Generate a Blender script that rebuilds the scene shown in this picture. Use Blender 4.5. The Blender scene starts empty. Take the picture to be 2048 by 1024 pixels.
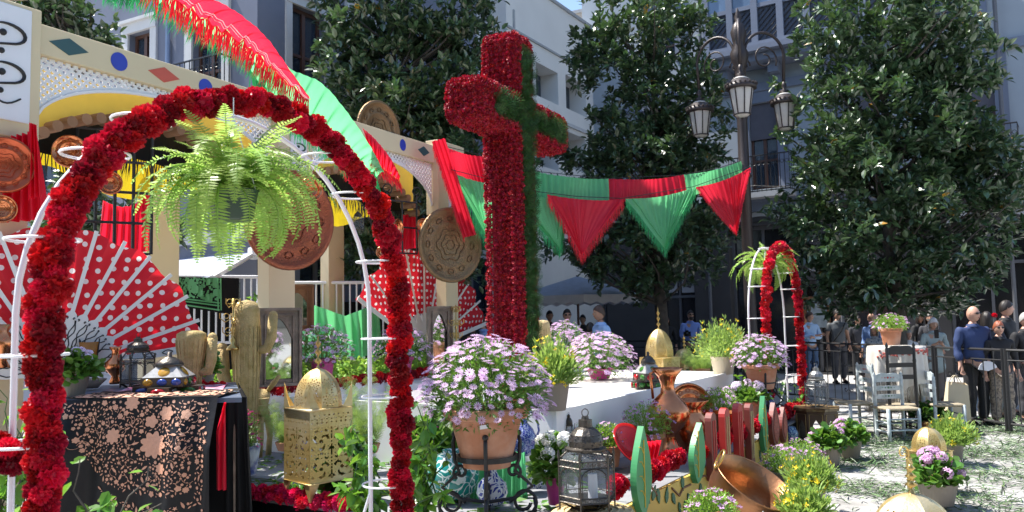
import bpy, math, random
import numpy as np
from mathutils import Vector, Matrix, Euler, noise
random.seed(7); rng = np.random.default_rng(11)
R = math.radians; PI = math.pi
scene = bpy.context.scene
COL = scene.collection

# ------------------------------------------------------------------ camera, sky, sun, exposure
FPX = 1620.0                      # focal length in pixels of a 2048 px wide picture
CAM = Vector((0, 0, 1.7)); TH = math.atan(124 / FPX); ROLL = 0.021
_f = Vector((0, math.cos(TH), math.sin(TH))); _u = Vector((0, -math.sin(TH), math.cos(TH))); _r = Vector((1, 0, 0))
CUP = _u * math.cos(ROLL) + _r * math.sin(ROLL); CRT = _r * math.cos(ROLL) - _u * math.sin(ROLL)
cd = bpy.data.cameras.new('camera'); cam = bpy.data.objects.new('camera', cd); COL.objects.link(cam)
cam.matrix_world = Matrix(((CRT.x, CUP.x, -_f.x, CAM.x), (CRT.y, CUP.y, -_f.y, CAM.y), (CRT.z, CUP.z, -_f.z, CAM.z), (0, 0, 0, 1)))
cd.sensor_width = 36; cd.lens = 36 * FPX / 2048; cd.clip_end = 400; cd.clip_start = .05
scene.camera = cam
cd.dof.use_dof = True; cd.dof.focus_distance = 6.8; cd.dof.aperture_fstop = 4.0
SUN_EL = R(61); SUN_DIR = Vector((-.93, .36, 0)).normalized()
sd = Vector((SUN_DIR.x * math.cos(SUN_EL), SUN_DIR.y * math.cos(SUN_EL), math.sin(SUN_EL)))
world = bpy.data.worlds.new('World'); scene.world = world; world.use_nodes = True
nt = world.node_tree; nt.nodes.clear()
sky = nt.nodes.new('ShaderNodeTexSky'); sky.sky_type = 'NISHITA'; sky.sun_disc = False
sky.sun_elevation = SUN_EL; sky.sun_rotation = math.atan2(SUN_DIR.x, SUN_DIR.y); sky.altitude = 700
bg = nt.nodes.new('ShaderNodeBackground'); bg.inputs[1].default_value = .125
wo = nt.nodes.new('ShaderNodeOutputWorld'); nt.links.new(sky.outputs[0], bg.inputs[0]); nt.links.new(bg.outputs[0], wo.inputs[0])
sl = bpy.data.lights.new('sun', 'SUN'); sl.energy = 5.0; sl.angle = R(.53); sl.color = (1, .955, .88)
so = bpy.data.objects.new('sun', sl); COL.objects.link(so); so.rotation_euler = sd.to_track_quat('Z', 'Y').to_euler(); so.location = sd * 60
scene.view_settings.view_transform = 'Standard'; scene.view_settings.look = 'None'
scene.view_settings.exposure = 1.2; scene.view_settings.gamma = 1; scene.view_settings.use_curve_mapping = False
scene.cycles.max_bounces = 8; scene.cycles.transparent_max_bounces = 12

# ------------------------------------------------------------------ picture -> place
def ray(px, py): return _f + CRT * ((px - 1024) / FPX) - CUP * ((py - 512) / FPX)
def P(px, py, d):
    r = ray(px, py); return CAM + r * (d / r.y)
def G(px, py, z=0.0):
    r = ray(px, py); return CAM + r * ((z - CAM.z) / r.z)
def onplane(px, py, A, n):
    r = ray(px, py); return CAM + r * ((Vector(A) - CAM).dot(n) / r.dot(n))
def pxm(n, d): return n * d / FPX

# ------------------------------------------------------------------ mesh builder
def V3(a): return Vector(a)
def rotz(a): return Matrix.Rotation(a, 4, 'Z')
def TR(loc=(0, 0, 0), rot=(0, 0, 0), s=1.0):
    sc = s if isinstance(s, (tuple, list)) else (s, s, s)
    return Matrix.LocRotScale(Vector(loc), Euler(rot), Vector(sc))
def frame(z, y=None):
    """rotation matrix (4x4) whose Z axis is z"""
    z = Vector(z).normalized(); y = Vector(y) if y is not None else (Vector((0, 0, 1)) if abs(z.z) < .95 else Vector((0, 1, 0)))
    x = y.cross(z).normalized(); y = z.cross(x)
    return Matrix(((x.x, y.x, z.x, 0), (x.y, y.y, z.y, 0), (x.z, y.z, z.z, 0), (0, 0, 0, 1)))
class MB:
    def __init__(s): s.v = []; s.g = []; s.n = 0; s.m = 0; s.X = None
    def add(s, V, F, mi=None):
        V = np.array([tuple(p) for p in V] if not isinstance(V, np.ndarray) else V, dtype=np.float64).reshape(-1, 3)
        if s.X is not None:
            M = np.array(s.X); V = V @ M[:3, :3].T + M[:3, 3]
        mi = s.m if mi is None else mi
        if isinstance(F, np.ndarray): s.g.append((F + s.n, mi))
        else:
            by = {}
            for f in F: by.setdefault(len(f), []).append(f)
            for k, fs in by.items(): s.g.append((np.array(fs, dtype=np.int64) + s.n, mi))
        s.v.append(V); s.n += len(V); return s
    def tpl(s): return (np.concatenate(s.v), s.g)
    def stamp(s, T, mats, mi=None):
        V, gs = T; A = np.array([np.array(m) for m in mats])
        if len(A) == 0: return s
        W = np.einsum('nij,vj->nvi', A[:, :3, :3], V) + A[:, None, :3, 3]
        if s.X is not None:
            M = np.array(s.X); W = W @ M[:3, :3].T + M[:3, 3]
        n = len(A); k = len(V); off = (np.arange(n) * k + s.n)
        for F, m in gs:
            s.g.append(((F[None] + off[:, None, None]).reshape(-1, F.shape[1]), m if mi is None else mi))
        s.v.append(W.reshape(-1, 3)); s.n += n * k; return s
    def box(s, c, d, M=None, mi=None):
        x, y, z = (q / 2 for q in d); c = Vector(c)
        V = [Vector((a * x, b * y, e * z)) for a in (-1, 1) for b in (-1, 1) for e in (-1, 1)]
        if M is not None: V = [M @ p for p in V]
        V = [p + c for p in V]
        return s.add(V, [(0, 1, 3, 2), (4, 6, 7, 5), (0, 4, 5, 1), (2, 3, 7, 6), (0, 2, 6, 4), (1, 5, 7, 3)], mi)
    def beam(s, a, b, w, h, up=(0, 0, 1), mi=None):
        a = Vector(a); b = Vector(b); z = (b - a); L = z.length; M = frame(z, up)
        return s.box((a + b) / 2, (w, h, L), M.to_3x3(), mi)
    def tube(s, pts, r, n=8, mi=None, cap=True, closed=False, flat=None):
        pts = [Vector(p) for p in pts]; m = len(pts)
        rs = r if isinstance(r, (list, tuple)) else [r] * m
        V = []; prev = None
        for i, p in enumerate(pts):
            if closed: t = pts[(i + 1) % m] - pts[i - 1]
            else: t = pts[min(i + 1, m - 1)] - pts[max(i - 1, 0)]
            if t.length < 1e-9: t = Vector((0, 0, 1))
            t.normalize()
            if prev is None:
                a = Vector((0, 0, 1)) if abs(t.z) < .9 else Vector((1, 0, 0)); x = a.cross(t).normalized()
            else:
                x = prev - t * prev.dot(t); x = x.normalized() if x.length > 1e-6 else prev
            prev = x; y = t.cross(x)
            for k in range(n):
                an = 2 * PI * k / n; V.append(p + (x * math.cos(an) + y * math.sin(an)) * rs[i])
        F = []
        for i in range(m if closed else m - 1):
            j = (i + 1) % m
            for k in range(n): F.append((i * n + k, i * n + (k + 1) % n, j * n + (k + 1) % n, j * n + k))
        if cap and not closed: F.append(tuple(range(n))[::-1]); F.append(tuple((m - 1) * n + k for k in range(n)))
        return s.add(V, F, mi)
    def lathe(s, prof, n=24, c=(0, 0, 0), M=None, mi=None, sx=1, lobes=0, la=0.0, a0=0.0, a1=2 * PI):
        full = abs(a1 - a0 - 2 * PI) < 1e-6; nn = n if full else n + 1; V = []
        for r, z in prof:
            for k in range(nn):
                a = a0 + (a1 - a0) * k / n; rr = r * (1 + (la * math.cos(lobes * a) if lobes else 0))
                V.append(Vector((rr * math.cos(a) * sx, rr * math.sin(a), z)))
        if M is not None: V = [M @ p for p in V]
        V = [p + Vector(c) for p in V]; F = []
        for i in range(len(prof) - 1):
            for k in range(n if full else n):
                k2 = (k + 1) % nn if full else k + 1
                F.append((i * nn + k, i * nn + k2, (i + 1) * nn + k2, (i + 1) * nn + k))
        return s.add(V, F, mi)
    def grid(s, fn, nu, nv, mask=None, mi=None):
        V = [fn(i / nu, j / nv) for j in range(nv + 1) for i in range(nu + 1)]
        F = [(j * (nu + 1) + i, j * (nu + 1) + i + 1, (j + 1) * (nu + 1) + i + 1, (j + 1) * (nu + 1) + i)
             for j in range(nv) for i in range(nu) if mask is None or mask((i + .5) / nu, (j + .5) / nv)]
        return s.add(V, F, mi)
    def prism(s, out, t, M=None, mi=None):
        """2D outline (x,z) extruded t along y (from 0 to t), through M"""
        n = len(out); V = [Vector((x, 0, z)) for x, z in out] + [Vector((x, t, z)) for x, z in out]
        if M is not None: V = [M @ p for p in V]
        F = [tuple(range(n)), tuple(range(2 * n - 1, n - 1, -1))] + [(i, i + n, (i + 1) % n + n, (i + 1) % n) for i in range(n)]
        return s.add(V, F, mi)
    def ball(s, c, r, n=12, m=8, mi=None, sz=(1, 1, 1)):
        V = []; 
        for j in range(m + 1):
            th = PI * j / m
            for k in range(n):
                a = 2 * PI * k / n; V.append(Vector(c) + Vector((math.sin(th) * math.cos(a) * r * sz[0], math.sin(th) * math.sin(a) * r * sz[1], math.cos(th) * r * sz[2])))
        F = [(j * n + k, (j + 1) * n + k, (j + 1) * n + (k + 1) % n, j * n + (k + 1) % n) for j in range(m) for k in range(n)]
        return s.add(V, F, mi)
    def mesh(s, name, mats, smooth=False):
        me = bpy.data.meshes.new(name); V = np.concatenate(s.v) if s.v else np.zeros((0, 3))
        me.vertices.add(len(V)); me.vertices.foreach_set('co', V.astype(np.float32).ravel())
        if s.g:
            lo = np.concatenate([F.ravel() for F, _ in s.g]); lt = np.concatenate([np.full(len(F), F.shape[1]) for F, _ in s.g])
            mi = np.concatenate([np.full(len(F), m) for F, m in s.g]); ls = np.concatenate([[0], np.cumsum(lt)[:-1]])
            me.loops.add(len(lo)); me.loops.foreach_set('vertex_index', lo.astype(np.int32))
            me.polygons.add(len(lt)); me.polygons.foreach_set('loop_start', ls.astype(np.int32)); me.polygons.foreach_set('loop_total', lt.astype(np.int32))
            me.polygons.foreach_set('material_index', mi.astype(np.int32))
            me.polygons.foreach_set('use_smooth', np.full(len(lt), smooth))
        for m in (mats if isinstance(mats, (list, tuple)) else [mats]): me.materials.append(m)
        me.update(calc_edges=True); return me
def link(name, me, parent=None, M=None):
    o = bpy.data.objects.new(name, me); COL.objects.link(o)
    if parent is not None: o.parent = parent
    if M is not None: o.matrix_local = M
    return o
def obj(name, mb, mat, parent=None, smooth=False, world=False, kind=None, M=None, label=None):
    """one mesh object; world=True: the geometry is in world coordinates and is brought into the parent's space"""
    me = mb.mesh(name, mat, smooth) if isinstance(mb, MB) else mb
    if world and parent is not None:
        inv = WM[parent.name].inverted(); me.transform(inv)
    o = link(name, me, parent, M)
    if kind: o['kind'] = kind
    if label: o['label'] = label
    return o
WM = {}
def thing(name, label, cat, loc=(0, 0, 0), rz=0.0, group=None):
    o = bpy.data.objects.new(name, None); COL.objects.link(o); o.empty_display_size = .1
    o.location = loc; o.rotation_euler = (0, 0, rz); o['label'] = label; o['category'] = cat
    if group: o['group'] = group
    WM[o.name] = Matrix.Translation(Vector(loc)) @ rotz(rz); return o
def tag(o, label, cat, group=None):
    o['label'] = label; o['category'] = cat
    if group: o['group'] = group
    return o
def struct(name, mb, mat, smooth=False):
    o = obj(name, mb, mat, None, smooth); o['kind'] = 'structure'; return o
KIDS = {}
def copy_thing(src, loc, rz, label, group=None, s=None):
    def rec(o, par):
        c = o.copy(); COL.objects.link(c)
        if par is not None: c.parent = par
        for ch in children_of(o): rec(ch, c)
        return c
    c = rec(src, None); c.location = loc; c.rotation_euler = (0, 0, rz); c['label'] = label
    if group: c['group'] = group
    if s: c.scale = (s, s, s)
    WM[c.name] = Matrix.Translation(Vector(loc)) @ rotz(rz); return c
def children_of(o):
    return [q for q in ALLOBJ() if q.parent == o]
_cache = {'n': -1, 'l': []}
def ALLOBJ():
    n = len(bpy.data.objects)
    if _cache['n'] != n: _cache['l'] = list(bpy.data.objects); _cache['n'] = n
    return _cache['l']

# ------------------------------------------------------------------ materials
def mat(name, col, rough=.6, metal=0.0, var=.12, scale=6.0, bump=0.0, bscale=40.0, hue=0.0, trans=0.0, spec=.5, island=0.0, inst=0.0, col2=None, c2s=3.0, c2t=.55, coat=0.0, tcol=None, aniso=None):
    m = bpy.data.materials.new(name); m.use_nodes = True; t = m.node_tree; N = t.nodes; L = t.links
    b = N['Principled BSDF']; out = N['Material Output']
    b.inputs['Roughness'].default_value = rough; b.inputs['Metallic'].default_value = metal
    b.inputs['Specular IOR Level'].default_value = spec; b.inputs['Coat Weight'].default_value = coat
    tc = N.new('ShaderNodeTexCoord'); cur = None
    rgb = N.new('ShaderNodeRGB'); rgb.outputs[0].default_value = (*col, 1); cur = rgb.outputs[0]
    if col2 is not None:
        nz = N.new('ShaderNodeTexNoise'); nz.inputs['Scale'].default_value = c2s; nz.inputs['Detail'].default_value = 5
        L.new(tc.outputs['Object'], nz.inputs['Vector'])
        rp = N.new('ShaderNodeValToRGB'); rp.color_ramp.elements[0].position = c2t - .12; rp.color_ramp.elements[1].position = c2t + .12
        L.new(nz.outputs['Fac'], rp.inputs['Fac'])
        mx = N.new('ShaderNodeMix'); mx.data_type = 'RGBA'; L.new(rp.outputs[0], mx.inputs['Factor']); L.new(cur, mx.inputs['A']); mx.inputs['B'].default_value = (*col2, 1); cur = mx.outputs['Result']
    hs = N.new('ShaderNodeHueSaturation'); L.new(cur, hs.inputs['Color'])
    nz = N.new('ShaderNodeTexNoise'); nz.inputs['Scale'].default_value = scale; nz.inputs['Detail'].default_value = 4; L.new(tc.outputs['Object'], nz.inputs['Vector'])
    mr = N.new('ShaderNodeMapRange'); mr.inputs['To Min'].default_value = 1 - var * 1.6; mr.inputs['To Max'].default_value = 1 + var * 1.6
    L.new(nz.outputs['Fac'], mr.inputs['Value']); val = mr.outputs[0]
    src = None
    if island or inst:
        if island: g = N.new('ShaderNodeNewGeometry'); src = g.outputs['Random Per Island']; amt = island
        else: g = N.new('ShaderNodeObjectInfo'); src = g.outputs['Random']; amt = inst
        m2 = N.new('ShaderNodeMapRange'); m2.inputs['To Min'].default_value = 1 - amt; m2.inputs['To Max'].default_value = 1 + amt; L.new(src, m2.inputs['Value'])
        mm = N.new('ShaderNodeMath'); mm.operation = 'MULTIPLY'; L.new(val, mm.inputs[0]); L.new(m2.outputs[0], mm.inputs[1]); val = mm.outputs[0]
        if hue:
            wn = N.new('ShaderNodeMath'); wn.operation = 'FRACT'; w2 = N.new('ShaderNodeMath'); w2.operation = 'MULTIPLY'; w2.inputs[1].default_value = 17.31
            L.new(src, w2.inputs[0]); L.new(w2.outputs[0], wn.inputs[0])
            m3 = N.new('ShaderNodeMapRange'); m3.inputs['To Min'].default_value = .5 - hue; m3.inputs['To Max'].default_value = .5 + hue; L.new(wn.outputs[0], m3.inputs['Value']); L.new(m3.outputs[0], hs.inputs['Hue'])
    L.new(val, hs.inputs['Value']); L.new(hs.outputs[0], b.inputs['Base Color'])
    if bump:
        n2 = N.new('ShaderNodeTexNoise'); n2.inputs['Scale'].default_value = bscale; n2.inputs['Detail'].default_value = 6; L.new(tc.outputs['Object'], n2.inputs['Vector'])
        bp = N.new('ShaderNodeBump'); bp.inputs['Strength'].default_value = bump; bp.inputs['Distance'].default_value = .02; L.new(n2.outputs['Fac'], bp.inputs['Height']); L.new(bp.outputs[0], b.inputs['Normal'])
    if trans:
        tr = N.new('ShaderNodeBsdfTranslucent'); ms = N.new('ShaderNodeMixShader'); ms.inputs[0].default_value = trans
        if tcol: 
            mx = N.new('ShaderNodeMix'); mx.data_type = 'RGBA'; mx.inputs['Factor'].default_value = .6; L.new(hs.outputs[0], mx.inputs['A']); mx.inputs['B'].default_value = (*tcol, 1); L.new(mx.outputs['Result'], tr.inputs[0])
        else: L.new(hs.outputs[0], tr.inputs[0])
        L.new(b.outputs[0], ms.inputs[1]); L.new(tr.outputs[0], ms.inputs[2]); L.new(ms.outputs[0], out.inputs[0])
    return m
def glassmat(name, col, rough=.05, fac=.75, mixcol=(.02, .02, .025)):
    """pane: part clear, part glossy"""
    m = bpy.data.materials.new(name); m.use_nodes = True; t = m.node_tree; N = t.nodes; L = t.links
    b = N['Principled BSDF']; out = N['Material Output']; b.inputs['Base Color'].default_value = (*mixcol, 1); b.inputs['Roughness'].default_value = rough
    tr = N.new('ShaderNodeBsdfTransparent'); tr.inputs[0].default_value = (*col, 1)
    ms = N.new('ShaderNodeMixShader'); ms.inputs[0].default_value = fac; L.new(b.outputs[0], ms.inputs[1]); L.new(tr.outputs[0], ms.inputs[2]); L.new(ms.outputs[0], out.inputs[0])
    return m
M = {}
M['terracotta'] = mat('terracotta', (.46, .19, .10), .75, col2=(.55, .30, .20), c2s=5, bump=.15)
M['pot_grey'] = mat('pot_grey', (.23, .195, .16), .5, var=.05)
M['pot_magenta'] = mat('pot_magenta', (.42, .035, .19), .35, var=.05)
M['pot_cream'] = mat('pot_cream', (.62, .54, .42), .5, var=.05)
M['soil'] = mat('soil', (.035, .022, .015), .95, bump=.6)
M['leaf_magnolia'] = mat('leaf_magnolia', (.060, .110, .050), .33, var=.1, island=.55, hue=.03, trans=.13, spec=1.0, coat=.35, tcol=(.12, .25, .03))
M['leaf_mid'] = mat('leaf_mid', (.09, .21, .035), .4, island=.35, hue=.02, trans=.3, tcol=(.25, .45, .04))
M['leaf_bright'] = mat('leaf_bright', (.19, .36, .045), .4, island=.35, hue=.02, trans=.35, tcol=(.4, .6, .08))
M['leaf_dark'] = mat('leaf_dark', (.045, .12, .03), .3, island=.35, hue=.02, trans=.25, tcol=(.15, .3, .03))
M['leaf_ivy'] = mat('leaf_ivy', (.085, .22, .03), .3, inst=.4, hue=.025, trans=.35, tcol=(.3, .55, .04))
M['leaf_fern'] = mat('leaf_fern', (.29, .46, .085), .4, inst=.38, hue=.02, trans=.45, tcol=(.6, .8, .2))
M['leaf_fern2'] = mat('leaf_fern2', (.23, .35, .10), .5, island=.3, hue=.02, trans=.4, tcol=(.5, .7, .12))
M['cross_green'] = mat('cross_green', (.035, .10, .018), .5, island=.7, hue=.02, trans=.2)
M['bark'] = mat('bark', (.10, .085, .07), .9, col2=(.05, .045, .04), c2s=8, bump=.6)
M['white_tube'] = mat('white_tube', (.78, .79, .82), .35, var=.03)
M['white_paint'] = mat('white_paint', (.78, .78, .78), .4, var=.03)
M['carnation'] = mat('carnation', (.50, .006, .022), .55, inst=.55, hue=.006, trans=.22, var=.2, scale=30)
M['carnation_i'] = mat('carnation_i', (.34, .003, .018), .6, island=.4, hue=.01, trans=.18)
M['pink_carn'] = mat('pink_carn', (.70, .015, .09), .55, inst=.3, hue=.015, trans=.2)
M['black_iron'] = mat('black_iron', (.014, .014, .016), .45, var=.1, bump=.1)
M['black_cloth'] = mat('black_cloth', (.006, .006, .007), .8, var=.1, spec=.2)
M['stone'] = mat('stone', (.39, .38, .37), .75, col2=(.23, .22, .205), c2s=1.6, inst=.12, bump=.15)
M['joint'] = mat('joint', (.09, .085, .08), .9)
M['stage_top'] = mat('stage_top', (.23, .235, .25), .85, col2=(.20, .20, .22), c2s=2)
M['gold'] = mat('gold', (.62, .45, .17), .42, metal=.75, var=.1, col2=(.72, .62, .40), c2s=3, bump=.15, bscale=60)
M['brass'] = mat('brass', (.60, .42, .14), .3, metal=.9, col2=(.35, .22, .08))
M['copper'] = mat('copper', (.72, .27, .12), .22, metal=1.0, col2=(.42, .15, .07), c2s=4, bump=.1, bscale=25)
M['copper_dull'] = mat('copper_dull', (.24, .15, .08), .45, metal=.85, col2=(.26, .16, .08), c2s=5, bump=.5, bscale=55)
M['copper_red'] = mat('copper_red', (.50, .11, .05), .3, metal=.85, var=.2, bump=.15)
M['old_metal'] = mat('old_metal', (.085, .075, .065), .38, metal=.8, var=.25, bump=.3)
M['esparto'] = mat('esparto', (.52, .38, .17), .85, col2=(.38, .28, .10), c2s=12, bump=.8, bscale=70)
M['straw'] = mat('straw', (.52, .40, .20), .8, var=.25, bump=.5)
M['wood_old'] = mat('wood_old', (.15, .12, .095), .7, col2=(.24, .19, .15), c2s=9, bump=.4)
M['wood_brown'] = mat('wood_brown', (.22, .10, .045), .6, col2=(.15, .07, .03), c2s=9, bump=.3)
M['beige'] = mat('beige', (.66, .55, .36), .65, var=.04, scale=2, bump=.05)
M['sign_white'] = mat('sign_white', (.74, .75, .80), .5, var=.02)
M['ink'] = mat('ink', (.012, .012, .014), .5)
M['mustard'] = mat('mustard', (.62, .44, .055), .6, var=.08)
M['yellow_cloth'] = mat('yellow_cloth', (.80, .60, .02), .6, trans=.35)
M['tile_brown'] = mat('tile_brown', (.24, .13, .07), .7, inst=.2)
M['red_cloth'] = mat('red_cloth', (.80, .014, .05), .42, var=.08, trans=.5, tcol=(.95, .03, .07))
M['green_cloth'] = mat('green_cloth', (.17, .60, .28), .42, var=.08, trans=.5, tcol=(.2, .85, .35))
M['red_fringe'] = mat('red_fringe', (.74, .012, .03), .45, island=.3, trans=.35)
M['green_fringe'] = mat('green_fringe', (.04, .40, .13), .45, island=.3, trans=.35)
M['blk_fringe'] = mat('blk_fringe', (.02, .02, .02), .5)
M['red_paint'] = mat('red_paint', (.46, .035, .03), .35, var=.1)
M['maroon'] = mat('maroon', (.20, .045, .035), .4, var=.2)
M['green_paint'] = mat('green_paint', (.06, .30, .12), .4, var=.1)
M['dgreen_paint'] = mat('dgreen_paint', (.05, .15, .075), .45, var=.15)
M['panel_yellow'] = mat('panel_yellow', (.68, .47, .10), .5, var=.06)
M['blue_paint'] = mat('blue_paint', (.02, .045, .40), .4)
M['teal_paint'] = mat('teal_paint', (.03, .085, .09), .45)
M['red_orange'] = mat('red_orange', (.55, .09, .05), .45)
M['rail_black'] = mat('rail_black', (.018, .018, .02), .4)
# ------------------------------------------------------------------ ground
b = MB(); b.box((0, 60, -.16), (400, 400, .2)); struct('ground', b, M['joint'])
slab = MB(); slab.box((0, 0, -.028), (.786, .486, .056)); slab_me = slab.mesh('paving_slab', M['stone'])
bv = []
for j in range(-2, 34):
    for i in range(-2, 16):
        a = R(-32.3); lx = (i + (.5 if j % 2 else 0)) * .80; ly = j * .50
        x = lx * math.cos(a) - ly * math.sin(a) - 0.5; y = lx * math.sin(a) + ly * math.cos(a) + 5.0
        px = 1024 + x / max(y, .1) * FPX
        if 4.5 < y < 15 and 1180 < px < 2110: bv.append((y, x, y, a))
bv.sort(); far = MB()
pav = thing('paving', 'pale grey stone paving slabs of the square, joints between them', 'paving', (0, 0, 0)); pav['kind'] = 'structure'; del pav['category']
for k, (_, x, y, a) in enumerate(bv):
    z = random.uniform(-.002, .002)
    if k < 295:
        link('paving_slab', slab_me, pav, TR((x, y, z), (random.uniform(-.002, .002), random.uniform(-.002, .002), a)))
    else: far.X = TR((x, y, z), (0, 0, a)); far.box((0, 0, -.028), (.786, .486, .056))
if far.v: far.X = None; o = obj('paving_slabs_beyond', far, M['stone'], pav); o['kind'] = 'stuff'
# paving beyond the slabs: a sheet with the same stone
m = mat('stone_far', (.40, .39, .38), .8, col2=(.29, .285, .28), c2s=.8)
b = MB(); b.add([(-60, -8, -.025), (60, -8, -.025), (60, 90, -.025), (-60, 90, -.025)], [(0, 1, 2, 3)]); struct('square_pavement', b, m)

# ------------------------------------------------------------------ walls with real openings
def wall_plane(ax, ad, bx, bd):
    A = P(ax, 600, ad); B = P(bx, 600, bd); A = Vector((A.x, A.y, 0)); B = Vector((B.x, B.y, 0))
    u = (B - A).normalized(); n = Vector((u.y, -u.x, 0)); return A, B, u, n
def sz(W, px, py):
    A, B, u, n = W; p = onplane(px, py, A, n); return (p - A).dot(u), p.z
def rect(W, x0, y0, x1, y1):
    """opening from a pixel box: (s0, s1, z0, z1) in the wall's plane; top/bottom at the centre column"""
    xm = (x0 + x1) / 2; s0 = sz(W, x0, (y0 + y1) / 2)[0]; s1 = sz(W, x1, (y0 + y1) / 2)[0]
    return (s0, s1, sz(W, xm, y1)[1], sz(W, xm, y0)[1])
def wallbox(mb, W, s0, s1, z0, z1, d0, d1):
    """box on wall: d = distance out of the wall towards the square"""
    A, B, u, n = W; c = A + u * ((s0 + s1) / 2) + n * ((d0 + d1) / 2) + Vector((0, 0, (z0 + z1) / 2))
    Mx = Matrix(((u.x, n.x, 0), (u.y, n.y, 0), (0, 0, 1))); mb.box(c, (abs(s1 - s0), abs(d1 - d0), abs(z1 - z0)), Mx)
def wall_mb(W, L0, L1, z1, holes, th=.4, z0=0):
    mb = MB(); xs = sorted(set([L0, L1] + [h[0] for h in holes] + [h[1] for h in holes])); xs = [x for x in xs if L0 <= x <= L1]
    for a, c in zip(xs[:-1], xs[1:]):
        m = (a + c) / 2; hs = sorted([(h[2], h[3]) for h in holes if h[0] < m < h[1]]); z = z0
        for q0, q1 in hs:
            if q0 > z + .001: wallbox(mb, W, a, c, z, q0, -th, 0)
            z = max(z, q1)
        if z < z1: wallbox(mb, W, a, c, z, z1, -th, 0)
    return mb
glass_dark = mat('window_glass', (.03, .045, .07), .08, var=.3, scale=1.5, spec=.9)
curtain_m = mat('curtain', (.35, .38, .40), .8, var=.2, scale=4)
room_dark = mat('room_dark', (.012, .012, .014), .8)
def window(par, W, h, frame_m, cols=2, rows=2, surround=None, blind=None, curtain=True, sw=.16, name='window'):
    s0, s1, z0, z1 = h; f = MB(); t = .07
    wallbox(f, W, s0, s0 + t, z0, z1, -.22, -.14); wallbox(f, W, s1 - t, s1, z0, z1, -.22, -.14)
    wallbox(f, W, s0 + t, s1 - t, z1 - t, z1, -.22, -.14); wallbox(f, W, s0 + t, s1 - t, z0, z0 + t, -.22, -.14)
    for i in range(1, cols): q = s0 + (s1 - s0) * i / cols; wallbox(f, W, q - .045, q + .045, z0 + t, z1 - t, -.21, -.13)
    for j in range(1, rows):
        q = z0 + (z1 - z0) * (1 - (1 - j / rows) ** 1.0)
        wallbox(f, W, s0 + t, s1 - t, q - .03, q + .03, -.215, -.145)
    w = obj(name, f, frame_m, par, world=True)
    g = MB(); wallbox(g, W, s0 + .02, s1 - .02, z0 + .02, z1 - .02, -.19, -.18); obj('pane', g, glassmat2, w if False else par, world=True)
    if curtain:
        c = MB(); A, B, u, n = W
        for (a, e) in ((s0 + .08, s0 + (s1 - s0) * .36), (s1 - (s1 - s0) * .36, s1 - .08)):
            c.grid(lambda x, y: A + u * (a + (e - a) * x) + n * (-.30 + .02 * math.sin(x * 30)) + Vector((0, 0, z0 + .1 + (z1 - z0 - .2) * y)), 24, 1)
        obj('curtain', c, curtain_m, par, world=True)
    k = MB(); wallbox(k, W, s0, s1, z0, z1, -.42, -.40); obj('window_back', k, room_dark, par, world=True)
    if surround:
        q = MB(); wallbox(q, W, s0 - sw, s0 - .002, z0, z1, -.1, .05); wallbox(q, W, s1 + .002, s1 + sw, z0, z1, -.1, .05)
        wallbox(q, W, s0 - sw, s1 + sw, z1 + .002, z1 + sw * 1.1, -.1, .07); wallbox(q, W, s0 - sw - .05, s1 + sw + .05, z1 + sw * 1.1 + .002, z1 + sw * 1.1 + .07, 0.001, .13)
        obj('surround', q, surround, par, world=True)
    if blind:
        q = MB(); wallbox(q, W, s0 + .01, s1 - .01, z1 - (z1 - z0) * blind[0], z1 - .01, -.12, -.06); obj('roller_blind', q, blind[1], par, world=True)
def railing(par, W, s0, s1, z0, h, out, m, step=.13, name='balcony_railing', diamond=False):
    A, B, u, n = W; q = MB()
    def pt(s, d, z): return A + u * s + n * d + Vector((0, 0, z))
    for z in (z0 + .04, z0 + h): q.tube([pt(s0, 0, z), pt(s0, out, z), pt(s1, out, z), pt(s1, 0, z)], .02, 5)
    k = int((s1 - s0) / step)
    for i in range(k + 1):
        s = s0 + (s1 - s0) * i / k; q.tube([pt(s, out, z0), pt(s, out, z0 + h)], .011, 4)
        if i < k: sm = s + (s1 - s0) / k / 2; q.tube([pt(sm + .05 * math.cos(t), out, z0 + h * .78 + .05 * math.sin(t)) for t in np.linspace(0, 2 * PI, 9)], .008, 4)
    for s in (s0, s1):
        for d in (out * .33, out * .66): q.tube([pt(s, d, z0), pt(s, d, z0 + h)], .011, 4)
    obj(name, q, m, par, world=True)
    sl = MB(); wallbox(sl, W, s0 - .05, s1 + .05, z0 - .14, z0, .002, out + .05); obj('balcony_slab', sl, stone_trim, par, world=True)
stone_trim = mat('stone_trim', (.40, .41, .42), .8, var=.1, bump=.1)
glassmat2 = glassmat('pane_glass', (.75, .8, .85), .04, .45, (.05, .07, .10))
white_trim = mat('white_trim', (.60, .60, .60), .7, var=.06)
frame_brown = mat('frame_brown', (.10, .045, .03), .5)
frame_grey = mat('frame_grey', (.12, .125, .14), .5)

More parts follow.
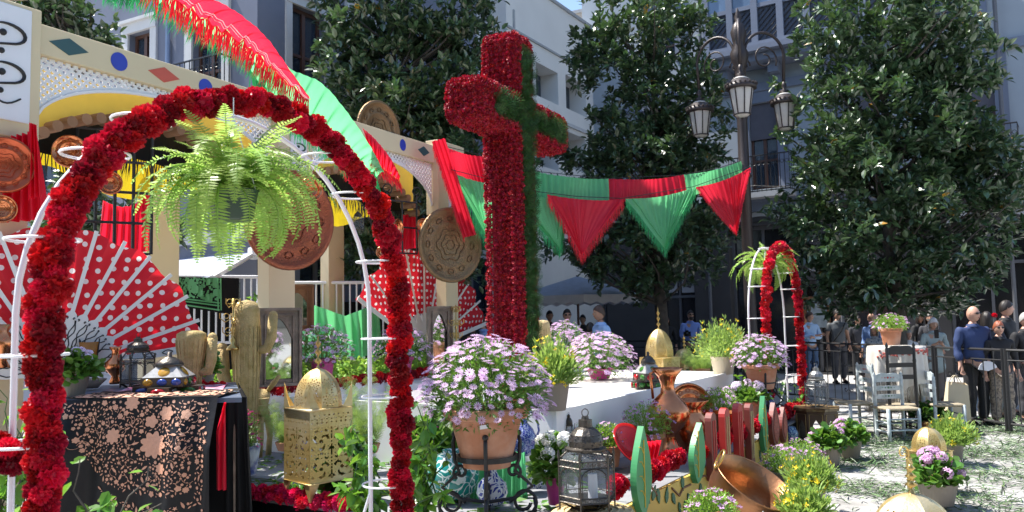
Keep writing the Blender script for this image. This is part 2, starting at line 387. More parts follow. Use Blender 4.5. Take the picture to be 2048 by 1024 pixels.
# --- blue-grey building, two faces meeting at a corner
wall_blue = mat('wall_blue', (.16, .18, .24), .85, var=.12, scale=1.2, bump=.08)
WB = wall_plane(513, 15.4, 1012, 22.6)
bl = thing('blue_grey_building', 'tall blue-grey rendered building with white framed windows behind the decorated frame', 'building', (*P(513, 600, 15.6).xy, 0))
h3 = rect(WB, 582, 20, 648, 300); h4 = rect(WB, 700, 30, 745, 300); h5 = rect(WB, 960, 20, 1002, 240)
gl = [rect(WB, 600, 470, 680, 760), rect(WB, 760, 480, 860, 760), rect(WB, 920, 480, 985, 760)]
LB = (WB[1] - WB[0]).length
hs = [h3, h4, h5] + gl
for h in hs[:3]: h_ = h
obj('wall', wall_mb(WB, .02, LB, 15.5, hs), wall_blue, bl, world=True)
for h in (h3, h4, h5):
    window(bl, WB, h, frame_brown, 2, 3, white_trim); railing(bl, WB, h[0] - .2, h[1] + .2, h[2], .95, .35, M['black_iron'])
for h in gl: window(bl, WB, h, frame_grey, 2, 2, None, curtain=False)
# face A : left of the corner, turning away to the left
A0 = P(-420, 600, 25.0); C0 = P(513, 600, 15.4); A0 = Vector((A0.x, A0.y, 0)); C0 = Vector((C0.x, C0.y, 0))
uA = (C0 - A0).normalized(); WA = (A0, C0, uA, Vector((uA.y, -uA.x, 0))); LA = (C0 - A0).length
w1 = rect(WA, 258, 64, 302, 250); w2 = rect(WA, 386, 30, 446, 250)
gA = [rect(WA, 240, 560, 330, 800), rect(WA, 345, 560, 480, 800), rect(WA, 60, 300, 200, 700)]
obj('wall', wall_mb(WA, 0, LA, 15.5, [w1, w2] + gA), wall_blue, bl, world=True)
window(bl, WA, w1, frame_brown, 2, 3, white_trim, sw=.2); window(bl, WA, w2, frame_brown, 2, 4, white_trim, sw=.22)
railing(bl, WA, w2[0] - .25, w2[1] + .3, w2[2] + .3, .95, .35, M['black_iron'])
for h in gA: window(bl, WA, h, frame_grey, 2, 2, None, curtain=False)
q = MB(); s_, z_ = sz(WA, 341, 100); q.tube([WA[0] + uA * s_ + WA[3] * .07, WA[0] + uA * s_ + WA[3] * .07 + Vector((0, 0, 15.4))], .05, 8)
obj('drainpipe', q, mat('pipe_blue', (.20, .27, .42), .4), bl, world=True)
q = MB(); zc = sz(WA, 420, 488)[1]; wallbox(q, WA, 1, LA + .05, zc, zc + .22, .002, .16); wallbox(q, WB, .25, LB, zc, zc + .22, .002, .16); obj('string_course', q, stone_trim, bl, world=True)
q = MB(); wallbox(q, WA, 0, LA, 15.5, 15.9, -.4, .3); wallbox(q, WB, .0, LB, 15.5, 15.9, -.4, .3); obj('cornice', q, white_trim, bl, world=True)
# lettering board with blue neon-like letters "NAU"
sb = thing('shop_sign', 'dark shop fascia with thin blue letters NAU above the grey awning', 'sign', (*P(475, 450, 15.9).xy, 0))
r_ = rect(WA, 380, 430, 503, 480); q = MB(); wallbox(q, WA, *r_, .002, .08); obj('board', q, mat('fascia_dark', (.05, .055, .08), .4), sb, world=True)
q = MB()
def stroke(W, pts, d, r=.012):
    q.tube([onplane(x, y, W[0], W[3]) + W[3] * d for x, y in pts], r, 5)
for pts in ([(480, 466), (480, 450), (486, 464), (486, 450)], [(488, 465), (491, 450), (495, 463)], [(497, 450), (497, 462), (501, 462), (501, 449)]): stroke(WA, pts, .1)
obj('lettering', q, mat('neon_blue', (.15, .30, .65), .4), sb, world=True)
# awning
aw = thing('awning', 'grey-blue fabric awning pulled out over the shop front behind the railing', 'awning', (*P(420, 500, 15.5).xy, 0))
a0, a1 = P(300, 512, 15.6), P(504, 503, 15.3); c0, c1 = P(322, 560, 13.6), P(412, 556, 13.4)
a0 = P(290, 520, 17.2); q = MB(); q.grid(lambda x, y: a0.lerp(a1, x).lerp(P(240, 562, 14.9).lerp(c1, x), y) + Vector((0, 0, -.05 * math.sin(y * PI))), 12, 6)
obj('fabric', q, mat('awning_fabric', (.24, .27, .36), .7, var=.05), aw, world=True, smooth=True)
q = MB(); q.tube([P(506, 508, 15.2), P(425, 556, 13.5)], .05, 8); q.tube([P(508, 498, 15.25), P(508, 515, 15.2)], .12, 8); obj('arm', q, M['white_tube'], aw, world=True)

# --- pale modern building behind the cross
wall_pale = mat('wall_pale', (.80, .78, .74), .8, var=.06, scale=1.0, bump=.05)
WP = wall_plane(1024, 21.5, 1235, 27.5)
pb = thing('pale_stone_building', 'modern pale stone building with deep square windows behind the cross', 'building', (*P(1024, 600, 21.5).xy, 0))
LP = (WP[1] - WP[0]).length
hp = [rect(WP, 1072, 135, 1116, 200), rect(WP, 1132, 160, 1172, 225), rect(WP, 1072, 255, 1116, 335), rect(WP, 1132, 270, 1172, 340)]
obj('wall', wall_mb(WP, 0, LP, 11.2, hp, th=.7), wall_pale, pb, world=True)
for h in hp:
    k = MB(); wallbox(k, WP, h[0], h[1], h[2], h[3], -.68, -.6); obj('pane', k, glass_dark, pb, world=True)
    k = MB(); m_ = (h[0] + h[1]) / 2; wallbox(k, WP, m_ - .04, m_ + .04, h[2], h[3], -.598, -.52); obj('mullion', k, mat('bronze', (.2, .15, .08), .4) if 'bronze' not in M else M['bronze'], pb, world=True)
q = MB(); wallbox(q, WP, 0, LP, 9.6, 9.66, .002, .05); wallbox(q, WP, .35, .42, 8.4, 10.2, .002, .04); wallbox(q, WP, 0, LP, 11.2, 11.3, -.7, .06); obj('ledge', q, stone_trim, pb, world=True)
q = MB(); zz = sz(WP, 1100, 232)[1]; wallbox(q, WP, 0, LP, zz - .1, zz, .002, .08); obj('ledge', q, white_trim, pb, world=True)
wp2 = thing('roof_block', 'brownish stair block standing on the roof of the pale building', 'building', (*P(1170, 600, 30).xy, 0))
W2 = wall_plane(1120, 30, 1225, 29); q = MB(); wallbox(q, W2, 0, 2.1, 8, 13.0, -3, 0); obj('wall', q, mat('wall_pale2', (.60, .52, .42), .8), wp2, world=True)
q = MB(); wallbox(q, W2, -.05, 2.15, 13.0, 13.12, -3, .06); obj('coping', q, stone_trim, wp2, world=True)

# --- long pale blue facade on the far side of the square
wall_gb = mat('wall_gb', (.33, .375, .42), .85, var=.09, scale=1.0, bump=.06)
WR = wall_plane(1180, 26.4, 2300, 18.4); LR = (WR[1] - WR[0]).length
rb = thing('pale_blue_building', 'long pale blue building with a glazed bay window, balconies and dark shop fronts', 'building', (*P(1600, 600, 22).xy, 0))
up = [rect(WR, 1290, 20, 1350, 130), rect(WR, 1296, 200, 1350, 380), rect(WR, 1500, 205, 1556, 378), rect(WR, 1690, 150, 1760, 370), rect(WR, 1905, 140, 1992, 330), rect(WR, 1820, -60, 1945, 60)]
shops = [rect(WR, 1190, 560, 1215, 720), rect(WR, 1318, 540, 1392, 760), rect(WR, 1462, 450, 1592, 770), rect(WR, 1606, 560, 1668, 770), rect(WR, 1678, 560, 1820, 770), rect(WR, 1900, 440, 2075, 770), rect(WR, 2120, 440, 2220, 770)]
shops = [(a, b_, 0.02 if True else 0, d) for a, b_, c, d in shops]
grd_z = sz(WR, 1600, 405)[1]
obj('wall', wall_mb(WR, 0, LR, 16.5, up, z0=grd_z), wall_gb, rb, world=True)
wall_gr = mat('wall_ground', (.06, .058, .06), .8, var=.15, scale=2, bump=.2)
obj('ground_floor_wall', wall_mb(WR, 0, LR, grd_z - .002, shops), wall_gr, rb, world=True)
blind_m = mat('blind', (.10, .095, .115), .7)
for k, h in enumerate(up):
    window(rb, WR, h, frame_brown if k != 5 else frame_grey, 2, 3, mat('trim_blue', (.22, .26, .36), .7) if k == 0 else TB, blind=(.42, blind_m) if k in (2, 4, 3) else None, sw=.3) if k else None
    if k == 0:
        TB = mat('trim_blue', (.17, .20, .27), .7, var=.06); window(rb, WR, h, frame_brown, 2, 3, TB, sw=.25)
bal = sz(WR, 1545, 388)[1]
for h in up[1:5]:
    railing(rb, WR, h[0] - .45, h[1] + .45, bal + (0 if h is not up[4] else 0), 1.05, .6, M['black_iron'])
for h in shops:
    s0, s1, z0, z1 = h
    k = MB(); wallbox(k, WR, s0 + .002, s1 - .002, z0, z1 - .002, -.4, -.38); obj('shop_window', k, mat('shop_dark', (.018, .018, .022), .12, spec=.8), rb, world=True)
    k = MB(); n_ = max(2, int((s1 - s0) / .9))
    for i in range(n_ + 1):
        q_ = s0 + .04 + (s1 - s0 - .08) * i / n_; wallbox(k, WR, q_ - .035, q_ + .035, z0, z1 - .1, -.378, -.30)
    wallbox(k, WR, s0, s1, z1 - .1, z1 - .004, -.378, -.28); wallbox(k, WR, s0, s1, z0 + (z1 - z0) * .72, z0 + (z1 - z0) * .72 + .08, -.377, -.27)
    obj('shop_frame', k, frame_grey, rb, world=True)
    a = MB(); a.grid(lambda x, y: WR[0] + WR[2] * (s0 + (s1 - s0) * x) + WR[3] * .012 + Vector((0, 0, z1 + .28 * math.sin(PI * x) * (1 - 0) - .02 + y * .13)), 14, 1); obj('arch_moulding', a, stone_trim, rb, world=True)
# string courses and the glazed bay
q = MB(); wallbox(q, WR, 0, LR, grd_z - .15, grd_z + .12, .002, .14); wallbox(q, WR, 0, LR, grd_z + .122, grd_z + .2, .002, .22)
z2 = sz(WR, 1990, 95)[1]; wallbox(q, WR, 0, LR, z2 - .1, z2 + .15, .002, .12); obj('string_course', q, TB, rb, world=True)
b0 = rect(WR, 1425, -140, 1800, 80); s0, s1, zb, zt = b0; zb = sz(WR, 1545, 100)[1]; zt = zb + 4.6
bay = MB(); wallbox(bay, WR, s0 - .1, s1 + .1, zb - .28, zb - .12, .002, 1.15); wallbox(bay, WR, s0, s1, zb - .118, zb, .002, 1.05); wallbox(bay, WR, s0 + .1, s1 - .1, zb - .5, zb - .282, .002, .9)
wallbox(bay, WR, s0, s1, zb + .98, zb + 1.1, .9, 1.0)
nb = 7
for i in range(nb + 1):
    q_ = s0 + .09 + (s1 - s0 - .18) * i / nb; wallbox(bay, WR, q_ - .09, q_ + .09, zb + .002, zt, .86, 1.02)
wallbox(bay, WR, s0, s1, zt + .002, zt + .4, .002, 1.1); wallbox(bay, WR, s0, s1, zb + 3.3, zb + 3.42, .9, 1.0)
for s in (s0, s1 - .1): wallbox(bay, WR, s, s + .1, zb + .002, zb + .98, .002, .86)
bay_o = obj('bay_window', bay, TB, rb, world=True)
for i in range(nb):
    a_ = s0 + .18 + (s1 - s0 - .18) * i / nb; e_ = a_ + (s1 - s0 - .18) / nb - .18
    k = MB(); wallbox(k, WR, a_, e_, zb + 1.1, zt, .93, .95); o = obj('pane', k, mat('bay_glass', (.16, .24, .36), .06, var=.5, scale=.8, spec=.9) if i == 0 else BG, bay_o, world=False)
    if i == 0: BG = o.data.materials[0]
    o.data.transform(WM[rb.name].inverted())
    k = MB(); wallbox(k, WR, a_, e_, zb + .05, zb + .98, .9, .91)
    k2 = MB()
    for t in np.arange(-1, 2, .17):
        for sg in (-1, 1):
            p_, q2 = [], []
            for z in (0, .85):
                p_.append((a_ + t + (z if sg > 0 else .85 - z), zb + .08 + z))
            (x0, y0), (x1, y1) = p_
            if x1 > e_: y1 = y0 + (y1 - y0) * (e_ - x0) / (x1 - x0); x1 = e_
            if x0 < a_: y0 = y0 + (y1 - y0) * (a_ - x0) / (x1 - x0); x0 = a_
            if x0 > e_ or x1 < a_: continue
            f = lambda x, z: WR[0] + WR[2] * x + WR[3] * .93 + Vector((0, 0, z)); k2.tube([f(x0, y0), f(x1, y1)], .012, 4)
            if sg > 0: pass
    o = obj('grille_backing', k, mat('bay_dark', (.05, .06, .09), .5), bay_o); o.data.transform(WM[rb.name].inverted())
    if k2.v: o = obj('grille', k2, M['black_iron'], bay_o); o.data.transform(WM[rb.name].inverted())
k = MB(); wallbox(k, WR, 0, LR, 16.5, 17.0, -.4, .5); obj('cornice', k, TB, rb, world=True)
for k_, sx_ in enumerate((sz(WR, 1672, 300)[0], sz(WR, 1415, 300)[0], sz(WR, 2010, 300)[0])):
    A, B, u, n = WR; k = MB(); k.tube([A + u * sx_ + n * .26 + Vector((0, 0, 0))] + [A + u * sx_ + n * .26 + Vector((0, 0, z)) for z in (3, 8, 16.4)], .05, 8); obj('drainpipe', k, frame_grey, rb, world=True)
k = MB()
for j_, zz_ in enumerate((grd_z - .35, grd_z + .62)): k.tube([A + u * (LR * q) + n * .05 + Vector((0, 0, zz_ - .12 * abs(math.sin(q * 22 + j_)))) for q in np.linspace(.02, .98, 90)], .012, 4)
obj('wall_cables', k, M['black_iron'], rb, world=True)
# brackets under the bay
for i in range(4):
    q_ = s0 + .4 + (s1 - s0 - .8) * i / 3; k = MB(); wallbox(k, WR, q_ - .12, q_ + .12, zb - 1.1, zb - .502, .002, .3); wallbox(k, WR, q_ - .14, q_ + .14, zb - .8, zb - .504, .302, .6); obj('bracket', k, TB, rb, world=True)
# posters in the shop window, menu board
pc = [mat('poster_white', (.42, .42, .44), .6), mat('poster_dark', (.05, .05, .06), .6)]
for (x0, y0, x1, y1, lab) in ((1325, 546, 1348, 586, 'white shop poster with a faint dark photograph, beside the trunk'), (1357, 546, 1382, 585, 'white shop poster with a tilted dark photograph on the dark door')):
    h = rect(WR, x0, y0, x1, y1); p = thing('poster', lab, 'poster', WR[0] + WR[2] * h[0] + Vector((0, 0, h[2])), group='posters on the dark shop door')
    q = MB(); wallbox(q, WR, *h, -.26, -.25); obj('sheet', q, pc[0], p, world=True)
    q = MB(); A, B, u, n = WR; cx, cz = (h[0] + h[1]) / 2, (h[2] + h[3]) / 2; w = (h[1] - h[0]) * .36; hh = w * .8
    q.add([A + u * (cx + a * w * 1.0 + b_ * .06) + n * -.246 + Vector((0, 0, cz + b_ * hh - a * .05)) for a, b_ in ((-1, -1), (1, -1), (1, 1), (-1, 1))], [(0, 1, 2, 3)]); obj('print', q, pc[1], p, world=True)
h = rect(WR, 1615, 600, 1655, 655); p = thing('menu_board', 'pale notice board on the dark wall beside the man with folded arms', 'notice board', WR[0] + WR[2] * h[0])
q = MB(); wallbox(q, WR, *h, .02, .06); obj('sheet', q, mat('menu_pale', (.30, .36, .40), .3, var=.3, scale=10), p, world=True)
q = MB(); wallbox(q, WR, h[0] - .08, h[1] + .08, h[3] + .01, h[3] + .1, .02, .08); wallbox(q, WR, h[0] - .08, h[0] - .01, h[2] - .1, h[3], .02, .08); wallbox(q, WR, h[1] + .01, h[1] + .08, h[2] - .1, h[3], .02, .08); obj('frame', q, M['wood_brown'], p, world=True)

# ------------------------------------------------------------------ trees
lf = MB(); w = .24
lf.add([(0, 0, 0), (-w, .30, .05), (-w * .9, .65, .03), (0, 1, -.10), (w * .9, .65, .03), (w, .30, .05), (0, .5, -.03)],
       [(0, 6, 1), (1, 6, 2), (2, 6, 3), (3, 6, 4), (4, 6, 5), (5, 6, 0)])
LEAF = lf.tpl()
lf = MB(); lf.add([(0, 0, 0), (-.22, .45, .05), (0, 1, -.05), (.22, .45, .05)], [(0, 2, 1), (0, 3, 2)]); LEAF2 = lf.tpl()
def rot_to(y, roll=0):
    """4x4 rotation taking +Y to direction y"""
    y = Vector(y).normalized(); a = Vector((0, 0, 1)) if abs(y.z) < .97 else Vector((1, 0, 0))
    x = y.cross(a).normalized(); z = x.cross(y)
    Mx = Matrix(((x.x, y.x, z.x, 0), (x.y, y.y, z.y, 0), (x.z, y.z, z.z, 0), (0, 0, 0, 1)))
    return Mx @ Matrix.Rotation(roll, 4, 'Y')
def rdir(up=0.0):
    v = Vector(rng.normal(size=3)); v.normalize(); v.z += up; return v.normalized()
def magnolia(label, tx, base_d, blobs, dr, ncl, trunk_r, leaf=.17, nl=13, seed=0, lean=0):
    """blobs: pixel ellipses (px, py, rx, ry); dr: half depth in metres; clusters of stiff leaves round twig ends"""
    random.seed(seed); base = P(tx, 600, base_d); base.z = 0
    t = thing('magnolia_tree', label, 'tree', base, 0, 'magnolia trees round the square')
    bl = []
    for (x, y, rx, ry) in blobs:
        c = P(x, y, base_d); bl.append((c, pxm(rx, base_d), pxm(ry, base_d), min(dr, pxm(max(rx, ry) * .95, base_d))))
    tot = sum(a * b_ * c for _, a, b_, c in bl); ends = []
    for c, a, b_, dd in bl:
        for _ in range(int(ncl * a * b_ * dd / tot) + 3):
            v = rdir(); r_ = random.random() ** .34 * (1.0 + .30 * math.sin(5 * v.x + x) * math.sin(6 * v.z + y)); e_ = c + Vector((v.x * a * r_, v.y * dd * r_, v.z * b_ * r_))
            if noise.noise(e_ * 1.15 + Vector((seed * 7, 0, 0))) > -.17: ends.append(e_)
    top = max(e.z for e in ends); tr = MB()
    axis = [base + Vector((lean * k / 8 * .5 + .06 * math.sin(k * 1.3), 0.05 * math.cos(k), top * .92 * k / 8)) for k in range(9)]
    tr.tube(axis, [trunk_r * (1 - .85 * k / 8) for k in range(9)], 10)
    obj('trunk', tr, M['bark'], t, smooth=True, world=True)
    lm = MB()
    for e in random.sample(ends, min(len(ends), 110)):
        z = max(1.9, e.z - (e.xy - base.xy).length * .55 - .3); k = min(7.9, z / (top * .92) * 8); i = int(k); a = axis[i].lerp(axis[min(8, i + 1)], k - i)
        mid = a.lerp(e, .5) + Vector((random.uniform(-.15, .15), random.uniform(-.15, .15), -.12)); lm.tube([a, mid, e], [.035, .02, .007], 5)
    obj('limbs', lm, M['bark'], t, world=True)
    mats = []
    for e in ends:
        ax = (e - Vector((base.x, base.y, e.z * .6 + .5))).normalized(); ax = (ax + rdir() * .55).normalized()
        for k in range(nl):
            d = (rdir() + ax * .75 + Vector((0, 0, -.05))).normalized(); p = e + d * .03 + rdir() * .07 - ax * random.uniform(0, .12)
            s = leaf * random.uniform(.7, 1.25); mats.append(Matrix.Translation(p) @ rot_to(d, random.uniform(-.7, .7)) @ Matrix.Scale(s, 4))
    cr = MB(); cr.stamp(LEAF, mats); o = obj('crown', cr, M['leaf_magnolia'], t, world=True, kind='stuff')
    # a few yellowing leaves and buds
    yl = MB(); yl.stamp(LEAF, [m_ @ Matrix.Scale(1.05, 4) for m_ in random.sample(mats, max(6, len(mats) // 160))]); obj('yellow_leaves', yl, YEL, t, world=True, kind='stuff')
    return t
YEL = mat('leaf_yellow', (.50, .26, .03), .4, island=.3, trans=.3)
magnolia('magnolia tree in deep shade between the blue-grey building and the cross', 790, 15.5,
         [(800, 60, 120, 120), (720, 120, 90, 130), (880, 150, 120, 130), (800, 260, 150, 110), (930, 270, 90, 110), (700, 20, 80, 60), (930, 30, 90, 80), (760, 400, 140, 90), (900, 410, 110, 90), (660, 480, 90, 80), (780, 520, 120, 60), (900, 540, 100, 60)], 1.9, 1850, .165, nl=15, seed=1)
magnolia('magnolia tree with bright glinting leaves above the hanging shawls', 1318, 17.5,
         [(1290, 60, 130, 90), (1210, 130, 90, 70), (1380, 60, 60, 60), (1320, 200, 130, 110), (1160, 120, 40, 30), (1290, 320, 150, 110), (1390, 260, 70, 120), (1200, 330, 80, 60), (1180, 470, 100, 70), (1310, 480, 150, 80), (1130, 300, 50, 50), (1400, 470, 60, 110), (1150, 400, 70, 60), (1265, 560, 110, 40)], 1.9, 1900, .165, nl=15, seed=2)
magnolia('broad magnolia tree behind the table and white chairs, tallest of the square', 1788, 15.5,
         [(1790, 60, 180, 110), (1700, 160, 130, 110), (1860, 130, 120, 100), (1780, 260, 190, 120), (1650, 300, 90, 130), (1900, 300, 120, 110), (1750, 420, 190, 110), (1900, 430, 140, 110), (1640, 470, 80, 90), (1985, 330, 80, 90), (2010, 400, 60, 80), (1800, 540, 170, 80), (1700, 590, 90, 50), (1900, 560, 100, 70), (1600, 20, 40, 20), (1950, 200, 90, 80), (1600, 230, 45, 60), (1585, 420, 30, 50), (2040, 300, 50, 70)], 2.3, 2750, .18, nl=15, seed=3)
magnolia('magnolia tree behind the lattice frame near the sun-lit awning', 140, 13.2,
         [(140, 40, 90, 80), (60, 20, 70, 60), (200, 80, 40, 50), (180, 380, 60, 90), (120, 480, 100, 60), (330, 470, 50, 60), (235, 470, 70, 60)], 1.3, 300, .15, seed=4)
# ------------------------------------------------------------------ directions of the display
U = Vector((.535, .845, 0)); VV = Vector((-.845, .535, 0))          # along and across the platform
def pl(o, s, t, z): return Vector((o[0], o[1], 0)) + U * s + VV * t + Vector((0, 0, z))
C0 = (.19, 5.17)                                                    # near corner of the platform
# platform
st = thing('platform', 'low black sided platform with grey top carrying the pots, lanterns and the white basin', 'platform', (C0[0], C0[1], 0))
b = MB()
for s0, s1, t0, t1 in ((0, 7.35, 0, 8.5),):
    c = pl(C0, (s0 + s1) / 2, (t0 + t1) / 2, .14); b.box(c, (s1 - s0, t1 - t0, .28), Matrix(((U.x, VV.x, 0), (U.y, VV.y, 0), (0, 0, 1))))
obj('skirt', b, M['black_cloth'], st, world=True)
MUV = Matrix(((U.x, VV.x, 0), (U.y, VV.y, 0), (0, 0, 1)))
bd = MB(); bd.box((0, 0, 0), (1.21, .60, .02)); bme = bd.mesh('deck_panel', M['stage_top'])
for i in range(6):
    for j in range(14):
        c = pl(C0, .61 + i * 1.222, .305 + j * .606, .292 + random.uniform(-.001, .001)) - Vector((C0[0], C0[1], 0))
        link('deck_panel', bme, st, Matrix.Translation(c) @ MUV.to_4x4())
# painted front panel
pf = thing('painted_panel', 'yellow painted front panel with green vine leaves, red fingers and pomegranates along the platform edge', 'panel', (1.31, 6.94, 0))
pn = Vector((U.y, -U.x, 0)); PA = Vector((1.31, 6.94, 0))
WPN = (PA, PA + U, U, pn)
b = MB(); wallbox(b, WPN, -1.9, 3.65, .03, .31, .03, .055); obj('board', b, M['panel_yellow'], pf, world=True)
def leafout(L, w, n=9, jag=0):
    r_ = []
    for i in range(n + 1): t = i / n; r_.append((w * math.sin(PI * t ** .8) * (1 + (jag if i % 2 else -jag)), L * t))
    l_ = [(-x, z) for x, z in r_[::-1]][1:-1]
    return r_ + l_
def onpanel(mb, out, s, z, rot, d0, t, sc=1.0):
    A, B, u, n = WPN; ca, sa = math.cos(rot), math.sin(rot)
    o2 = [((x * ca + y * sa) * sc, (-x * sa + y * ca) * sc) for x, y in out]
    c = A + u * s + Vector((0, 0, z)); n_ = len(o2)
    V = [c + u * x + Vector((0, 0, y)) + n * d0 for x, y in o2] + [c + u * x + Vector((0, 0, y)) + n * (d0 + t) for x, y in o2]
    mb.add(V, [tuple(range(n_)), tuple(range(2 * n_ - 1, n_ - 1, -1))] + [(i, i + n_, (i + 1) % n_ + n_, (i + 1) % n_) for i in range(n_)])
pan = lambda px, py: sz(WPN, px, py)
# applied vine leaves
for (px, py, L, rot) in ((1300, 975, .13, 2.9), (1318, 1005, .13, .3), (1330, 985, .12, 2.6), (1350, 950, .13, 3.0), (1362, 985, .11, 2.8), (1372, 965, .16, .4), (1388, 965, .14, 3.3), (1402, 930, .13, 2.7), (1412, 955, .13, .35), (1290, 1000, .13, .6), (1425, 925, .12, 2.9),
                         (1344, 1003, .10, 2.9), (1356, 1000, .10, 3.1), (1470, 880, .12, .2), (1482, 905, .12, 2.9), (1494, 890, .11, .3), (1508, 900, .12, 2.9), (1520, 875, .12, .3), (1528, 895, .13, 2.7), (1462, 905, .11, 2.9), (1250, 1010, .16, 1.0), (1275, 985, .13, 2.4)):
    s, z = pan(px, py); b = MB(); onpanel(b, leafout(L, L * .26, 8, .12), s, z, rot, .058, .008); obj('vine_leaf', b, M['dgreen_paint'], pf, world=True)
for pts in ([(1265, 1020), (1272, 985), (1288, 972), (1300, 990)], [(1330, 975), (1345, 990), (1352, 975), (1368, 968)], [(1384, 955), (1398, 950), (1410, 965)], [(1505, 880), (1512, 868), (1522, 872), (1530, 885)], [(1470, 870), (1478, 885), (1486, 898)]):
    b = MB(); A, B, u, n = WPN; b.tube([A + u * pan(x, y)[0] + n * .06 + Vector((0, 0, pan(x, y)[1])) for x, y in pts], .010, 5); obj('vine_stem', b, M['wood_brown'], pf, world=True)
# upright cut-outs
def cut(px, py0, py1, wpx, m, name, shape='round', lean=0, d0=.062, label=None, tk=.05):
    s, z0 = pan(px, py1); z1 = pan(px, py0)[1]; h = z1 - z0; w = wpx
    if shape == 'round': out = [(-w, 0), (w, 0)] + [(w * math.cos(a), h - w + w * math.sin(a)) for a in np.linspace(0, PI, 9)]
    elif shape == 'leaf': out = leafout(h, w, 22, .0)
    elif shape == 'drop': out = [(w * math.sin(a) * (1 if z_ < .6 else 1), h * z_) for a, z_ in zip(np.linspace(0, PI, 14), np.linspace(0, 1, 14) ** 1.1)]; out = out + [(-x, z_) for x, z_ in out[::-1]][1:-1]
    b = MB(); onpanel(b, out, s, z0, lean, d0, tk); o = obj(name, b, m, pf, world=True, label=label)
    return s, z0, h
for k, (px, y0, y1, w, m) in enumerate(((1406, 822, 958, .075, M['maroon']), (1434, 813, 950, .08, M['red_paint']), (1461, 804, 935, .08, M['red_paint']), (1484, 804, 930, .065, M['maroon']))):
    s, z0, h = cut(px, y0, y1, w, m, 'finger_cutout', tk=.06)
    b = MB(); A, B, u, n = WPN
    for dx in (-.035, .035): b.tube([A + u * (s + dx * .8) + n * .123 + Vector((0, 0, z0 + .08 + h * .75 * q)) for q in np.linspace(0, 1, 5)], .009, 5)
    obj('finger_line', b, M['straw'] if k % 2 else M['red_paint'], pf, world=True)
for (px, y0, y1, w, ln) in ((1262, 850, 1030, .145, .05), (1372, 842, 965, .15, .28), (1512, 790, 905, .10, .05)):
    s, z0, h = cut(px, y0, y1, w, M['green_paint'], 'cactus_leaf_cutout', 'leaf', ln)
    b = MB(); A, B, u, n = WPN
    for k in range(4):
        zz = z0 + h * (.22 + .16 * k); b.tube([A + u * (s + .01) + n * .114 + Vector((0, 0, zz)), A + u * (s - .03) + n * .114 + Vector((0, 0, zz + .05)), A + u * (s - .07) + n * .113 + Vector((0, 0, zz + .055))], .004, 4)
    b.tube([A + u * (s + .01 + ln * .1 * q) + n * .114 + Vector((0, 0, z0 + h * (.1 + .75 * q))) for q in np.linspace(0, 1, 6)], .006, 4)
    obj('leaf_vein', b, M['mustard'], pf, world=True)
for (px, y0, y1, w) in ((1534, 803, 898, .16), (1552, 812, 885, .13)):
    s, z0, h = cut(px, y0, y1, w, M['maroon'], 'pomegranate_cutout', 'drop')
    b = MB(); onpanel(b, leafout(h * .7, w * .62, 10), s, z0 + h * .14, 0, .1125, .006); obj('pomegranate_seeds', b, mat('seeds', (.42, .10, .06), .5, var=.5, scale=45, bump=.8, bscale=70) if 'seeds' not in bpy.data.materials else bpy.data.materials['seeds'], pf, world=True)

# white basin
BK = (.352, 7.04); BL = 4.95; BW = 4.0
bs = thing('white_basin', 'large white low walled basin cover with a pale deck, in the middle of the platform', 'basin', (BK[0], BK[1], .3))
def uvbox(mb, o, s0, s1, t0, t1, z0, z1): mb.box(pl(o, (s0 + s1) / 2, (t0 + t1) / 2, (z0 + z1) / 2), (abs(s1 - s0), abs(t1 - t0), abs(z1 - z0)), MUV)
wb = mat('basin_white', (.84, .84, .84), .38, var=.04, scale=3, bump=.06, bscale=5)
for (s0, s1, t0, t1) in ((0, BL, 0, .04), (.042, BL - .042, BW - .04, BW), (0, .04, .042, BW), (BL - .04, BL, .042, BW)):
    b = MB(); uvbox(b, BK, s0, s1, t0, t1, .304, .90); obj('side_wall', b, wb, bs, world=True)
b = MB(); uvbox(b, BK, .05, 2.34, .05, BW - .05, .45, .47); obj('basin_floor', b, wb, bs, world=True)
b = MB(); uvbox(b, BK, 2.34, BL - .05, .05, BW - .05, .80, .868); obj('deck', b, mat('deck_cream', (.72, .69, .62), .6, var=.05, scale=2), bs, world=True)
b = MB(); uvbox(b, BK, 2.30, 2.335, .05, BW - .05, .47, .865); obj('riser', b, wb, bs, world=True)
b = MB(); uvbox(b, BK, .05, 1.9, 1.35, 1.39, .47, .9); uvbox(b, BK, 1.1, 2.29, 2.5, 2.54, .47, .9); obj('partition', b, wb, bs, world=True)

# ------------------------------------------------------------------ carnation templates
def carnation(npet, segs, seed):
    rr = random.Random(seed); m = MB()
    for i in range(npet):
        z = 1 - (i + .5) / npet * 1.65; ph = i * 2.39996; r_ = math.sqrt(max(0, 1 - z * z)); d = Vector((r_ * math.cos(ph), r_ * math.sin(ph), z))
        Q = rot_to(d, rr.uniform(0, 6.28)); V = [Vector((0, .15, 0))]; wd = .46
        for k in range(segs + 1):
            x = -wd + 2 * wd * k / segs; V.append(Vector((x, .92 - .25 * (x / wd) ** 2 + rr.uniform(-.06, .1), (.10 if k % 2 else -.10) + rr.uniform(-.04, .04))))
            V.append(Vector((x * .55, .55, (.03 if k % 2 else -.03))))
        F = []
        for k in range(segs):
            F.append((1 + 2 * k, 3 + 2 * k, 4 + 2 * k, 2 + 2 * k)); F.append((0, 2 + 2 * k, 4 + 2 * k))
        m.add([Q @ v for v in V], F)
    m.ball((0, 0, 0), .5, 6, 4)
    return m.tpl()
CARN = [carnation(34, 5, 1), carnation(30, 5, 2)]; CARN_LO = carnation(11, 2, 3)
def meshof(T, name, mats, smooth=False):
    m = MB(); m.stamp(T, [Matrix.Identity(4)]); return m.mesh(name, mats, smooth)
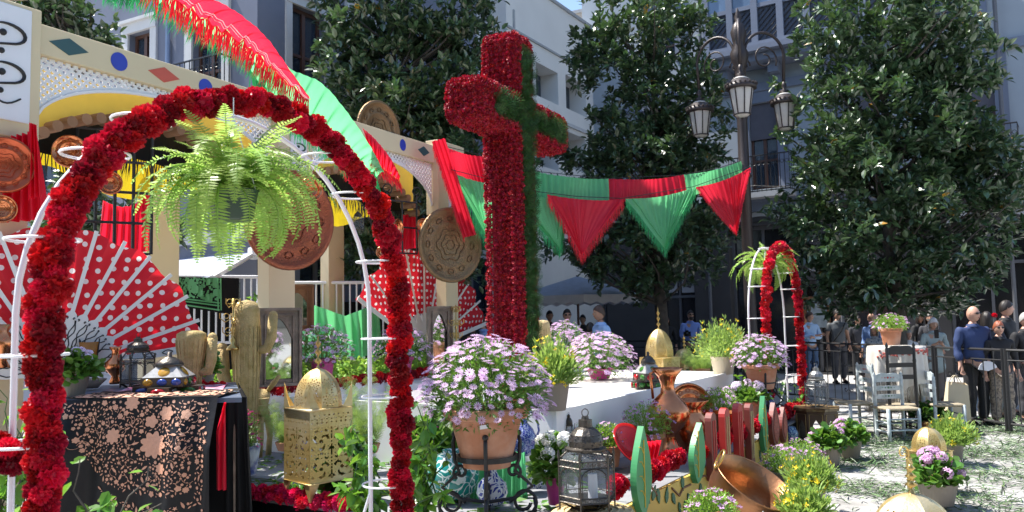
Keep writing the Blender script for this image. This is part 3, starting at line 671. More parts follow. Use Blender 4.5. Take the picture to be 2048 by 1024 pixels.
CM = [meshof(CARN[0], 'carnation', M['carnation']), meshof(CARN[1], 'carnation', M['carnation'])]
CMP = meshof(CARN[1], 'pink_carnation', M['pink_carn'])
CARN_MID = carnation(18, 3, 4); CMM = meshof(CARN_MID, 'carnation', M['carnation'])

# ------------------------------------------------------------------ the flower cross
ad = Vector((.46, .888, 0)).normalized(); an = Vector((ad.y, -ad.x, 0)); cc = Vector((-.01, 9.0, 0)); ZA = 3.95; ZT = 4.86
cross = thing('flower_cross', 'tall cross covered in crimson carnations with a green fern stripe down its front', 'cross', (cc.x, cc.y, .3))
MC = Matrix(((ad.x, -an.x, 0), (ad.y, -an.y, 0), (0, 0, 1))); hw = .215; hh = .215
b = MB(); b.box(cc + Vector((0, 0, (ZT - .05 + .3) / 2)), (2 * hw - .13, 2 * hw - .13, ZT - .42), MC)
ob = obj('core', b, M['carnation_i'], cross, world=True)
b = MB(); a0_, a1_ = -1.0, 1.17
b.box(cc + ad * (a0_ + hw) / 2 * 1.0 + ad * (-hw / 2) + Vector((0, 0, ZA)), (abs(a0_) - hw - .10, 2 * hw - .13, 2 * hh - .13), MC)
b.box(cc + ad * ((a1_ + hw) / 2) + Vector((0, 0, ZA)), (a1_ - hw - .10, 2 * hw - .13, 2 * hh - .13), MC); obj('arm_core', b, M['carnation_i'], cross, world=True)
red = []; green = []
def inbody(a, z, e=.03):
    return (abs(a) < hw - e and z < ZT - e) or (a0_ + e < a < a1_ - e and abs(z - ZA) < hh - e)
def place(a, n_, z, nrm, g=False):
    r_ = .10; arm = abs(z - ZA) < hh + .01; q = [a, n_, z]
    B = [(a0_, a1_) if arm else (-hw, hw), (-hw, hw), (ZA - hh, ZA + hh) if arm and abs(a) > hw else (0, ZT)]
    c_ = [min(max(v, lo + r_), hi - r_) for v, (lo, hi) in zip(q, B)]; dv = Vector([v - w for v, w in zip(q, c_)])
    if sum(abs(e) > .01 for e in dv) > 1: dv_ = dv.normalized(); q = [w + e * r_ for w, e in zip(c_, dv_)]; nrm = (ad * dv_.x + an * dv_.y + Vector((0, 0, dv_.z))).normalized()
    p = cc + ad * q[0] + an * q[1] + Vector((0, 0, q[2])); lst = green if g else red; lst.append((p, nrm))
sp = .054
def rnd3(): return Vector((random.uniform(-.5, .5), random.uniform(-.5, .5), random.uniform(-.5, .5)))
# front / back faces
zz = .35
while zz < ZT:
    a = a0_
    while a < a1_:
        if inbody(a, zz, -.005):
            stripe = (abs(a - .0) < .135 and zz < ZT - .15) or (abs(zz - ZA + .02) < .085 and -.72 < a < a1_ - .1)
            place(a, hw - .02, zz, an, stripe)
            if zz > 3: place(a, -hw + .02, zz, -an)
        a += sp
    zz += sp
# side faces of the column, ends of the arms, tops and undersides
zz = .35
while zz < ZT:
    t = -hw + .03
    while t < hw:
        if abs(zz - ZA) > hh - .02: place(-hw + .02, t, zz, -ad); place(hw - .02, t, zz, ad)
        t += sp
    zz += sp
t = -hw + .03
while t < hw:
    z = ZA - hh + .03
    while z < ZA + hh: place(a0_ + .02, t, z, -ad); place(a1_ - .02, t, z, ad); z += sp
    a = a0_ + .03
    while a < a1_:
        if abs(a) > hw - .02: place(a, t, ZA + hh - .02, Vector((0, 0, 1)), False); place(a, t, ZA - hh + .02, Vector((0, 0, -1)))
        a += sp
    a = -hw + .03
    while a < hw: place(a, t, ZT - .02, Vector((0, 0, 1))); a += sp
    t += sp
mats = []
for p, nrm in red:
    j = rnd3() * .03; j -= nrm * j.dot(nrm); q_ = p + j + nrm * random.uniform(-.004, .014)
    la, lz = (q_ - cc).dot(ad), q_.z
    mats.append(Matrix.Translation(q_) @ frame((nrm + rnd3() * .5).normalized()) @ rotz(random.random() * 6) @ Matrix.Scale(random.uniform(.036, .047), 4))
b = MB(); b.stamp(CARN_LO, mats); obj('carnation_cover', b, M['carnation_i'], cross, world=True, kind='stuff')
# fern sprigs: soft needle tufts
spg = MB()
for k in range(9):
    an_ = (k - 4) * .28; spg.add([(0, 0, 0), (math.sin(an_) * 1.0 - .035, math.cos(an_), .15), (math.sin(an_) * 1.0 + .045, math.cos(an_), .15)], [(0, 1, 2)])
SPRIG = spg.tpl(); mats = []
for p, nrm in green * 6:
    j = rnd3() * .06; d = (Vector((0, 0, random.choice((-1, 1)))) * .8 + rnd3() * 1.2 + nrm * .45)
    mats.append(Matrix.Translation(p + j - nrm * j.dot(nrm) + nrm * random.uniform(0, .03)) @ rot_to(d, random.random() * 6) @ Matrix.Scale(random.uniform(.05, .10), 4))
for k in range(150):      # longer loose sprigs on the arm's upper edge
    a = random.choice((random.uniform(-.72, -.15), random.uniform(.2, 1.0))); p = cc + ad * a + an * (hw + random.uniform(-.06, .02)) + Vector((0, 0, ZA + .03 + random.uniform(-.05, .06)))
    mats.append(Matrix.Translation(p) @ rot_to(Vector((0, 0, 1)) + rnd3() * 1.4 + an * .6, random.random() * 6) @ Matrix.Scale(random.uniform(.07, .15), 4))
b = MB(); b.stamp(SPRIG, mats); obj('fern_stripe', b, M['cross_green'], cross, world=True, kind='stuff')

# ------------------------------------------------------------------ flower arches
def arch_pts(L, Rr, zt, n=40, z0=0.0):
    L = Vector(L); Rr = Vector(Rr); c = (L + Rr) / 2; rad = (Rr - L).length / 2; a = (Rr - L).normalized(); zs = zt - rad
    pts = []; k1 = int(n * zs / (2 * zs + PI * rad)); k2 = n - 2 * k1
    for i in range(k1): pts.append(L + Vector((0, 0, z0 + (zs - z0) * i / k1)))
    for i in range(k2 + 1): t = PI - PI * i / k2; pts.append(c + a * rad * math.cos(t) + Vector((0, 0, zs + rad * math.sin(t))))
    for i in range(k1): pts.append(Rr + Vector((0, 0, zs - (zs - z0) * (i + 1) / k1)))
    return pts
def resample(pts, step):
    out = [pts[0]]; acc = 0
    for p, q_ in zip(pts[:-1], pts[1:]):
        L = (q_ - p).length; d = step - acc
        while d < L: out.append(p.lerp(q_, d / L)); d += step
        acc = (acc + L) % step
    return out
def garland(par, pts, rad, fr, me_list, seed, per=3, step=None, skip=None, name='carnation'):
    random.seed(seed); S = resample(pts, step or fr * 1.05); n = 0
    for i, p in enumerate(S):
        if skip and skip(p): continue
        t = (S[min(i + 1, len(S) - 1)] - S[max(i - 1, 0)]).normalized(); x = t.cross(Vector((0, 1, .1))).normalized(); y = t.cross(x)
        for k in range(per):
            an_ = 2 * PI * (k + (i % 2) * .5) / per + random.uniform(-.3, .3); d = x * math.cos(an_) + y * math.sin(an_)
            s = fr * random.uniform(.72, 1.28); q_ = p + d * rad * random.uniform(.6, 1.25) + rnd3() * .02
            link(name, random.choice(me_list), par, Matrix.Translation(q_ - par.location) @ frame((d + rnd3() * .5).normalized()) @ rotz(random.random() * 6) @ Matrix.Scale(s, 4)); n += 1
    return n
def flower_arch(label, L, Rr, zt, off, tube_r, fr, rad, mel, seed, per=3, step=None, group=None):
    L = Vector(L); Rr = Vector(Rr); t = thing('flower_arch', label, 'arch', ((L + Rr) / 2), 0, group); off = Vector(off)
    f = arch_pts(L, Rr, zt, 44); w = arch_pts(L + off, Rr + off, zt - .02, 44)
    b = MB(); b.tube(f, tube_r, 8); obj('front_hoop', b, M['white_tube'], t, smooth=True, world=True)
    b = MB(); b.tube(w, tube_r, 8); obj('rear_hoop', b, M['white_tube'], t, smooth=True, world=True)
    for z in (.25, .8, 1.25, 1.65, 2.05, 2.35, 2.6):
        for side in (0, 1):
            seq = list(zip(f, w)); seq = seq[:len(seq) // 2] if side == 0 else seq[len(seq) // 2:]
            p, q_ = min(seq, key=lambda e: abs(e[0].z - z)); c = (p + q_) / 2; r_ = off.length * .55
            b = MB(); b.tube([c + Vector((math.cos(a) * r_, math.sin(a) * r_, 0)) for a in np.linspace(0, 2 * PI, 25)[:-1]], tube_r * .45, 6, closed=True); obj('ring', b, M['white_tube'], t, smooth=True, world=True)
    for base in (L, Rr):
        b = MB(); b.tube([base + off * 1.0 + Vector((0, 0, .75)), base + off * 2.2 - (Rr - L).normalized() * .0 + Vector((0, -.25, 0))], tube_r * .7, 6); obj('brace', b, M['white_tube'], t, world=True)
    garland(t, f, rad, fr, mel, seed, per, step)
    return t
offv = Vector((-.19, .13, 0))
A1 = flower_arch('big arch of dark red carnations over the hanging fern, nearest the shawl table', (-1.68, 2.92, 0), (-.63, 4.5, 0), 2.72, offv, .0125, .050, .024, CM, 5, 3, .056)
A2 = flower_arch('smaller looking red carnation arch by the iron railing, behind the painted panel', (3.34, 10.75, 0), (4.40, 12.5, 0), 2.66, offv, .014, .055, .03, [CMM], 6, 3, .07)

# ferns
def frond_mesh(L, n, droop, seed, wid=.047):
    rr = random.Random(seed); m = MB(); pts = []; ang = R(55 + rr.uniform(-15, 20)); p = Vector((0, 0, 0)); side = rr.uniform(-.25, .25); hd = 0
    for i in range(n + 1):
        pts.append(p.copy()); ang -= droop / n * (1.4 - .5 * i / n); hd += side / n; p = p + Vector((math.sin(hd) * math.cos(ang), math.cos(hd) * math.cos(ang), math.sin(ang))) * (L / n)
    m.tube(pts, [.0035 * (1 - i / (n + 1)) + .0008 for i in range(n + 1)], 4, cap=False)
    for i in range(2, n + 1):
        t = (pts[i] - pts[i - 1]).normalized(); sd = t.cross(Vector((0, 0, 1))).normalized(); up = sd.cross(t).normalized(); f = i / n
        w_ = wid * (math.sin(PI * (f * .88 + .10)) ** .6) * rr.uniform(.85, 1.1); c = (L / n) * .42
        for sg in (-1, 1):
            dv = (sd * sg + t * .22 + up * rr.uniform(-.35, .25)).normalized() * w_; b_ = pts[i]
            m.add([b_ - t * c * .5, b_ + dv * .55 - t * c * .75, b_ + dv, b_ + dv * .55 + t * c * .75, b_ + t * c * .5], [(0, 1, 2, 3, 4)])
    return m.mesh('frond', M['leaf_fern'])
FR = [frond_mesh(L, int(L / .0115), dr, k) for k, (L, dr) in enumerate(((.44, 2.2), (.40, 2.5), (.48, 2.0), (.34, 1.2), (.42, 2.8), (.30, 2.0), (.38, .8), (.5, 2.3)))]
def fern(label, c, s, n, hook_z, seed, lod=1):
    random.seed(seed); t = thing('hanging_fern', label, 'fern', c)
    b = MB(); b.lathe([(0, -.11), (.075, -.11), (.095, 0), (.10, .005), (.085, .005), (.08, -.02), (0, -.02)], 20); obj('pot', b, mat('pot_dark', (.02, .05, .03), .4) if 'pot_dark' not in bpy.data.materials else bpy.data.materials['pot_dark'], t, smooth=True, M=Matrix.Scale(s, 4))
    b = MB()
    for k in range(3): a = k * 2.09; b.tube([(.09 * s * math.cos(a), .09 * s * math.sin(a), 0), (0, 0, hook_z * .8), (0, 0, hook_z)], .0025, 4)
    obj('hanger', b, M['white_tube'], t)
    for k in range(n):
        a = random.random() * 2 * PI; me = FR[random.choice((0, 1, 2, 4, 7)) if k % 4 else random.choice((3, 5, 6))]
        link('frond', me, t, Matrix.Translation(Vector((math.cos(a) * .03, math.sin(a) * .03, 0)) * s) @ rotz(a) @ Matrix.Rotation(random.uniform(-.25, .35), 4, 'X') @ Matrix.Scale(s * random.uniform(.85, 1.15), 4))
    return t
fern('big bright green fern hanging inside the near carnation arch', P(466, 384, 3.5), 1.12, 100, .42, 3)
fern('bright green fern hanging inside the far carnation arch', P(1532, 535, 11.7), 1.25, 60, .3, 4)

# ------------------------------------------------------------------ cloth pieces on lines
def lerp(a, b_, t): return a + (b_ - a) * t
def fringe(par, edge, length, m, dirv=Vector((0, 0, -1)), dens=90, w=.008, seed=0, name='fringe', spread=.15):
    rr = random.Random(seed); b = MB(); S = resample(edge, 1 / dens); n = Vector((0, -1, 0))
    for p in S:
        d = (dirv + Vector((rr.uniform(-spread, spread), rr.uniform(-spread, spread), 0))).normalized(); L = length * rr.uniform(.8, 1.1)
        q1 = p + d * L * .5 + Vector((rr.uniform(-1, 1), rr.uniform(-1, 1), 0)) * .008; q2 = p + d * L + Vector((rr.uniform(-1, 1), rr.uniform(-1, 1), 0)) * .02
        x = Vector((1, .3, 0)).normalized() * w / 2
        b.add([p - x, p + x, q1 + x, q1 - x, q2], [(0, 1, 2, 3), (3, 2, 4)])
    return obj(name, b, m, par, world=True, kind='stuff')
def tri_cloth(t, A, B, T, m, fm, pleat=14, amp=.03, fl=.22, seed=0, part='cloth', bow=.06):
    """triangular shawl folded over a line from A to B, tip T"""
    A, B, T = Vector(A), Vector(B), Vector(T); nn = (B - A).cross(T - A).normalized(); rr = random.Random(seed); ph = rr.random() * 6
    def f(x, y):
        p = A.lerp(B, x).lerp(T, y); bulge = math.sin(PI * x) * bow * (1 - y) * .0; am = amp * (1 - y * .75)
        return p + nn * (am * math.sin((x + .03 * math.sin(x * 11 + ph)) * pleat * 2 * PI + ph + y * 2) * (.6 + .5 * math.sin(x * 5 + ph)) + am * 1.3 * math.sin(x * 7.1 + y * 4 + ph) + am * .4 * math.sin(x * pleat * 5.1 + y * 5 + ph)) + Vector((0, 0, -bow * math.sin(PI * x) * (1 - y)))
    b = MB(); b.grid(f, 90, 22); obj(part, b, m, t, world=True, smooth=True)
    eg = [f(0, k / 20) for k in range(21)] + [f(1, 1 - k / 20) for k in range(21)]
    fringe(t, eg[:21], fl, fm, seed=seed); fringe(t, eg[21:], fl, fm, seed=seed + 1)
    # embroidered band along the edges
    b = MB()
    for x0, sg in ((0, 1), (1, -1)):
        b.tube([f(x0 + sg * .09 / (1.05 - k / 21), k / 20) + nn * -.002 for k in range(17)], .006, 4)
    obj('border_seam', b, fm, t, world=True)
def band_cloth(t, A, B, C, D, m, fm, pleat=16, amp=.025, seed=0, fl=0):
    A, B, C, D = map(Vector, (A, B, C, D)); nn = (B - A).cross(D - A).normalized(); ph = seed
    def f(x, y): return A.lerp(B, x).lerp(D.lerp(C, x), y) + nn * amp * (math.sin((x + .03 * math.sin(x * 9 + ph)) * pleat * 2 * PI + ph + y) * (.7 + .4 * math.sin(x * 6 + ph)) + 1.2 * math.sin(x * 8 + ph + 2 * y)) + Vector((0, 0, -.05 * math.sin(PI * x)))
    b = MB(); b.grid(f, 90, 8); obj('cloth', b, m, t, world=True, smooth=True)
    if fl: fringe(t, [f(k / 20, 1) for k in range(21)], fl, fm, seed=seed)
RC, GC, RF, GF = M['red_cloth'], M['green_cloth'], M['red_fringe'], M['green_fringe']
def shawl(label, d, group='folded shawls hung along the line'): return thing('shawl', label, 'shawl', d, 0, group)
# line from the frame's far post to the lamp post
def LP_(px, py): return P(px, py, 12.6 + (px - 865) / 625 * 2.4)
ln = thing('hanging_line', 'thin dark line carrying the red and green shawls to the lamp post', 'line', LP_(1200, 355))
b = MB(); b.tube([LP_(x, y) for x, y in ((865, 286), (970, 312), (1075, 343), (1215, 357), (1365, 350), (1440, 335), (1492, 319))], .006, 5)
b.tube([LP_(x, y) + Vector((0, -.25, 0)) for x, y in ((905, 345), (1075, 388), (1150, 397), (1240, 401), (1380, 378), (1492, 338))], .006, 5); obj('cord', b, M['ink'], ln, world=True)
def bandp(label, a, b_, c, d, m, fm, seed):
    t = shawl(label, LP_(*a)); band_cloth(t, LP_(*a), LP_(*b_), LP_(*c), LP_(*d), m, fm, seed=seed); return t
bandp('pale green shawl band on the upper line just beside the cross', (1070, 342), (1217, 357), (1217, 402), (1070, 400), GC, GF, 1)
bandp('red shawl band on the upper line between the two green bands', (1217, 357), (1365, 350), (1372, 392), (1215, 402), RC, RF, 2)
bandp('green shawl band on the upper line touching the lamp post', (1365, 350), (1488, 320), (1492, 345), (1372, 395), GC, GF, 3)
def trip(label, a, b_, tp, m, fm, seed, dy=-.25, fl=.2):
    o = Vector((0, dy, 0)); t = shawl(label, LP_(*a)); tri_cloth(t, LP_(*a) + o, LP_(*b_) + o, LP_(*tp) + o, m, fm, 13, .022, fl, seed)
trip('green shawl triangle half hidden behind the cross and the red one', (1000, 378), (1130, 396), (1120, 500), GC, GF, 7, -.1)
trip('large red shawl triangle on the lower line nearest the cross', (1095, 393), (1245, 402), (1160, 512), RC, RF, 4)
trip('large green shawl triangle on the lower line between two red ones', (1246, 402), (1384, 379), (1325, 500), GC, GF, 5)
trip('red shawl triangle on the lower line beside the lamp post', (1384, 379), (1492, 340), (1466, 470), RC, RF, 6, fl=.06)
t = bandp('red shawl hung from the frame end towards the cross', (866, 286), (985, 314), (985, 366), (905, 345), RC, RF, 9)
t2 = shawl('green shawl triangle hanging under the red one behind the cross', LP_(905, 345)); o_ = Vector((0, -.12, 0)); tri_cloth(t2, LP_(908, 347) + o_, LP_(1010, 372) + o_, LP_(985, 500) + o_, GC, GF, 9, .025, .3, 21)
q = MB(); q.grid(lambda x, y: LP_(866 + 26 * x + 62 * y, 288 + 190 * y - 6 * x) + Vector((0, -.2 + .03 * math.sin(x * 20), 0)), 20, 16); obj('hanging_end', q, RC, t, world=True, smooth=True)
fringe(t, [LP_(868 + 62 * k / 10, 290 + 185 * k / 10) + Vector((0, -.21, 0)) for k in range(11)], .14, RF, seed=77)
# flying shawls, crossing overhead
def ribbon(t, top, bot, m, seed=0, nu=220, nv=10, amp=.02, part='cloth'):
    def ev(pts, x):
        k = x * (len(pts) - 1); i = min(int(k), len(pts) - 2); f_ = k - i
        p0 = pts[max(i - 1, 0)]; p1 = pts[i]; p2 = pts[i + 1]; p3 = pts[min(i + 2, len(pts) - 1)]
        return .5 * ((2 * p1) + (p2 - p0) * f_ + (2 * p0 - 5 * p1 + 4 * p2 - p3) * f_ ** 2 + (3 * p1 - p0 - 3 * p2 + p3) * f_ ** 3)
    T = [P(*p) for p in top]; B = [P(*p) for p in bot]
    def f(x, y):
        a, c = ev(T, x), ev(B, x); nn = Vector((.3, -1, .2)); return a.lerp(c, y) + nn * (amp * (math.sin(x * 60 + seed + y * 3) + .8 * math.sin(x * 131 + y * 2)) * (.25 + y) + .05 * math.sin(PI * y)) + Vector((0, 0, .012 * math.sin(x * 90 + seed) * y))
    b = MB(); b.grid(f, nu, nv); obj(part, b, m, t, world=True, smooth=True); return f
t = shawl('red shawl sweeping down overhead from the top edge, white stitched border and long fringe', P(500, 80, 6), 'shawls sweeping down above the near arch')
f = ribbon(t, [(300, -110, 4.6), (400, -18, 5.2), (470, 22, 5.7), (530, 72, 6.2), (580, 140, 6.7), (622, 200, 7.1)], [(250, -80, 4.6), (355, 0, 5.1), (425, 48, 5.6), (495, 92, 6.1), (550, 142, 6.6), (618, 204, 7.1)], RC, 1)
E = [f(k / 40, 1) for k in range(41)]; fringe(t, E, .19, RF, Vector((-.15, 0, -1)), 130, .006, 1, spread=.25)
q = MB(); q.tube([f(k / 60, .78) + Vector((0, -.012, 0)) for k in range(61)], .004, 4); q.tube([f(k / 60, .86) + Vector((0, -.012, 0)) for k in range(61)], .003, 4); obj('stitched_border', q, M['white_paint'], t, world=True)
t = shawl('green fringe shawl behind the red one overhead', P(450, 60, 6.5), 'shawls sweeping down above the near arch')
f = ribbon(t, [(200, -80, 5.0), (300, -40, 5.4), (400, 10, 5.9), (500, 80, 6.5), (580, 150, 7.1)], [(205, -40, 5.0), (300, -10, 5.4), (390, 45, 5.9), (480, 100, 6.5), (560, 170, 7.1)], GC, 3)
E = [f(k / 40, 1) for k in range(41)]; fringe(t, E, .17, GF, Vector((-.2, 0, -1)), 120, .006, 2, spread=.3)
fringe(t, [P(215, -14, 5.0), P(245, -2, 5.1), P(285, -16, 5.2)], .09, GF, Vector((0, 0, -1)), 160, .006, 5, spread=.5)
t = shawl('bright green shawl below the red one, sweeping past the near arch', P(680, 230, 7.4), 'shawls sweeping down above the near arch')
f = ribbon(t, [(545, 108, 6.9), (585, 140, 7.1), (645, 168, 7.5), (700, 232, 8.0), (745, 300, 8.5), (768, 345, 8.8)], [(500, 140, 6.9), (560, 210, 7.1), (610, 250, 7.5), (665, 290, 8.0), (715, 325, 8.5), (755, 352, 8.8)], GC, 5)
E = [f(k / 40, 1) for k in range(41)]; fringe(t, E, .26, GF, Vector((.1, 0, -1)), 120, .006, 3, spread=.2)
t = shawl('red shawl tip with fringe under the round copper tray on the beam', P(770, 310, 9), 'shawls sweeping down above the near arch')
f = ribbon(t, [(725, 256, 8.6), (750, 278, 8.8), (782, 318, 9.1), (800, 352, 9.3)], [(735, 310, 8.6), (755, 330, 8.8), (778, 346, 9.1), (798, 362, 9.3)], RC, 6)
fringe(t, [f(k / 30, 1) for k in range(31)], .16, RF, Vector((.3, 0, -1)), 120, .006, 4)
t = shawl('small red shawl corner hanging behind the near arch flowers', P(675, 320, 8.4), 'shawls sweeping down above the near arch')
tri_cloth(t, P(652, 285, 8.4), P(690, 300, 8.5), P(692, 352, 8.5), RC, RF, 4, .01, .08, 8)
# ------------------------------------------------------------------ decorated lattice frame (front and rear rows of posts)
FA = Vector((-4.43, 7.5, 0)); FB = Vector((-1.3, 13.2, 0)); fu = (FB - FA).normalized(); fn = Vector((fu.y, -fu.x, 0)); WF = (FA, FB, fu, fn)
pg = thing('lattice_frame', 'beige painted wooden frame with white lattice arches, coloured diamonds and dots along its beam', 'pergola', (FA.x, FA.y, 0))
ZT4, ZB4 = 4.56, 4.27
sA = sz(WF, 66, 150)[0]; sM0 = sz(WF, 543, 280)[0]; sM1 = sz(WF, 612, 300)[0]; sE = sz(WF, 864, 350)[0]; sE1 = sz(WF, 917, 350)[0]; sA0 = sA - 1.1
BE = M['beige']; LM = mat('lattice_white', (.76, .76, .78), .5, var=.04)
diam = [M['teal_paint'], M['blue_paint'], M['red_orange']]
def wofs(d): return (FA + fn * d, FB + fn * d, fu, fn)
def lattice(Wp, s0, s1, zlow, zcrown, ztop, name='lattice_panel'):
    """spandrel panel: lattice of crossing slats above an arch"""
    A, B, u, n = Wp; pitch = .078; b = MB(); L = s1 - s0; c = (s0 + s1) / 2
    def arch(s): x = (s - c) / (L / 2); return zlow + (zcrown - zlow) * math.sqrt(max(0, 1 - x * x)) if abs(x) < 1 else zlow
    nu = int(L / pitch * 5); nv = int((ztop - zlow) / pitch * 5)
    def mask(x, y):
        s = s0 + L * x; z = zlow + (ztop - zlow) * y
        if z < arch(s) + .0: return False
        if z < arch(s) + .045: return True
        a = ((s + z) / pitch) % 1; e = ((s - z) / pitch) % 1
        return not (.28 < a < .92 and .28 < e < .92)
    b.grid(lambda x, y: A + u * (s0 + L * x) + Vector((0, 0, zlow + (ztop - zlow) * y)), nu, nv, mask); o = obj(name, b, LM, pg, world=True)
    md = o.modifiers.new('thickness', 'SOLIDIFY'); md.thickness = .02
    r_ = MB(); r_.tube([A + u * s + n * .01 + Vector((0, 0, arch(s))) for s in np.linspace(s0 + .01, s1 - .01, 40)], .018, 5); obj('arch_edge', r_, LM, o if False else pg, world=True)
    return arch
def pbox(Wp, s0, s1, z0, z1, d0, d1, m, name, label=None):
    b = MB(); wallbox(b, Wp, s0, s1, z0, z1, d0, d1); o = obj(name, b, m, pg, world=True, label=label); md = o.modifiers.new('bevel', 'BEVEL'); md.width = .006; return o
def curl_sign(Wp, s0, s1, z0, z1, d):
    pbox(Wp, s0, s1, z0, z1, d, d + .02, M['sign_white'], 'sign_panel'); sp_ = children_last('sign_panel'); A, B, u, n = Wp; h = z1 - z0; w = s1 - s0; b = MB()
    def pt(x, z): return A + u * (s0 + w * x) + n * (d + .026) + Vector((0, 0, z0 + h * z))
    for k, zc in enumerate((.74, .40)):
        pts = [pt(.5 + .36 * math.cos(a), zc + .085 * math.sin(a)) for a in np.linspace(R(120), R(-60), 12)] + [pt(.30, zc - .11), pt(.12, zc - .12)]
        b.tube(pts, [w * .018 + w * .02 * math.sin(PI * i / (len(pts) - 1)) for i in range(len(pts))], 6)
        b.ball(pt(.42, zc), w * .07, 10, 6, sz=(1, 1, 1))
        b.ball(pt(.40, zc - .16), w * .06, 10, 6)
    pts = [pt(.2 + .6 * q, .20 - .06 * math.sin(PI * q)) for q in np.linspace(0, 1, 8)]; b.tube(pts, w * .02, 5)
    o = obj('lettering', b, M['ink'], pg, world=True)
def children_last(n): return None
# posts
for Wp, tag_ in ((WF, 0), (wofs(-2.5), 1)):
    for (s0, s1) in ((sA0, sA), (sM0, sM1), (sE, sE1)):
        w = (s1 - s0) if s1 - s0 < .7 else .5; c = s1 - w / 2 if s0 == sA0 else (s0 + s1) / 2
        if tag_ == 0:
            pbox(Wp, s0, s1, 3.42, ZT4 + .1, -.12, .12, BE, 'capital'); c = c - (.22 if s0 == sM0 else 0); pbox(Wp, c - w * .36, c + w * .36, .0, 3.418, -.10, .10, BE, 'post')
        else: pbox(Wp, c - w * .42, c + w * .42, .0, ZT4, -.10, .10, BE, 'post')
    pbox(Wp, sA + .002, sM0 - .002, ZB4, ZT4, -.06, .06, BE, 'beam'); pbox(Wp, sM1 + .002, sE - .002, ZB4, ZT4, -.06, .06, BE, 'beam')
    lattice(Wp, sA + .005, sM0 - .005, 3.58, 4.17, ZB4 - .002); lattice(Wp, sM1 + .005, sE - .005, 3.50, 4.17, ZB4 - .002)
curl_sign(WF, sz(WF, -60, 150)[0], sz(WF, 44, 150)[0], 3.56, 4.62, .121)
curl_sign(WF, sz(WF, 566, 280)[0], sz(WF, 598, 280)[0], 3.55, 4.1, .121)
curl_sign(WF, sz(WF, 884, 400)[0], sz(WF, 905, 400)[0], 3.3, 3.75, .121)
# cross members joining front and rear rows
for s in (sA - .25, (sM0 + sM1) / 2, (sE + sE1) / 2):
    b = MB(); b.beam(FA + fu * s - fn * .13 + Vector((0, 0, 4.4)), FA + fu * s - fn * 2.39 + Vector((0, 0, 4.4)), .14, .22); obj('cross_beam', b, BE, pg, world=True)
# painted shapes on the beam
shapes = [(131, 77, 'd', 0), (231, 104, 'c', 1), (321, 130, 'd', 2), (404, 154, 'c', 1), (480, 176, 'd', 0), (650, 228, 'd', 2), (700, 243, 'c', 1), (799, 268, 'c', 1), (841, 287, 'd', 0)]
for px, py, sh, k in shapes:
    s, z = sz(WF, px, py); z = (ZB4 + ZT4) / 2; A, B, u, n = WF
    out = [(-.20, 0), (0, -.085), (.20, 0), (0, .085)] if sh == 'd' else [(.095 * math.cos(a), .095 * math.sin(a)) for a in np.linspace(0, 2 * PI, 25)[:-1]]
    if px > 600: out = [(x * .8, y * .95) for x, y in out]
    m_ = len(out); b = MB(); b.add([A + u * (s + x) + n * dd + Vector((0, 0, z + y)) for dd in (.061, .066) for x, y in out], [tuple(range(m_, 2 * m_))] + [(i, (i + 1) % m_, m_ + (i + 1) % m_, m_ + i) for i in range(m_)])
    obj('painted_diamond' if sh == 'd' else 'painted_disc', b, diam[k], pg, world=True)
# mustard tile arches behind the front lattice, black shawls with fringe and yellow cloth
tile = MB(); tile.lathe([(.001, -.12), (.058, -.12), (.058, .12), (.001, .12)], 14, M=Matrix.Rotation(R(90), 3, 'X')); tile_me = tile.mesh('roof_tile', M['tile_brown'])
for (s0, s1) in ((sA + .02, sM0), (sM1, sE - .05)):
    Wp = wofs(-.35); A, B, u, n = Wp; L = s1 - s0; c = (s0 + s1) / 2
    f0 = lambda s, k=0: 3.22 + (.72) * math.sqrt(max(0, 1 - ((s - c) / (L / 2)) ** 2)) - k
    b = MB(); S = np.linspace(s0, s1, 49)
    for a_, c_ in zip(S[:-1], S[1:]):
        zl0, zl1 = f0(a_), f0(c_); zt_ = 4.27
        b.add([A + u * a_ + Vector((0, 0, zl0)), A + u * c_ + Vector((0, 0, zl1)), A + u * c_ + Vector((0, 0, zt_)), A + u * a_ + Vector((0, 0, zt_))], [(0, 1, 2, 3)])
    o = obj('tile_arch_board', b, M['mustard'], pg, world=True); o.modifiers.new('t', 'SOLIDIFY').thickness = .03
    pts = [A + u * s + Vector((0, 0, f0(s))) for s in np.linspace(s0 + .02, s1 - .02, 200)]
    for p in resample(pts, .165): link('roof_tile', tile_me, pg, Matrix.Translation(p + n * .03 - pg.location) @ rotz(math.atan2(u.y, u.x)))
    # yellow cloth and black shawl
    g = thing('black_shawl', 'black shawl with long fringe over yellow cloth inside the %s lattice arch' % ('near' if s0 < 2 else 'far'), 'shawl', (A + u * c))
    Wq = wofs(-.85); A2 = Wq[0]
    b = MB(); b.grid(lambda x, y: A2 + u * (s0 + .1 + (L - .2) * x) + fn * (.03 * math.sin(x * 40)) + Vector((0, 0, lerp(3.95, 3.28 + .12 * math.sin(x * 9), y))), 60, 6); obj('yellow_cloth', b, M['yellow_cloth'], g, world=True)
    A3 = wofs(-.6)[0]; fb = lambda x, y: A3 + u * (s0 + .05 + (L - .1) * x) + fn * (.04 * math.sin(x * 33)) + Vector((0, 0, lerp(4.1, 3.50 - .10 * math.sin(x * PI * 2) ** 2 + .1 * math.sin(PI * x), y)))
    b = MB(); b.grid(fb, 60, 6); obj('cloth', b, M['black_cloth'], g, world=True)
    fringe(g, [fb(k / 60, 1) for k in range(61)], .26, M['blk_fringe'], dens=34, w=.012, seed=4)
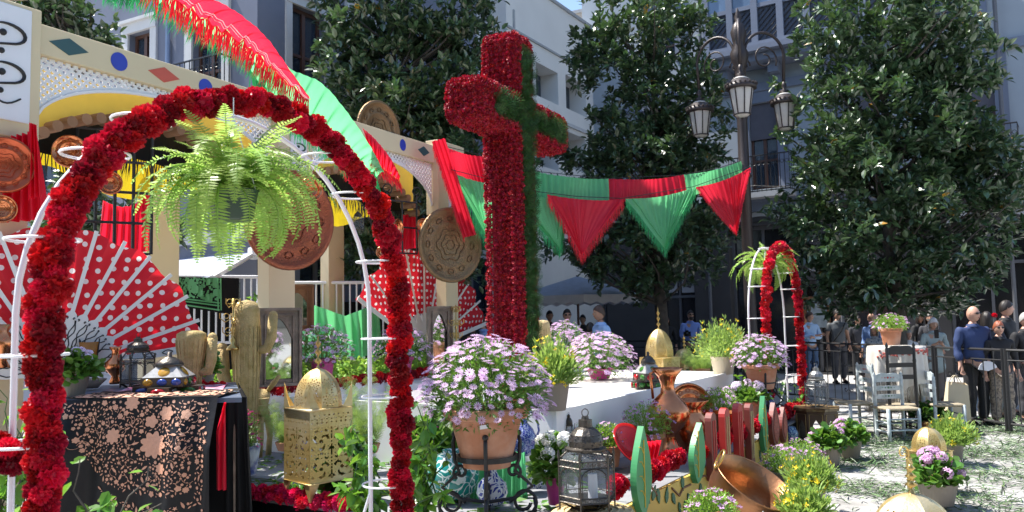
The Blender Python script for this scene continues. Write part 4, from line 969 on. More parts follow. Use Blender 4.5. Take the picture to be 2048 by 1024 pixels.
    # green and small red embroidery
# red curtains round the frame
def drape(label, pts_top, pts_bot, m, seed=0, amp=.05, folds=8, cat='cloth', sag=0.0, name='draped_cloth', d_=None):
    T = [P(*p) for p in pts_top]; B = [P(*p) for p in pts_bot]; t = thing(name, label, cat, (T[0] + B[0]) / 2)
    def pick(Q, x):
        k = x * (len(Q) - 1); i = min(int(k), len(Q) - 2); return Q[i].lerp(Q[i + 1], k - i)
    ph = seed * 1.7
    def f(x, y): return pick(T, x).lerp(pick(B, x), y) + Vector((.3, -1, 0)) * amp * math.sin(x * folds * 2 * PI + ph + 1.2 * y) + Vector((0, 0, -sag * math.sin(PI * x)))
    b = MB(); b.grid(f, 80, 14); obj('cloth', b, m, t, world=True, smooth=True); return t, f
drape('bright red cloth hanging below the near capital of the frame', [(18, 275, 7.1), (72, 262, 7.2)], [(-10, 445, 7.1), (98, 440, 7.2)], RC, 2, .05, 5)
drape('dark red knotted cloth end beside the near capital', [(60, 246, 7.0), (74, 250, 7.0)], [(55, 400, 7.0), (84, 392, 7.0)], RC, 5, .03, 3)
drape('dark red shawl swagged low on the rear grille behind the near arch', [(205, 400, 9.2), (300, 385, 9.4)], [(200, 470, 9.2), (300, 500, 9.4)], M['red_cloth'], 7, .03, 7, sag=.12)
drape('red cloth hanging behind the black grille of the far bay', [(805, 430, 13.2), (832, 428, 13.3)], [(798, 500, 13.2), (840, 495, 13.3)], RC, 8, .03, 3)
# grilles
def grille(label, x0, y0, x1, y1, d0, d1, nx, ny, r_=.018, topbend=0):
    a, c = P(x0, y1, d0), P(x1, y1, d1); t = thing('iron_grille', label, 'grille', a, 0, 'black iron grilles hung in the frame')
    zt = P(x0, y0, d0).z; zb = a.z; c = Vector((c.x, c.y, a.z))
    for i in range(nx + 1):
        p = a.lerp(c, i / nx); b = MB(); b.tube([Vector((p.x, p.y, zb)), Vector((p.x, p.y, zt + (.12 if i in (0, nx) else .0)))], r_, 6); obj('bar', b, M['black_iron'], t, world=True)
    for j in range(ny + 1):
        z = lerp(zb, zt, j / ny); b = MB(); b.tube([Vector((a.x, a.y, z)) + Vector((0, -.02, 0)), Vector((c.x, c.y, z)) + Vector((0, -.02, 0))], r_ * .9, 6); obj('rail', b, M['black_iron'], t, world=True)
    b = MB()
    for i in (0, nx):
        p = a.lerp(c, i / nx); b.tube([Vector((p.x + .08 * math.cos(q) * (1 - q / 12), p.y, zt + .18 + .08 * math.sin(q) * (1 - q / 12))) for q in np.linspace(-1.57, 6, 14)], .01, 5)
    obj('scroll', b, M['black_iron'], t, world=True); return t
grille('black iron window grille inside the near bay behind the carnation arch', 150, 255, 302, 505, 8.3, 8.7, 4, 4)
grille('small black iron grille hung in the far bay beside the post', 775, 400, 834, 505, 12.3, 12.7, 2, 2, .016)
# round copper trays and plates
def plate(label, c, r_, nrm, m, rings=(.62, .82), relief=True, name='copper_plate', tilt=0):
    t = thing(name, label, 'plate', c); b = MB(); Q = frame(nrm)
    b.lathe([(0, 0), (r_ * .55, .0), (r_ * .60, .012), (r_ * .64, .0), (r_ * .86, .01), (r_ * .90, .03), (r_ * .97, .035), (r_, .02), (r_, -.005), (0, -.012)], 44, M=Q.to_3x3()); obj('dish', b, m, t, smooth=True)
    if relief:
        b = MB(); Q3 = Q.to_3x3()
        for k in range(12):
            a = k * PI / 6; b.tube([Q3 @ Vector((r_ * (.70 + .06 * math.cos(q)) * math.cos(a + .13 * math.sin(q)), r_ * (.70 + .06 * math.cos(q)) * math.sin(a + .13 * math.sin(q)), .012)) for q in np.linspace(0, 2 * PI, 10)], r_ * .014, 4)
        for k in range(3): b.tube([Q3 @ Vector((r_ * (.12 + .14 * k) * math.cos(a) * (1 + .1 * math.cos(6 * a)), r_ * (.12 + .14 * k) * math.sin(a) * (1 + .1 * math.cos(6 * a)), .008)) for a in np.linspace(0, 2 * PI, 40)], r_ * .012, 4)
        obj('relief', b, m, t, smooth=True)
    return t
plate('large round copper tray standing on top of the beam', P(757, 262, 12.35), .47, Vector((.80, -.55, -.05)), M['copper_dull'])
plate('large round red copper tray on the middle post behind the fern', P(580, 440, 9.55) , .60, Vector((.72, -.69, -.05)), mat('copper_redbrown', (.30, .10, .06), .42, metal=.8, bump=.7, bscale=40, col2=(.25, .08, .04)))
plate('large round engraved tray on the far post of the frame', P(901, 490, 12.75), .60, Vector((.62, -.78, 0)), mat('copper_olive', (.23, .14, .075), .45, metal=.8, bump=.8, bscale=40, col2=(.22, .15, .08)))
plate('shiny red copper dish at the near post below the lettered panel', P(8, 330, 6.9), .245, Vector((.55, -.83, 0)), M['copper_red'])
plate('flat wooden looking plate under the red copper dish', P(3, 418, 6.9), .12, Vector((.55, -.83, 0)), M['copper'], name='copper_plate')
plate('scalloped copper plate on the black grille', P(220, 366, 8.2), .12, Vector((.4, -.9, 0)), M['copper'])
plate('round copper plate on the rear beige post behind the grille', P(276, 335, 9.6), .19, Vector((.5, -.86, 0)), M['copper'])
plate('copper bowl hung behind the white hoop of the near arch', P(140, 303, 8.2), .17, Vector((.3, -.93, 0)), M['copper'])
plate('small copper plate at the middle post over the large tray', P(622, 378, 9.3), .14, Vector((.6, -.8, 0)), M['copper'])
plate('bright copper ladle bowl hung on the far grille beside the post', P(846, 450, 12.5), .10, Vector((.2, -1, .2)), M['copper'], relief=False)
plate('copper plate seen half side-on behind the carnations in the far bay', P(794, 456, 12.3), .14, Vector((.9, -.4, 0)), M['copper'], relief=False)
plate('small copper plate low behind the white hoop in the far bay', P(764, 505, 12.4), .10, Vector((.5, -.9, 0)), M['copper'], relief=False)
plate('gold coloured bowl on top of the near capital', P(22, -2, 7.4), .14, Vector((0, -.3, 1)), M['brass'], relief=False)
# ------------------------------------------------------------------ polka dot fans
def dots_mat():
    m = bpy.data.materials.new('red_polka_cloth'); m.use_nodes = True; t = m.node_tree; N = t.nodes; L = t.links; b = N['Principled BSDF']; out = N['Material Output']
    tc = N.new('ShaderNodeTexCoord'); vo = N.new('ShaderNodeTexVoronoi'); vo.inputs['Scale'].default_value = 9.0; vo.inputs['Randomness'].default_value = .28; vo.voronoi_dimensions = '2D'
    sx = N.new('ShaderNodeSeparateXYZ'); cx = N.new('ShaderNodeCombineXYZ'); L.new(tc.outputs['Object'], sx.inputs[0]); L.new(sx.outputs['X'], cx.inputs['X']); L.new(sx.outputs['Z'], cx.inputs['Y']); L.new(cx.outputs[0], vo.inputs['Vector'])
    lt = N.new('ShaderNodeMath'); lt.operation = 'LESS_THAN'; lt.inputs[1].default_value = .215; L.new(vo.outputs['Distance'], lt.inputs[0])
    mx = N.new('ShaderNodeMix'); mx.data_type = 'RGBA'; mx.inputs['A'].default_value = (.66, .012, .028, 1); mx.inputs['B'].default_value = (.85, .80, .80, 1); L.new(lt.outputs[0], mx.inputs['Factor'])
    L.new(mx.outputs['Result'], b.inputs['Base Color']); b.inputs['Roughness'].default_value = .6
    tr = N.new('ShaderNodeBsdfTranslucent'); L.new(mx.outputs['Result'], tr.inputs[0]); ms = N.new('ShaderNodeMixShader'); ms.inputs[0].default_value = .3; L.new(b.outputs[0], ms.inputs[1]); L.new(tr.outputs[0], ms.inputs[2]); L.new(ms.outputs[0], out.inputs[0]); return m
DOT = dots_mat(); FW = mat('fan_white', (.72, .70, .68), .55, var=.03)
def fan(label, c, right, Rr, a0, a1, n, r0, guard=True, curls=True):
    ang = math.atan2(right[1], right[0]); t = thing('folding_fan', label, 'fan', c, ang, 'giant polka dot fans')
    def pt(a, r_, y=0): return Vector((r_ * math.cos(a), y, r_ * math.sin(a)))
    nn = n * 2
    def f(x, y): k = x * n; fold = abs((k % 1) - .5) * 2; return pt(lerp(a0, a1, x), lerp(r0, Rr * (1 + .02 * math.sin(x * 50)), y), .07 * (fold - .5) * (.3 + .7 * y))
    b = MB(); b.grid(f, n * 4, 10); obj('cloth', b, DOT, t)
    for k in range(n + 1):
        a = lerp(a0, a1, k / n); b = MB(); d = Vector((math.cos(a), 0, math.sin(a))); s = Vector((-math.sin(a), 0, math.cos(a))); w = .017 if 0 < k < n else .035
        q = lambda r_, w_, y: [d * r_ - s * w_ + Vector((0, y, 0)), d * r_ + s * w_ + Vector((0, y, 0))]
        b.box(d * (r0 + Rr * .99) / 2 + Vector((0, -.052, 0)), (w * 2, .012, Rr * .99 - r0 + .08), Matrix(((s.x, 0, d.x), (0, 1, 0), (s.z, 0, d.z))))
        # lower blade widening and cut to a point
        V = []
        prof = [(.04, .01), (.15, .02), (r0 * .45, .055), (r0 * .7, .065), (r0 * .88, .06), (r0 * 1.0, .04), (r0 * 1.06, .012)]
        for y in (-.045 - .002 * (k % 2), -.057 - .002 * (k % 2)):
            for r_, w_ in prof: V += [d * r_ - s * w_ + Vector((0, y, 0)), d * r_ + s * w_ + Vector((0, y, 0))]
        m_ = len(prof); F = [(2 * i, 2 * i + 1, 2 * i + 3, 2 * i + 2) for i in range(m_ - 1)] + [(2 * m_ + 2 * i, 2 * m_ + 2 * i + 2, 2 * m_ + 2 * i + 3, 2 * m_ + 2 * i + 1) for i in range(m_ - 1)]
        F += [(2 * i, 2 * i + 2, 2 * m_ + 2 * i + 2, 2 * m_ + 2 * i) for i in range(m_ - 1)] + [(2 * i + 1, 2 * m_ + 2 * i + 1, 2 * m_ + 2 * i + 3, 2 * i + 3) for i in range(m_ - 1)]
        b.add(V, F); rib = obj('rib', b, FW, t)
        if curls:
            b = MB(); y = -.063
            for sg in (-1, 1):
                b.tube([d * (r0 * (.35 + .55 * q_)) + s * sg * (.030 + .016 * math.sin(q_ * 9 + k)) + Vector((0, y, 0)) for q_ in np.linspace(0, 1, 9)], .0045, 4)
                cc_ = d * (r0 * .93) + s * sg * .030; b.tube([cc_ + (d * math.cos(q_) + s * sg * math.sin(q_)) * .018 * (1 - q_ / 9) + Vector((0, y, 0)) for q_ in np.linspace(PI, PI + 6, 10)], .004, 4)
            if k % 2 == 0: b.ball(d * r0 * .62 + Vector((0, y, 0)), .011, 6, 4)
            if k in (0, n):
                for q0 in (.3, .5, .7):
                    for sg in (-1, 1): b.tube([d * lerp(r0, Rr, q0 + .13 * q_) + s * sg * .02 * math.sin(PI * q_) + Vector((0, -.062, 0)) for q_ in np.linspace(0, 1, 7)], .004, 4)
            obj('painted_curls', b, M['ink'], rib)
    b = MB(); b.ball((0, -.07, 0), .03, 10, 6); obj('pivot_pin', b, M['brass'], t, smooth=True)
    return t
fan('giant red polka dot fan with white ribs behind the shawl covered table', P(108, 742, 7.25), (.82, .57), 1.27, R(8), R(178), 15, .52)
fan('giant red polka dot fan standing behind the far post of the frame', P(845, 700, 13.9), (.60, .80), 1.72, R(14), R(150), 9, .62, curls=False)
# ------------------------------------------------------------------ lamp post
lp = P(1500, 600, 15.0); lamp = thing('street_lamp', 'ornate cast iron lamp post with three hanging glass lanterns on scrolled arms', 'street lamp', (lp.x, lp.y, 0))
IR = mat('cast_iron', (.045, .035, .034), .45, metal=.3, bump=.2)
b = MB(); b.lathe([(.26, 0), (.26, .25), (.20, .3), (.18, .9), (.13, 1.0), (.105, 1.2), (.10, 4.2), (.13, 4.25), (.10, 4.32), (.09, 5.9), (.12, 6.0), (.09, 6.1), (.085, 6.3), (.15, 6.45), (.17, 6.6), (.10, 6.75), (.12, 6.85), (.15, 7.0), (.10, 7.15), (.05, 7.22), (.07, 7.30), (.0, 7.5)], 16, lobes=8, la=.05); obj('post', b, IR, lamp, smooth=True)
fg = mat('frosted_glass', (.72, .70, .68), .45, var=.08, trans=.35)
zc_ = P(1500, 200, 15.0).z
def lantern_arm(a, zoff, R_=.62, ls=.78):
    d = Vector((math.cos(a), math.sin(a), 0)); z0 = zc_ + zoff
    g = MB(); pts = [d * .08 + Vector((0, 0, z0 + .1))] + [d * (R_ * .62 - R_ * .5 * math.cos(q)) + Vector((0, 0, z0 + .75 + R_ * .55 * math.sin(q))) for q in np.linspace(0, PI * .95, 14)] + [d * R_ * 1.08 + Vector((0, 0, z0 + .30))]
    g.tube(pts, .028, 8)
    g.tube([d * (R_ * .62 + .26 * math.cos(q) * (1 - q / 11)) + Vector((0, 0, z0 + .72 + .26 * math.sin(q) * (1 - q / 11))) for q in np.linspace(-.5, 8, 26)], .016, 6)
    g.tube([d * (.12 + .1 * math.cos(q) * (1 - q / 9)) + Vector((0, 0, z0 + .55 + .14 * math.sin(q) * (1 - q / 9))) for q in np.linspace(0, 7, 20)], .014, 6)
    g.tube([d * .09 + Vector((0, 0, z0 - .5)), d * .16 + Vector((0, 0, z0 - .2)), d * .12 + Vector((0, 0, z0 + .2))], .018, 6)
    for k in range(7): g.ball(d * (.13 + .01 * (k % 2)) + Vector((0, 0, z0 - .4 + .12 * k)), .028, 6, 4)
    arm = obj('arm', g, IR, lamp, smooth=True); c = d * R_ * 1.08 + Vector((0, 0, z0 - .50))
    g = MB(); g.lathe([(0, .80), (.03, .78), (.05, .70), (.02, .64), (.09, .61), (.05, .56), (.16, .50), (.21, .44), (.27, .40), (.27, .34), (.24, .33), (.20, .33)], 20, c=c, lobes=10, la=.02); obj('lantern_cap', g, IR, lamp, smooth=True)
    g = MB(); g.lathe([(.205, .33), (.135, -.12), (.10, -.15), (0, -.16)], 20, c=c); obj('glass', g, fg, lamp, smooth=True)
    g = MB()
    for k in range(8):
        q = 2 * PI * k / 8; e = Vector((math.cos(q), math.sin(q), 0)); g.tube([c + e * .212 + Vector((0, 0, .33)), c + e * .142 + Vector((0, 0, -.12))], .012, 5)
    g.tube([c + Vector((math.cos(q) * .145, math.sin(q) * .145, -.12)) for q in np.linspace(0, 2 * PI, 21)[:-1]], .014, 5, closed=True)
    for k in range(20): q = 2 * PI * k / 20; g.ball(c + Vector((math.cos(q) * .27, math.sin(q) * .27, .42)), .024, 5, 4)
    obj('lantern_frame', g, IR, lamp)
    g = MB(); g.lathe([(0, .46), (.16, .51), (.10, .55), (0, .56)], 16, c=c); obj('dome_glass', g, fg, lamp, smooth=True)
for a, zo in ((R(15), .12), (R(132), .12), (R(254), .12)): lantern_arm(a, zo, .86)
# ------------------------------------------------------------------ black iron railing of the enclosure
rp = [P(x, 650, d) for x, d in ((1040, 20.0), (1180, 19.2), (1330, 18.0), (1470, 16.8), (1600, 15.6), (1735, 13.9), (1865, 12.5), (2004, 11.2), (2140, 10.3))]
for k, (a, c) in enumerate(zip(rp[:-1], rp[1:])):
    a = Vector((a.x, a.y, 0)); c = Vector((c.x, c.y, 0)); t = thing('railing_section', ['black railing section farthest off, behind the cross', 'black railing section behind the purple daisies of the basin', 'black railing section behind the gold domes', 'black railing section below the far carnation arch fern', 'black railing section before the man with folded arms', 'black railing section behind the lattice side chair', 'black railing section behind the white cloth table', 'black railing section before the man with the paper bag'][k], 'railing', a, 0, 'black iron railings round the display')
    L = (c - a).length; d = (c - a).normalized(); at = lambda s, z: a + d * s + Vector((0, 0, z))
    b = MB()
    for z, r_ in ((1.12, .02), (.98, .012), (.12, .018)): b = MB(); b.tube([at(.03, z), at(L - .03, z)], r_, 6); obj('rail', b, M['rail_black'], t, world=True)
    b = MB()
    for s in (.03, L - .03): b = MB(); b.tube([at(s, 0), at(s, 1.14)], .024, 8); b.box(at(s, .012) , (.16, .12, .024)); obj('post', b, M['rail_black'], t, world=True)
    nb = int(L / .17)
    for i in range(1, nb):
        b = MB(); s = L * i / nb; b.tube([at(s, .12), at(s, .98 if i % 3 else 1.12)], .009, 5); obj('bar', b, M['rail_black'], t, world=True)
    b = MB()
    for i in range(2, nb, 5):
        for sg in (-1, 1):
            for zc in (.76, .32): b.tube([at(L * i / nb + sg * (.075 + .07 * math.cos(q) * (1 - q / 10)), zc + .07 * math.sin(q) * (1 - q / 10)) for q in np.linspace(PI, PI + 6.3, 14)], .008, 4)
    obj('scrolls', b, M['rail_black'], t, world=True, kind='stuff')
# ------------------------------------------------------------------ white steps railing with green cloth, and the draped black one
def wfence(label, x0, x1, d0, d1, ytop, ybot, n):
    a, c = P(x0, ytop, d0), P(x1, ytop, d1); zt = a.z; zb = P(x0, ybot, d0).z; c = Vector((c.x, c.y, zt)); t = thing('white_railing', label, 'railing', (a.x, a.y, zb), 0, 'white tube railings behind the frame')
    b = MB(); b.tube([a, c], .03, 8); obj('rail', b, M['white_tube'], t, world=True); b = MB(); b.tube([Vector((a.x, a.y, zb)), Vector((c.x, c.y, zb))], .025, 8); obj('rail', b, M['white_tube'], t, world=True)
    for i in range(n + 1):
        p = a.lerp(c, i / n); b = MB(); b.tube([Vector((p.x, p.y, zb if i % 5 else zb - .9)), p], .016 if i % 5 else .03, 6); obj('bar', b, M['white_tube'], t, world=True)
    return t
wfence('white tube railing with the green cloth swag, on the stair behind the purple daisies', 520, 842, 14.2, 15.2, 566, 690, 24)
wfence('white tube railing partly covered by the black and green shawl', 300, 516, 13.2, 14.0, 553, 690, 15)
t, f = drape('green cloth swagged along the white railing', [(600, 600, 14.0), (690, 632, 14.2), (758, 606, 14.4)], [(600, 715, 14.0), (700, 720, 14.2), (764, 705, 14.4)], M['green_cloth'], 3, .07, 5, sag=.0)
t, f = drape('black shawl hung over the white railing behind the fan', [(325, 553, 12.9), (478, 556, 13.4)], [(330, 608, 12.9), (478, 632, 13.4)], M['black_cloth'], 3, .03, 3)
emb = MB(); rr = random.Random(5)
for k in range(330):
    x, y = rr.random() * .72 + .02, rr.random() * .62 + .03; r_ = rr.uniform(.008, .024) if k > 10 else .06; p = f(x, y) + Vector((0, -.012, 0)); m_ = 8
    emb.add([p] + [p + Vector((math.cos(a) * r_ * (1 + .25 * (i % 2)), 0, math.sin(a) * r_ * (1 + .25 * (i % 2)))) for i, a in enumerate(np.linspace(0, 2 * PI, m_ + 1)[:-1])], [(0, i + 1, (i + 1) % m_ + 1) for i in range(m_)])
for yy in (.72, .8, .92): emb.tube([f(x, yy) + Vector((0, -.02, 0)) for x in np.linspace(.02, .74, 20)], .012, 4)
for xx in (.72, .76): emb.tube([f(xx, y) + Vector((0, -.02, 0)) for y in np.linspace(.02, .92, 10)], .012, 4)
obj('embroidery', emb, mat('emb_green', (.10, .32, .13), .6), t, world=True, kind='stuff')
b = MB(); # dark slatted back seen through the railing
dk = thing('dark_hoarding', 'dark hoarding standing behind the white tube railings', 'hoarding', P(560, 640, 15.8)); a, c = P(290, 640, 14.6), P(900, 640, 16.6)
WH = (Vector((a.x, a.y, 0)), Vector((c.x, c.y, 0)), (Vector((c.x, c.y, 0)) - Vector((a.x, a.y, 0))).normalized(), None); WH = (*WH[:3], Vector((WH[2].y, -WH[2].x, 0)))
wallbox(b, WH, 0, (WH[1] - WH[0]).length, 0, P(560, 606, 15.6).z, -.05, 0); obj('board', b, M['black_cloth'], dk, world=True)
# white parasol over the cafe terrace
ps = thing('cafe_parasol', 'large blue-grey cafe parasol beside the cross with white valance', 'parasol', P(1150, 600, 20)); c = P(1155, 575, 20)
b = MB(); 
for k in range(8):
    a0, a1 = k * PI / 4, (k + 1) * PI / 4; r_ = 1.7
    b.add([c + Vector((0, 0, .28)), c + Vector((r_ * math.cos(a0), r_ * math.sin(a0), -.22)), c + Vector((r_ * math.cos(a1), r_ * math.sin(a1), -.22))], [(0, 1, 2)])
obj('canopy', b, mat('parasol_cloth', (.42, .50, .62), .7, trans=.3), ps, world=True)
b = MB()
for k in range(8):
    a0, a1 = k * PI / 4, (k + 1) * PI / 4; r_ = 1.7
    for j in range(4):
        p, q = [c + Vector((r_ * math.cos(a0), r_ * math.sin(a0), -.22)).lerp(Vector((r_ * math.cos(a1), r_ * math.sin(a1), -.22)), e) for e in (j / 4, (j + 1) / 4)]
        b.add([p, q, q + Vector((0, 0, -.16)), (p + q) / 2 + Vector((0, 0, -.22)), p + Vector((0, 0, -.16))], [(0, 1, 2, 3, 4)])
obj('valance', b, mat('valance', (.5, .5, .52), .7), ps, world=True)
b = MB(); b.tube([c + Vector((0, 0, .3)), Vector((c.x, c.y, 0))], .03, 8); obj('pole', b, frame_brown, ps, world=True)
# ------------------------------------------------------------------ plants
def petal_flower(n, wid, cup, two=False, cr=.16):
    m = MB()
    for k in range(n):
        a = 2 * PI * k / n; c, s = math.cos(a), math.sin(a); q = lambda r_, t, z: (r_ * c - t * s, r_ * s + t * c, z)
        m.add([q(.08, 0, 0), q(.6, wid, cup * .5), q(1, wid * .3, cup), q(1, -wid * .3, cup), q(.6, -wid, cup * .5)], [(0, 4, 3, 2, 1)], 0)
    m.add([(cr * math.cos(a), cr * math.sin(a), .05) for a in np.linspace(0, 2 * PI, 7)[:-1]] + [(0, 0, .12)], [(i, (i + 1) % 6, 6) for i in range(6)], 1)
    return m.tpl()
DAISY = petal_flower(11, .13, .10); PETU = petal_flower(5, .36, .22, cr=.24); YFL = petal_flower(4, .34, .3, cr=.2)
FM = {
 'lilac': (mat('lilac_petal', (.74, .52, .78), .5, inst=.25, hue=.018, trans=.42, tcol=(.9, .6, .9)), mat('lilac_eye', (.22, .03, .16), .6)),
 'lilac_i': (mat('lilac_petal_i', (.66, .46, .70), .5, island=.22, hue=.015, trans=.25), mat('lilac_eye2', (.22, .03, .16), .6)),
 'petunia': (mat('petunia_petal', (.62, .36, .62), .5, island=.35, hue=.02, trans=.4), mat('petunia_eye', (.10, .01, .08), .6)),
 'yellow': (mat('yellow_petal', (.92, .70, .02), .5, island=.2, trans=.45), mat('yellow_eye', (.8, .45, .02), .6)),
 'magenta': (mat('magenta_petal', (.62, .02, .22), .5, island=.3, trans=.3), mat('magenta_eye', (.4, .02, .1), .6)),
 'gwhite': (mat('geranium_white', (.92, .92, .92), .5, island=.05, trans=.5), mat('gw_eye', (.6, .6, .4), .6)),
 'gpink': (mat('geranium_pink', (.84, .56, .80), .5, island=.15, hue=.01, trans=.45), mat('gp_eye', (.35, .02, .15), .6)),
 'gpale': (mat('geranium_pale', (.90, .80, .92), .5, island=.1, trans=.5), mat('gpa_eye', (.45, .05, .3), .6)),
}
def pot(t, rb, rt, h, m, rim=True, z=0):
    b = MB()
    if rim: b.lathe([(0, z), (rb, z), (lerp(rb, rt, .8), z + h * .8), (rt * 1.06, z + h * .82), (rt * 1.10, z + h * .86), (rt * 1.10, z + h * .98), (rt * 1.04, z + h), (rt * .96, z + h), (rt * .92, z + h * .9), (0, z + h * .88)], 28)
    else: b.lathe([(0, z), (rb, z), (rt, z + h), (rt * .95, z + h), (rt * .9, z + h * .9), (0, z + h * .88)], 28)
    obj('pot', b, m, t, smooth=False); t.children
    for p_ in b.g: pass
LSM = MB(); LSM.add([(0, 0, 0), (-.16, .5, .03), (0, 1, -.04), (.16, .5, .03)], [(0, 1, 2, 3)]); LSL = LSM.tpl()
LRD = MB(); LRD.add([(0, 0, 0), (-.38, .35, .08), (-.42, .75, .02), (0, 1, -.05), (.42, .75, .02), (.38, .35, .08)], [(0, 1, 2, 3, 4, 5)]); LRND = LRD.tpl()
def plant(label, cat, base, potd, dome, kind, nflow, fs, nleaf, ls, leafm, leafT=None, single=False, seed=0, name='potted_plant', group=None, top=.15, clumps=0, foliage_up=.4, z0=0, spiky=0):
    """potd = (rb, rt, h, material, rim); dome = (rx, height, drop)"""
    random.seed(seed); t = thing(name, label, cat, base, 0, group); rb, rt, h, pm, rim = potd
    if h > 0: pot(t, rb, rt, h, pm, rim, z0); b = MB(); b.lathe([(0, z0 + h * .90), (rt * .91, z0 + h * .90)], 16); obj('soil', b, M['soil'], t)
    rx, dh, drop = dome; c = Vector((0, 0, z0 + h)); leaves = []
    for k in range(nleaf):
        v = rdir(); v.z = abs(v.z) if random.random() > .22 else -abs(v.z) * .6; r_ = random.uniform(.25, 1) ** .6
        if spiky: r_ *= 1 + .30 * math.sin(v.x * 9 + seed) * math.sin(v.y * 8 + v.z * 9)
        p = c + Vector((v.x * rx * r_, v.y * rx * r_, v.z * (dh if v.z > 0 else drop) * r_ + dh * .08)); d = (v + rdir() * (.55 if spiky else .9) + Vector((0, 0, foliage_up))).normalized()
        leaves.append(Matrix.Translation(p) @ rot_to(d, random.uniform(-1, 1)) @ Matrix.Scale(ls * random.uniform(.6, 1.3), 4))
    b = MB(); b.stamp(leafT or LSL, leaves); obj('foliage', b, leafm, t, kind='stuff')
    b = MB()
    for k in range(int(14 + rx * 60)):
        v = rdir(.5); v.z = abs(v.z); e = c + Vector((v.x * rx * .9, v.y * rx * .9, v.z * dh * .9)); b.tube([c + Vector((v.x * rt * .4, v.y * rt * .4, -.02)), c.lerp(e, .5) + Vector((0, 0, dh * .12)), e], [.004, .003, .0015], 4, cap=False)
    obj('stems', b, leafm, t, kind='stuff')
    mats = []; spots = []
    for k in range(nflow):
        v = rdir(.55 if kind == 'lilac' else .25); 
        if v.z < -.25: v.z *= -1
        spots.append(v.normalized())
    T = {'lilac': DAISY, 'lilac_i': DAISY, 'yellow': YFL}.get(kind, PETU)
    if clumps:
        centres = [rdir(.9) for _ in range(clumps)]
        for q in centres:
            q.z = abs(q.z) * .8 + .35; cp = c + Vector((q.x * rx * .85, q.y * rx * .85, q.z * dh * 1.02)); cr = fs * 2.3
            for k in range(26):
                v = rdir(.3); mats.append(Matrix.Translation(cp + v * cr * .75) @ frame(v) @ rotz(random.random() * 6) @ Matrix.Scale(fs * random.uniform(.8, 1.1), 4))
    for v in spots:
        r_ = random.uniform(.97, 1.14) * ((1 + .25 * math.sin(v.x * 9 + seed) * math.sin(v.y * 8 + v.z * 9)) if spiky else 1); p = c + Vector((v.x * rx * r_, v.y * rx * r_, (v.z * dh if v.z > 0 else v.z * drop) * r_ + dh * .06))
        if spiky:
            for j in range(3): mats.append(Matrix.Translation(p + rdir() * fs * 1.2 + Vector((0, 0, fs * j))) @ frame((v + rdir() * .6).normalized()) @ Matrix.Scale(fs * random.uniform(.7, 1.1), 4))
        else: mats.append(Matrix.Translation(p) @ frame((v * .7 + Vector((0, 0, .75)) + rdir() * .45).normalized()) @ rotz(random.random() * 6) @ Matrix.Scale(fs * random.choice((.45, .8, .95, 1.05, 1.15)) * random.uniform(.9, 1.1), 4))
    if single:
        me = meshof(T, 'blossom', list(FM[kind]))
        mats.sort(key=lambda q: q.translation.y - .5 * q.translation.z)
        for m_ in mats[:300]: link('blossom', me, t, m_)
        mats = mats[300:]
    if mats: b = MB(); b.stamp(T, mats); obj('blossoms', b, list(FM[kind]), t, kind='stuff')
    return t
TC, PG, PM_, PC_ = M['terracotta'], M['pot_grey'], M['pot_magenta'], M['pot_cream']
def scroll_stand(label, c, z0, zr, rr_, seed=0, n=4):
    t = thing('plant_stand', label, 'plant stand', (c[0], c[1], z0)); H = zr - z0; BI = M['black_iron']
    b = MB(); b.lathe([(rr_, H), (rr_ + .012, H), (rr_ + .012, H + .035), (rr_, H + .035), (rr_, H)], 28); obj('ring', b, BI, t, smooth=False)
    for k in range(n):
        a = 2 * PI * k / n + R(-90); d = Vector((math.cos(a), math.sin(a), 0)); b = MB(); z = Vector((0, 0, 1))
        pts = [d * (rr_ + .015) + z * (H + .17), d * (rr_ + .03) + z * (H + .12), d * (rr_ + .02) + z * H, d * (rr_ * .95) + z * (H * .80), d * (rr_ + .11) + z * (H * .55), d * (rr_ * .9) + z * (H * .36), d * (rr_ * .75) + z * (H * .30)]
        b.tube(pts, .014, 8); b.ball(d * (rr_ + .02) + z * (H + .18), .022, 8, 6)
        b.tube([d * (rr_ + .05) + z * (H * .30) + (d * math.cos(q) + z * math.sin(q)) * (.085 * (1 - q / 13)) for q in np.linspace(-2, 6, 22)], .013, 6)
        b.tube([d * (rr_ * .9) + z * (H * .80) + (d * math.cos(q) + z * math.sin(q)) * (.05 * (1 - q / 10)) for q in np.linspace(-1, 5.5, 16)], .012, 6)
        b.tube([d * (rr_ + .12) + z * (H * .36), d * (rr_ + .13) + z * (H * .15), d * (rr_ + .02) + z * .03, d * (rr_ + .06) + z * .0], .013, 6)
        obj('leg', b, BI, t, smooth=True)
    b = MB()
    for k in range(2): a = PI * k / 2; d = Vector((math.cos(a), math.sin(a), 0)); b.tube([d * -(rr_ * .9) + Vector((0, 0, H * .36)), Vector((0, 0, H * .30)), d * (rr_ * .9) + Vector((0, 0, H * .36))], .013, 6)
    obj('stretcher', b, BI, t); return t
# big daisy on its stand
D1 = P(974, 932, 5.75)
scroll_stand('black wrought iron scroll stand under the large terracotta daisy pot', D1, .3, .72, .205)
plant('large terracotta pot overflowing with lilac daisies on the scroll stand', 'plant', D1, (.165, .272, .41, TC, True), (.43, .42, .36), 'lilac', 620, .030, 5200, .05, M['leaf_mid'], single=True, seed=11, name='daisy_pot', group='lilac daisy pots')
t = bpy.data.objects['daisy_pot']; b = MB(); b.grid(lambda x, y: (.245 * math.sin(R(-8 + 13 * x)), -.252 * math.cos(R(-8 + 13 * x)) - .003 - .012 * y, .285 + .028 * y + .008 * x), 6, 2); obj('price_sticker', b, M['sign_white'], t)
strip_o = (BK[0] + VV.x * BW, BK[1] + VV.y * BW)
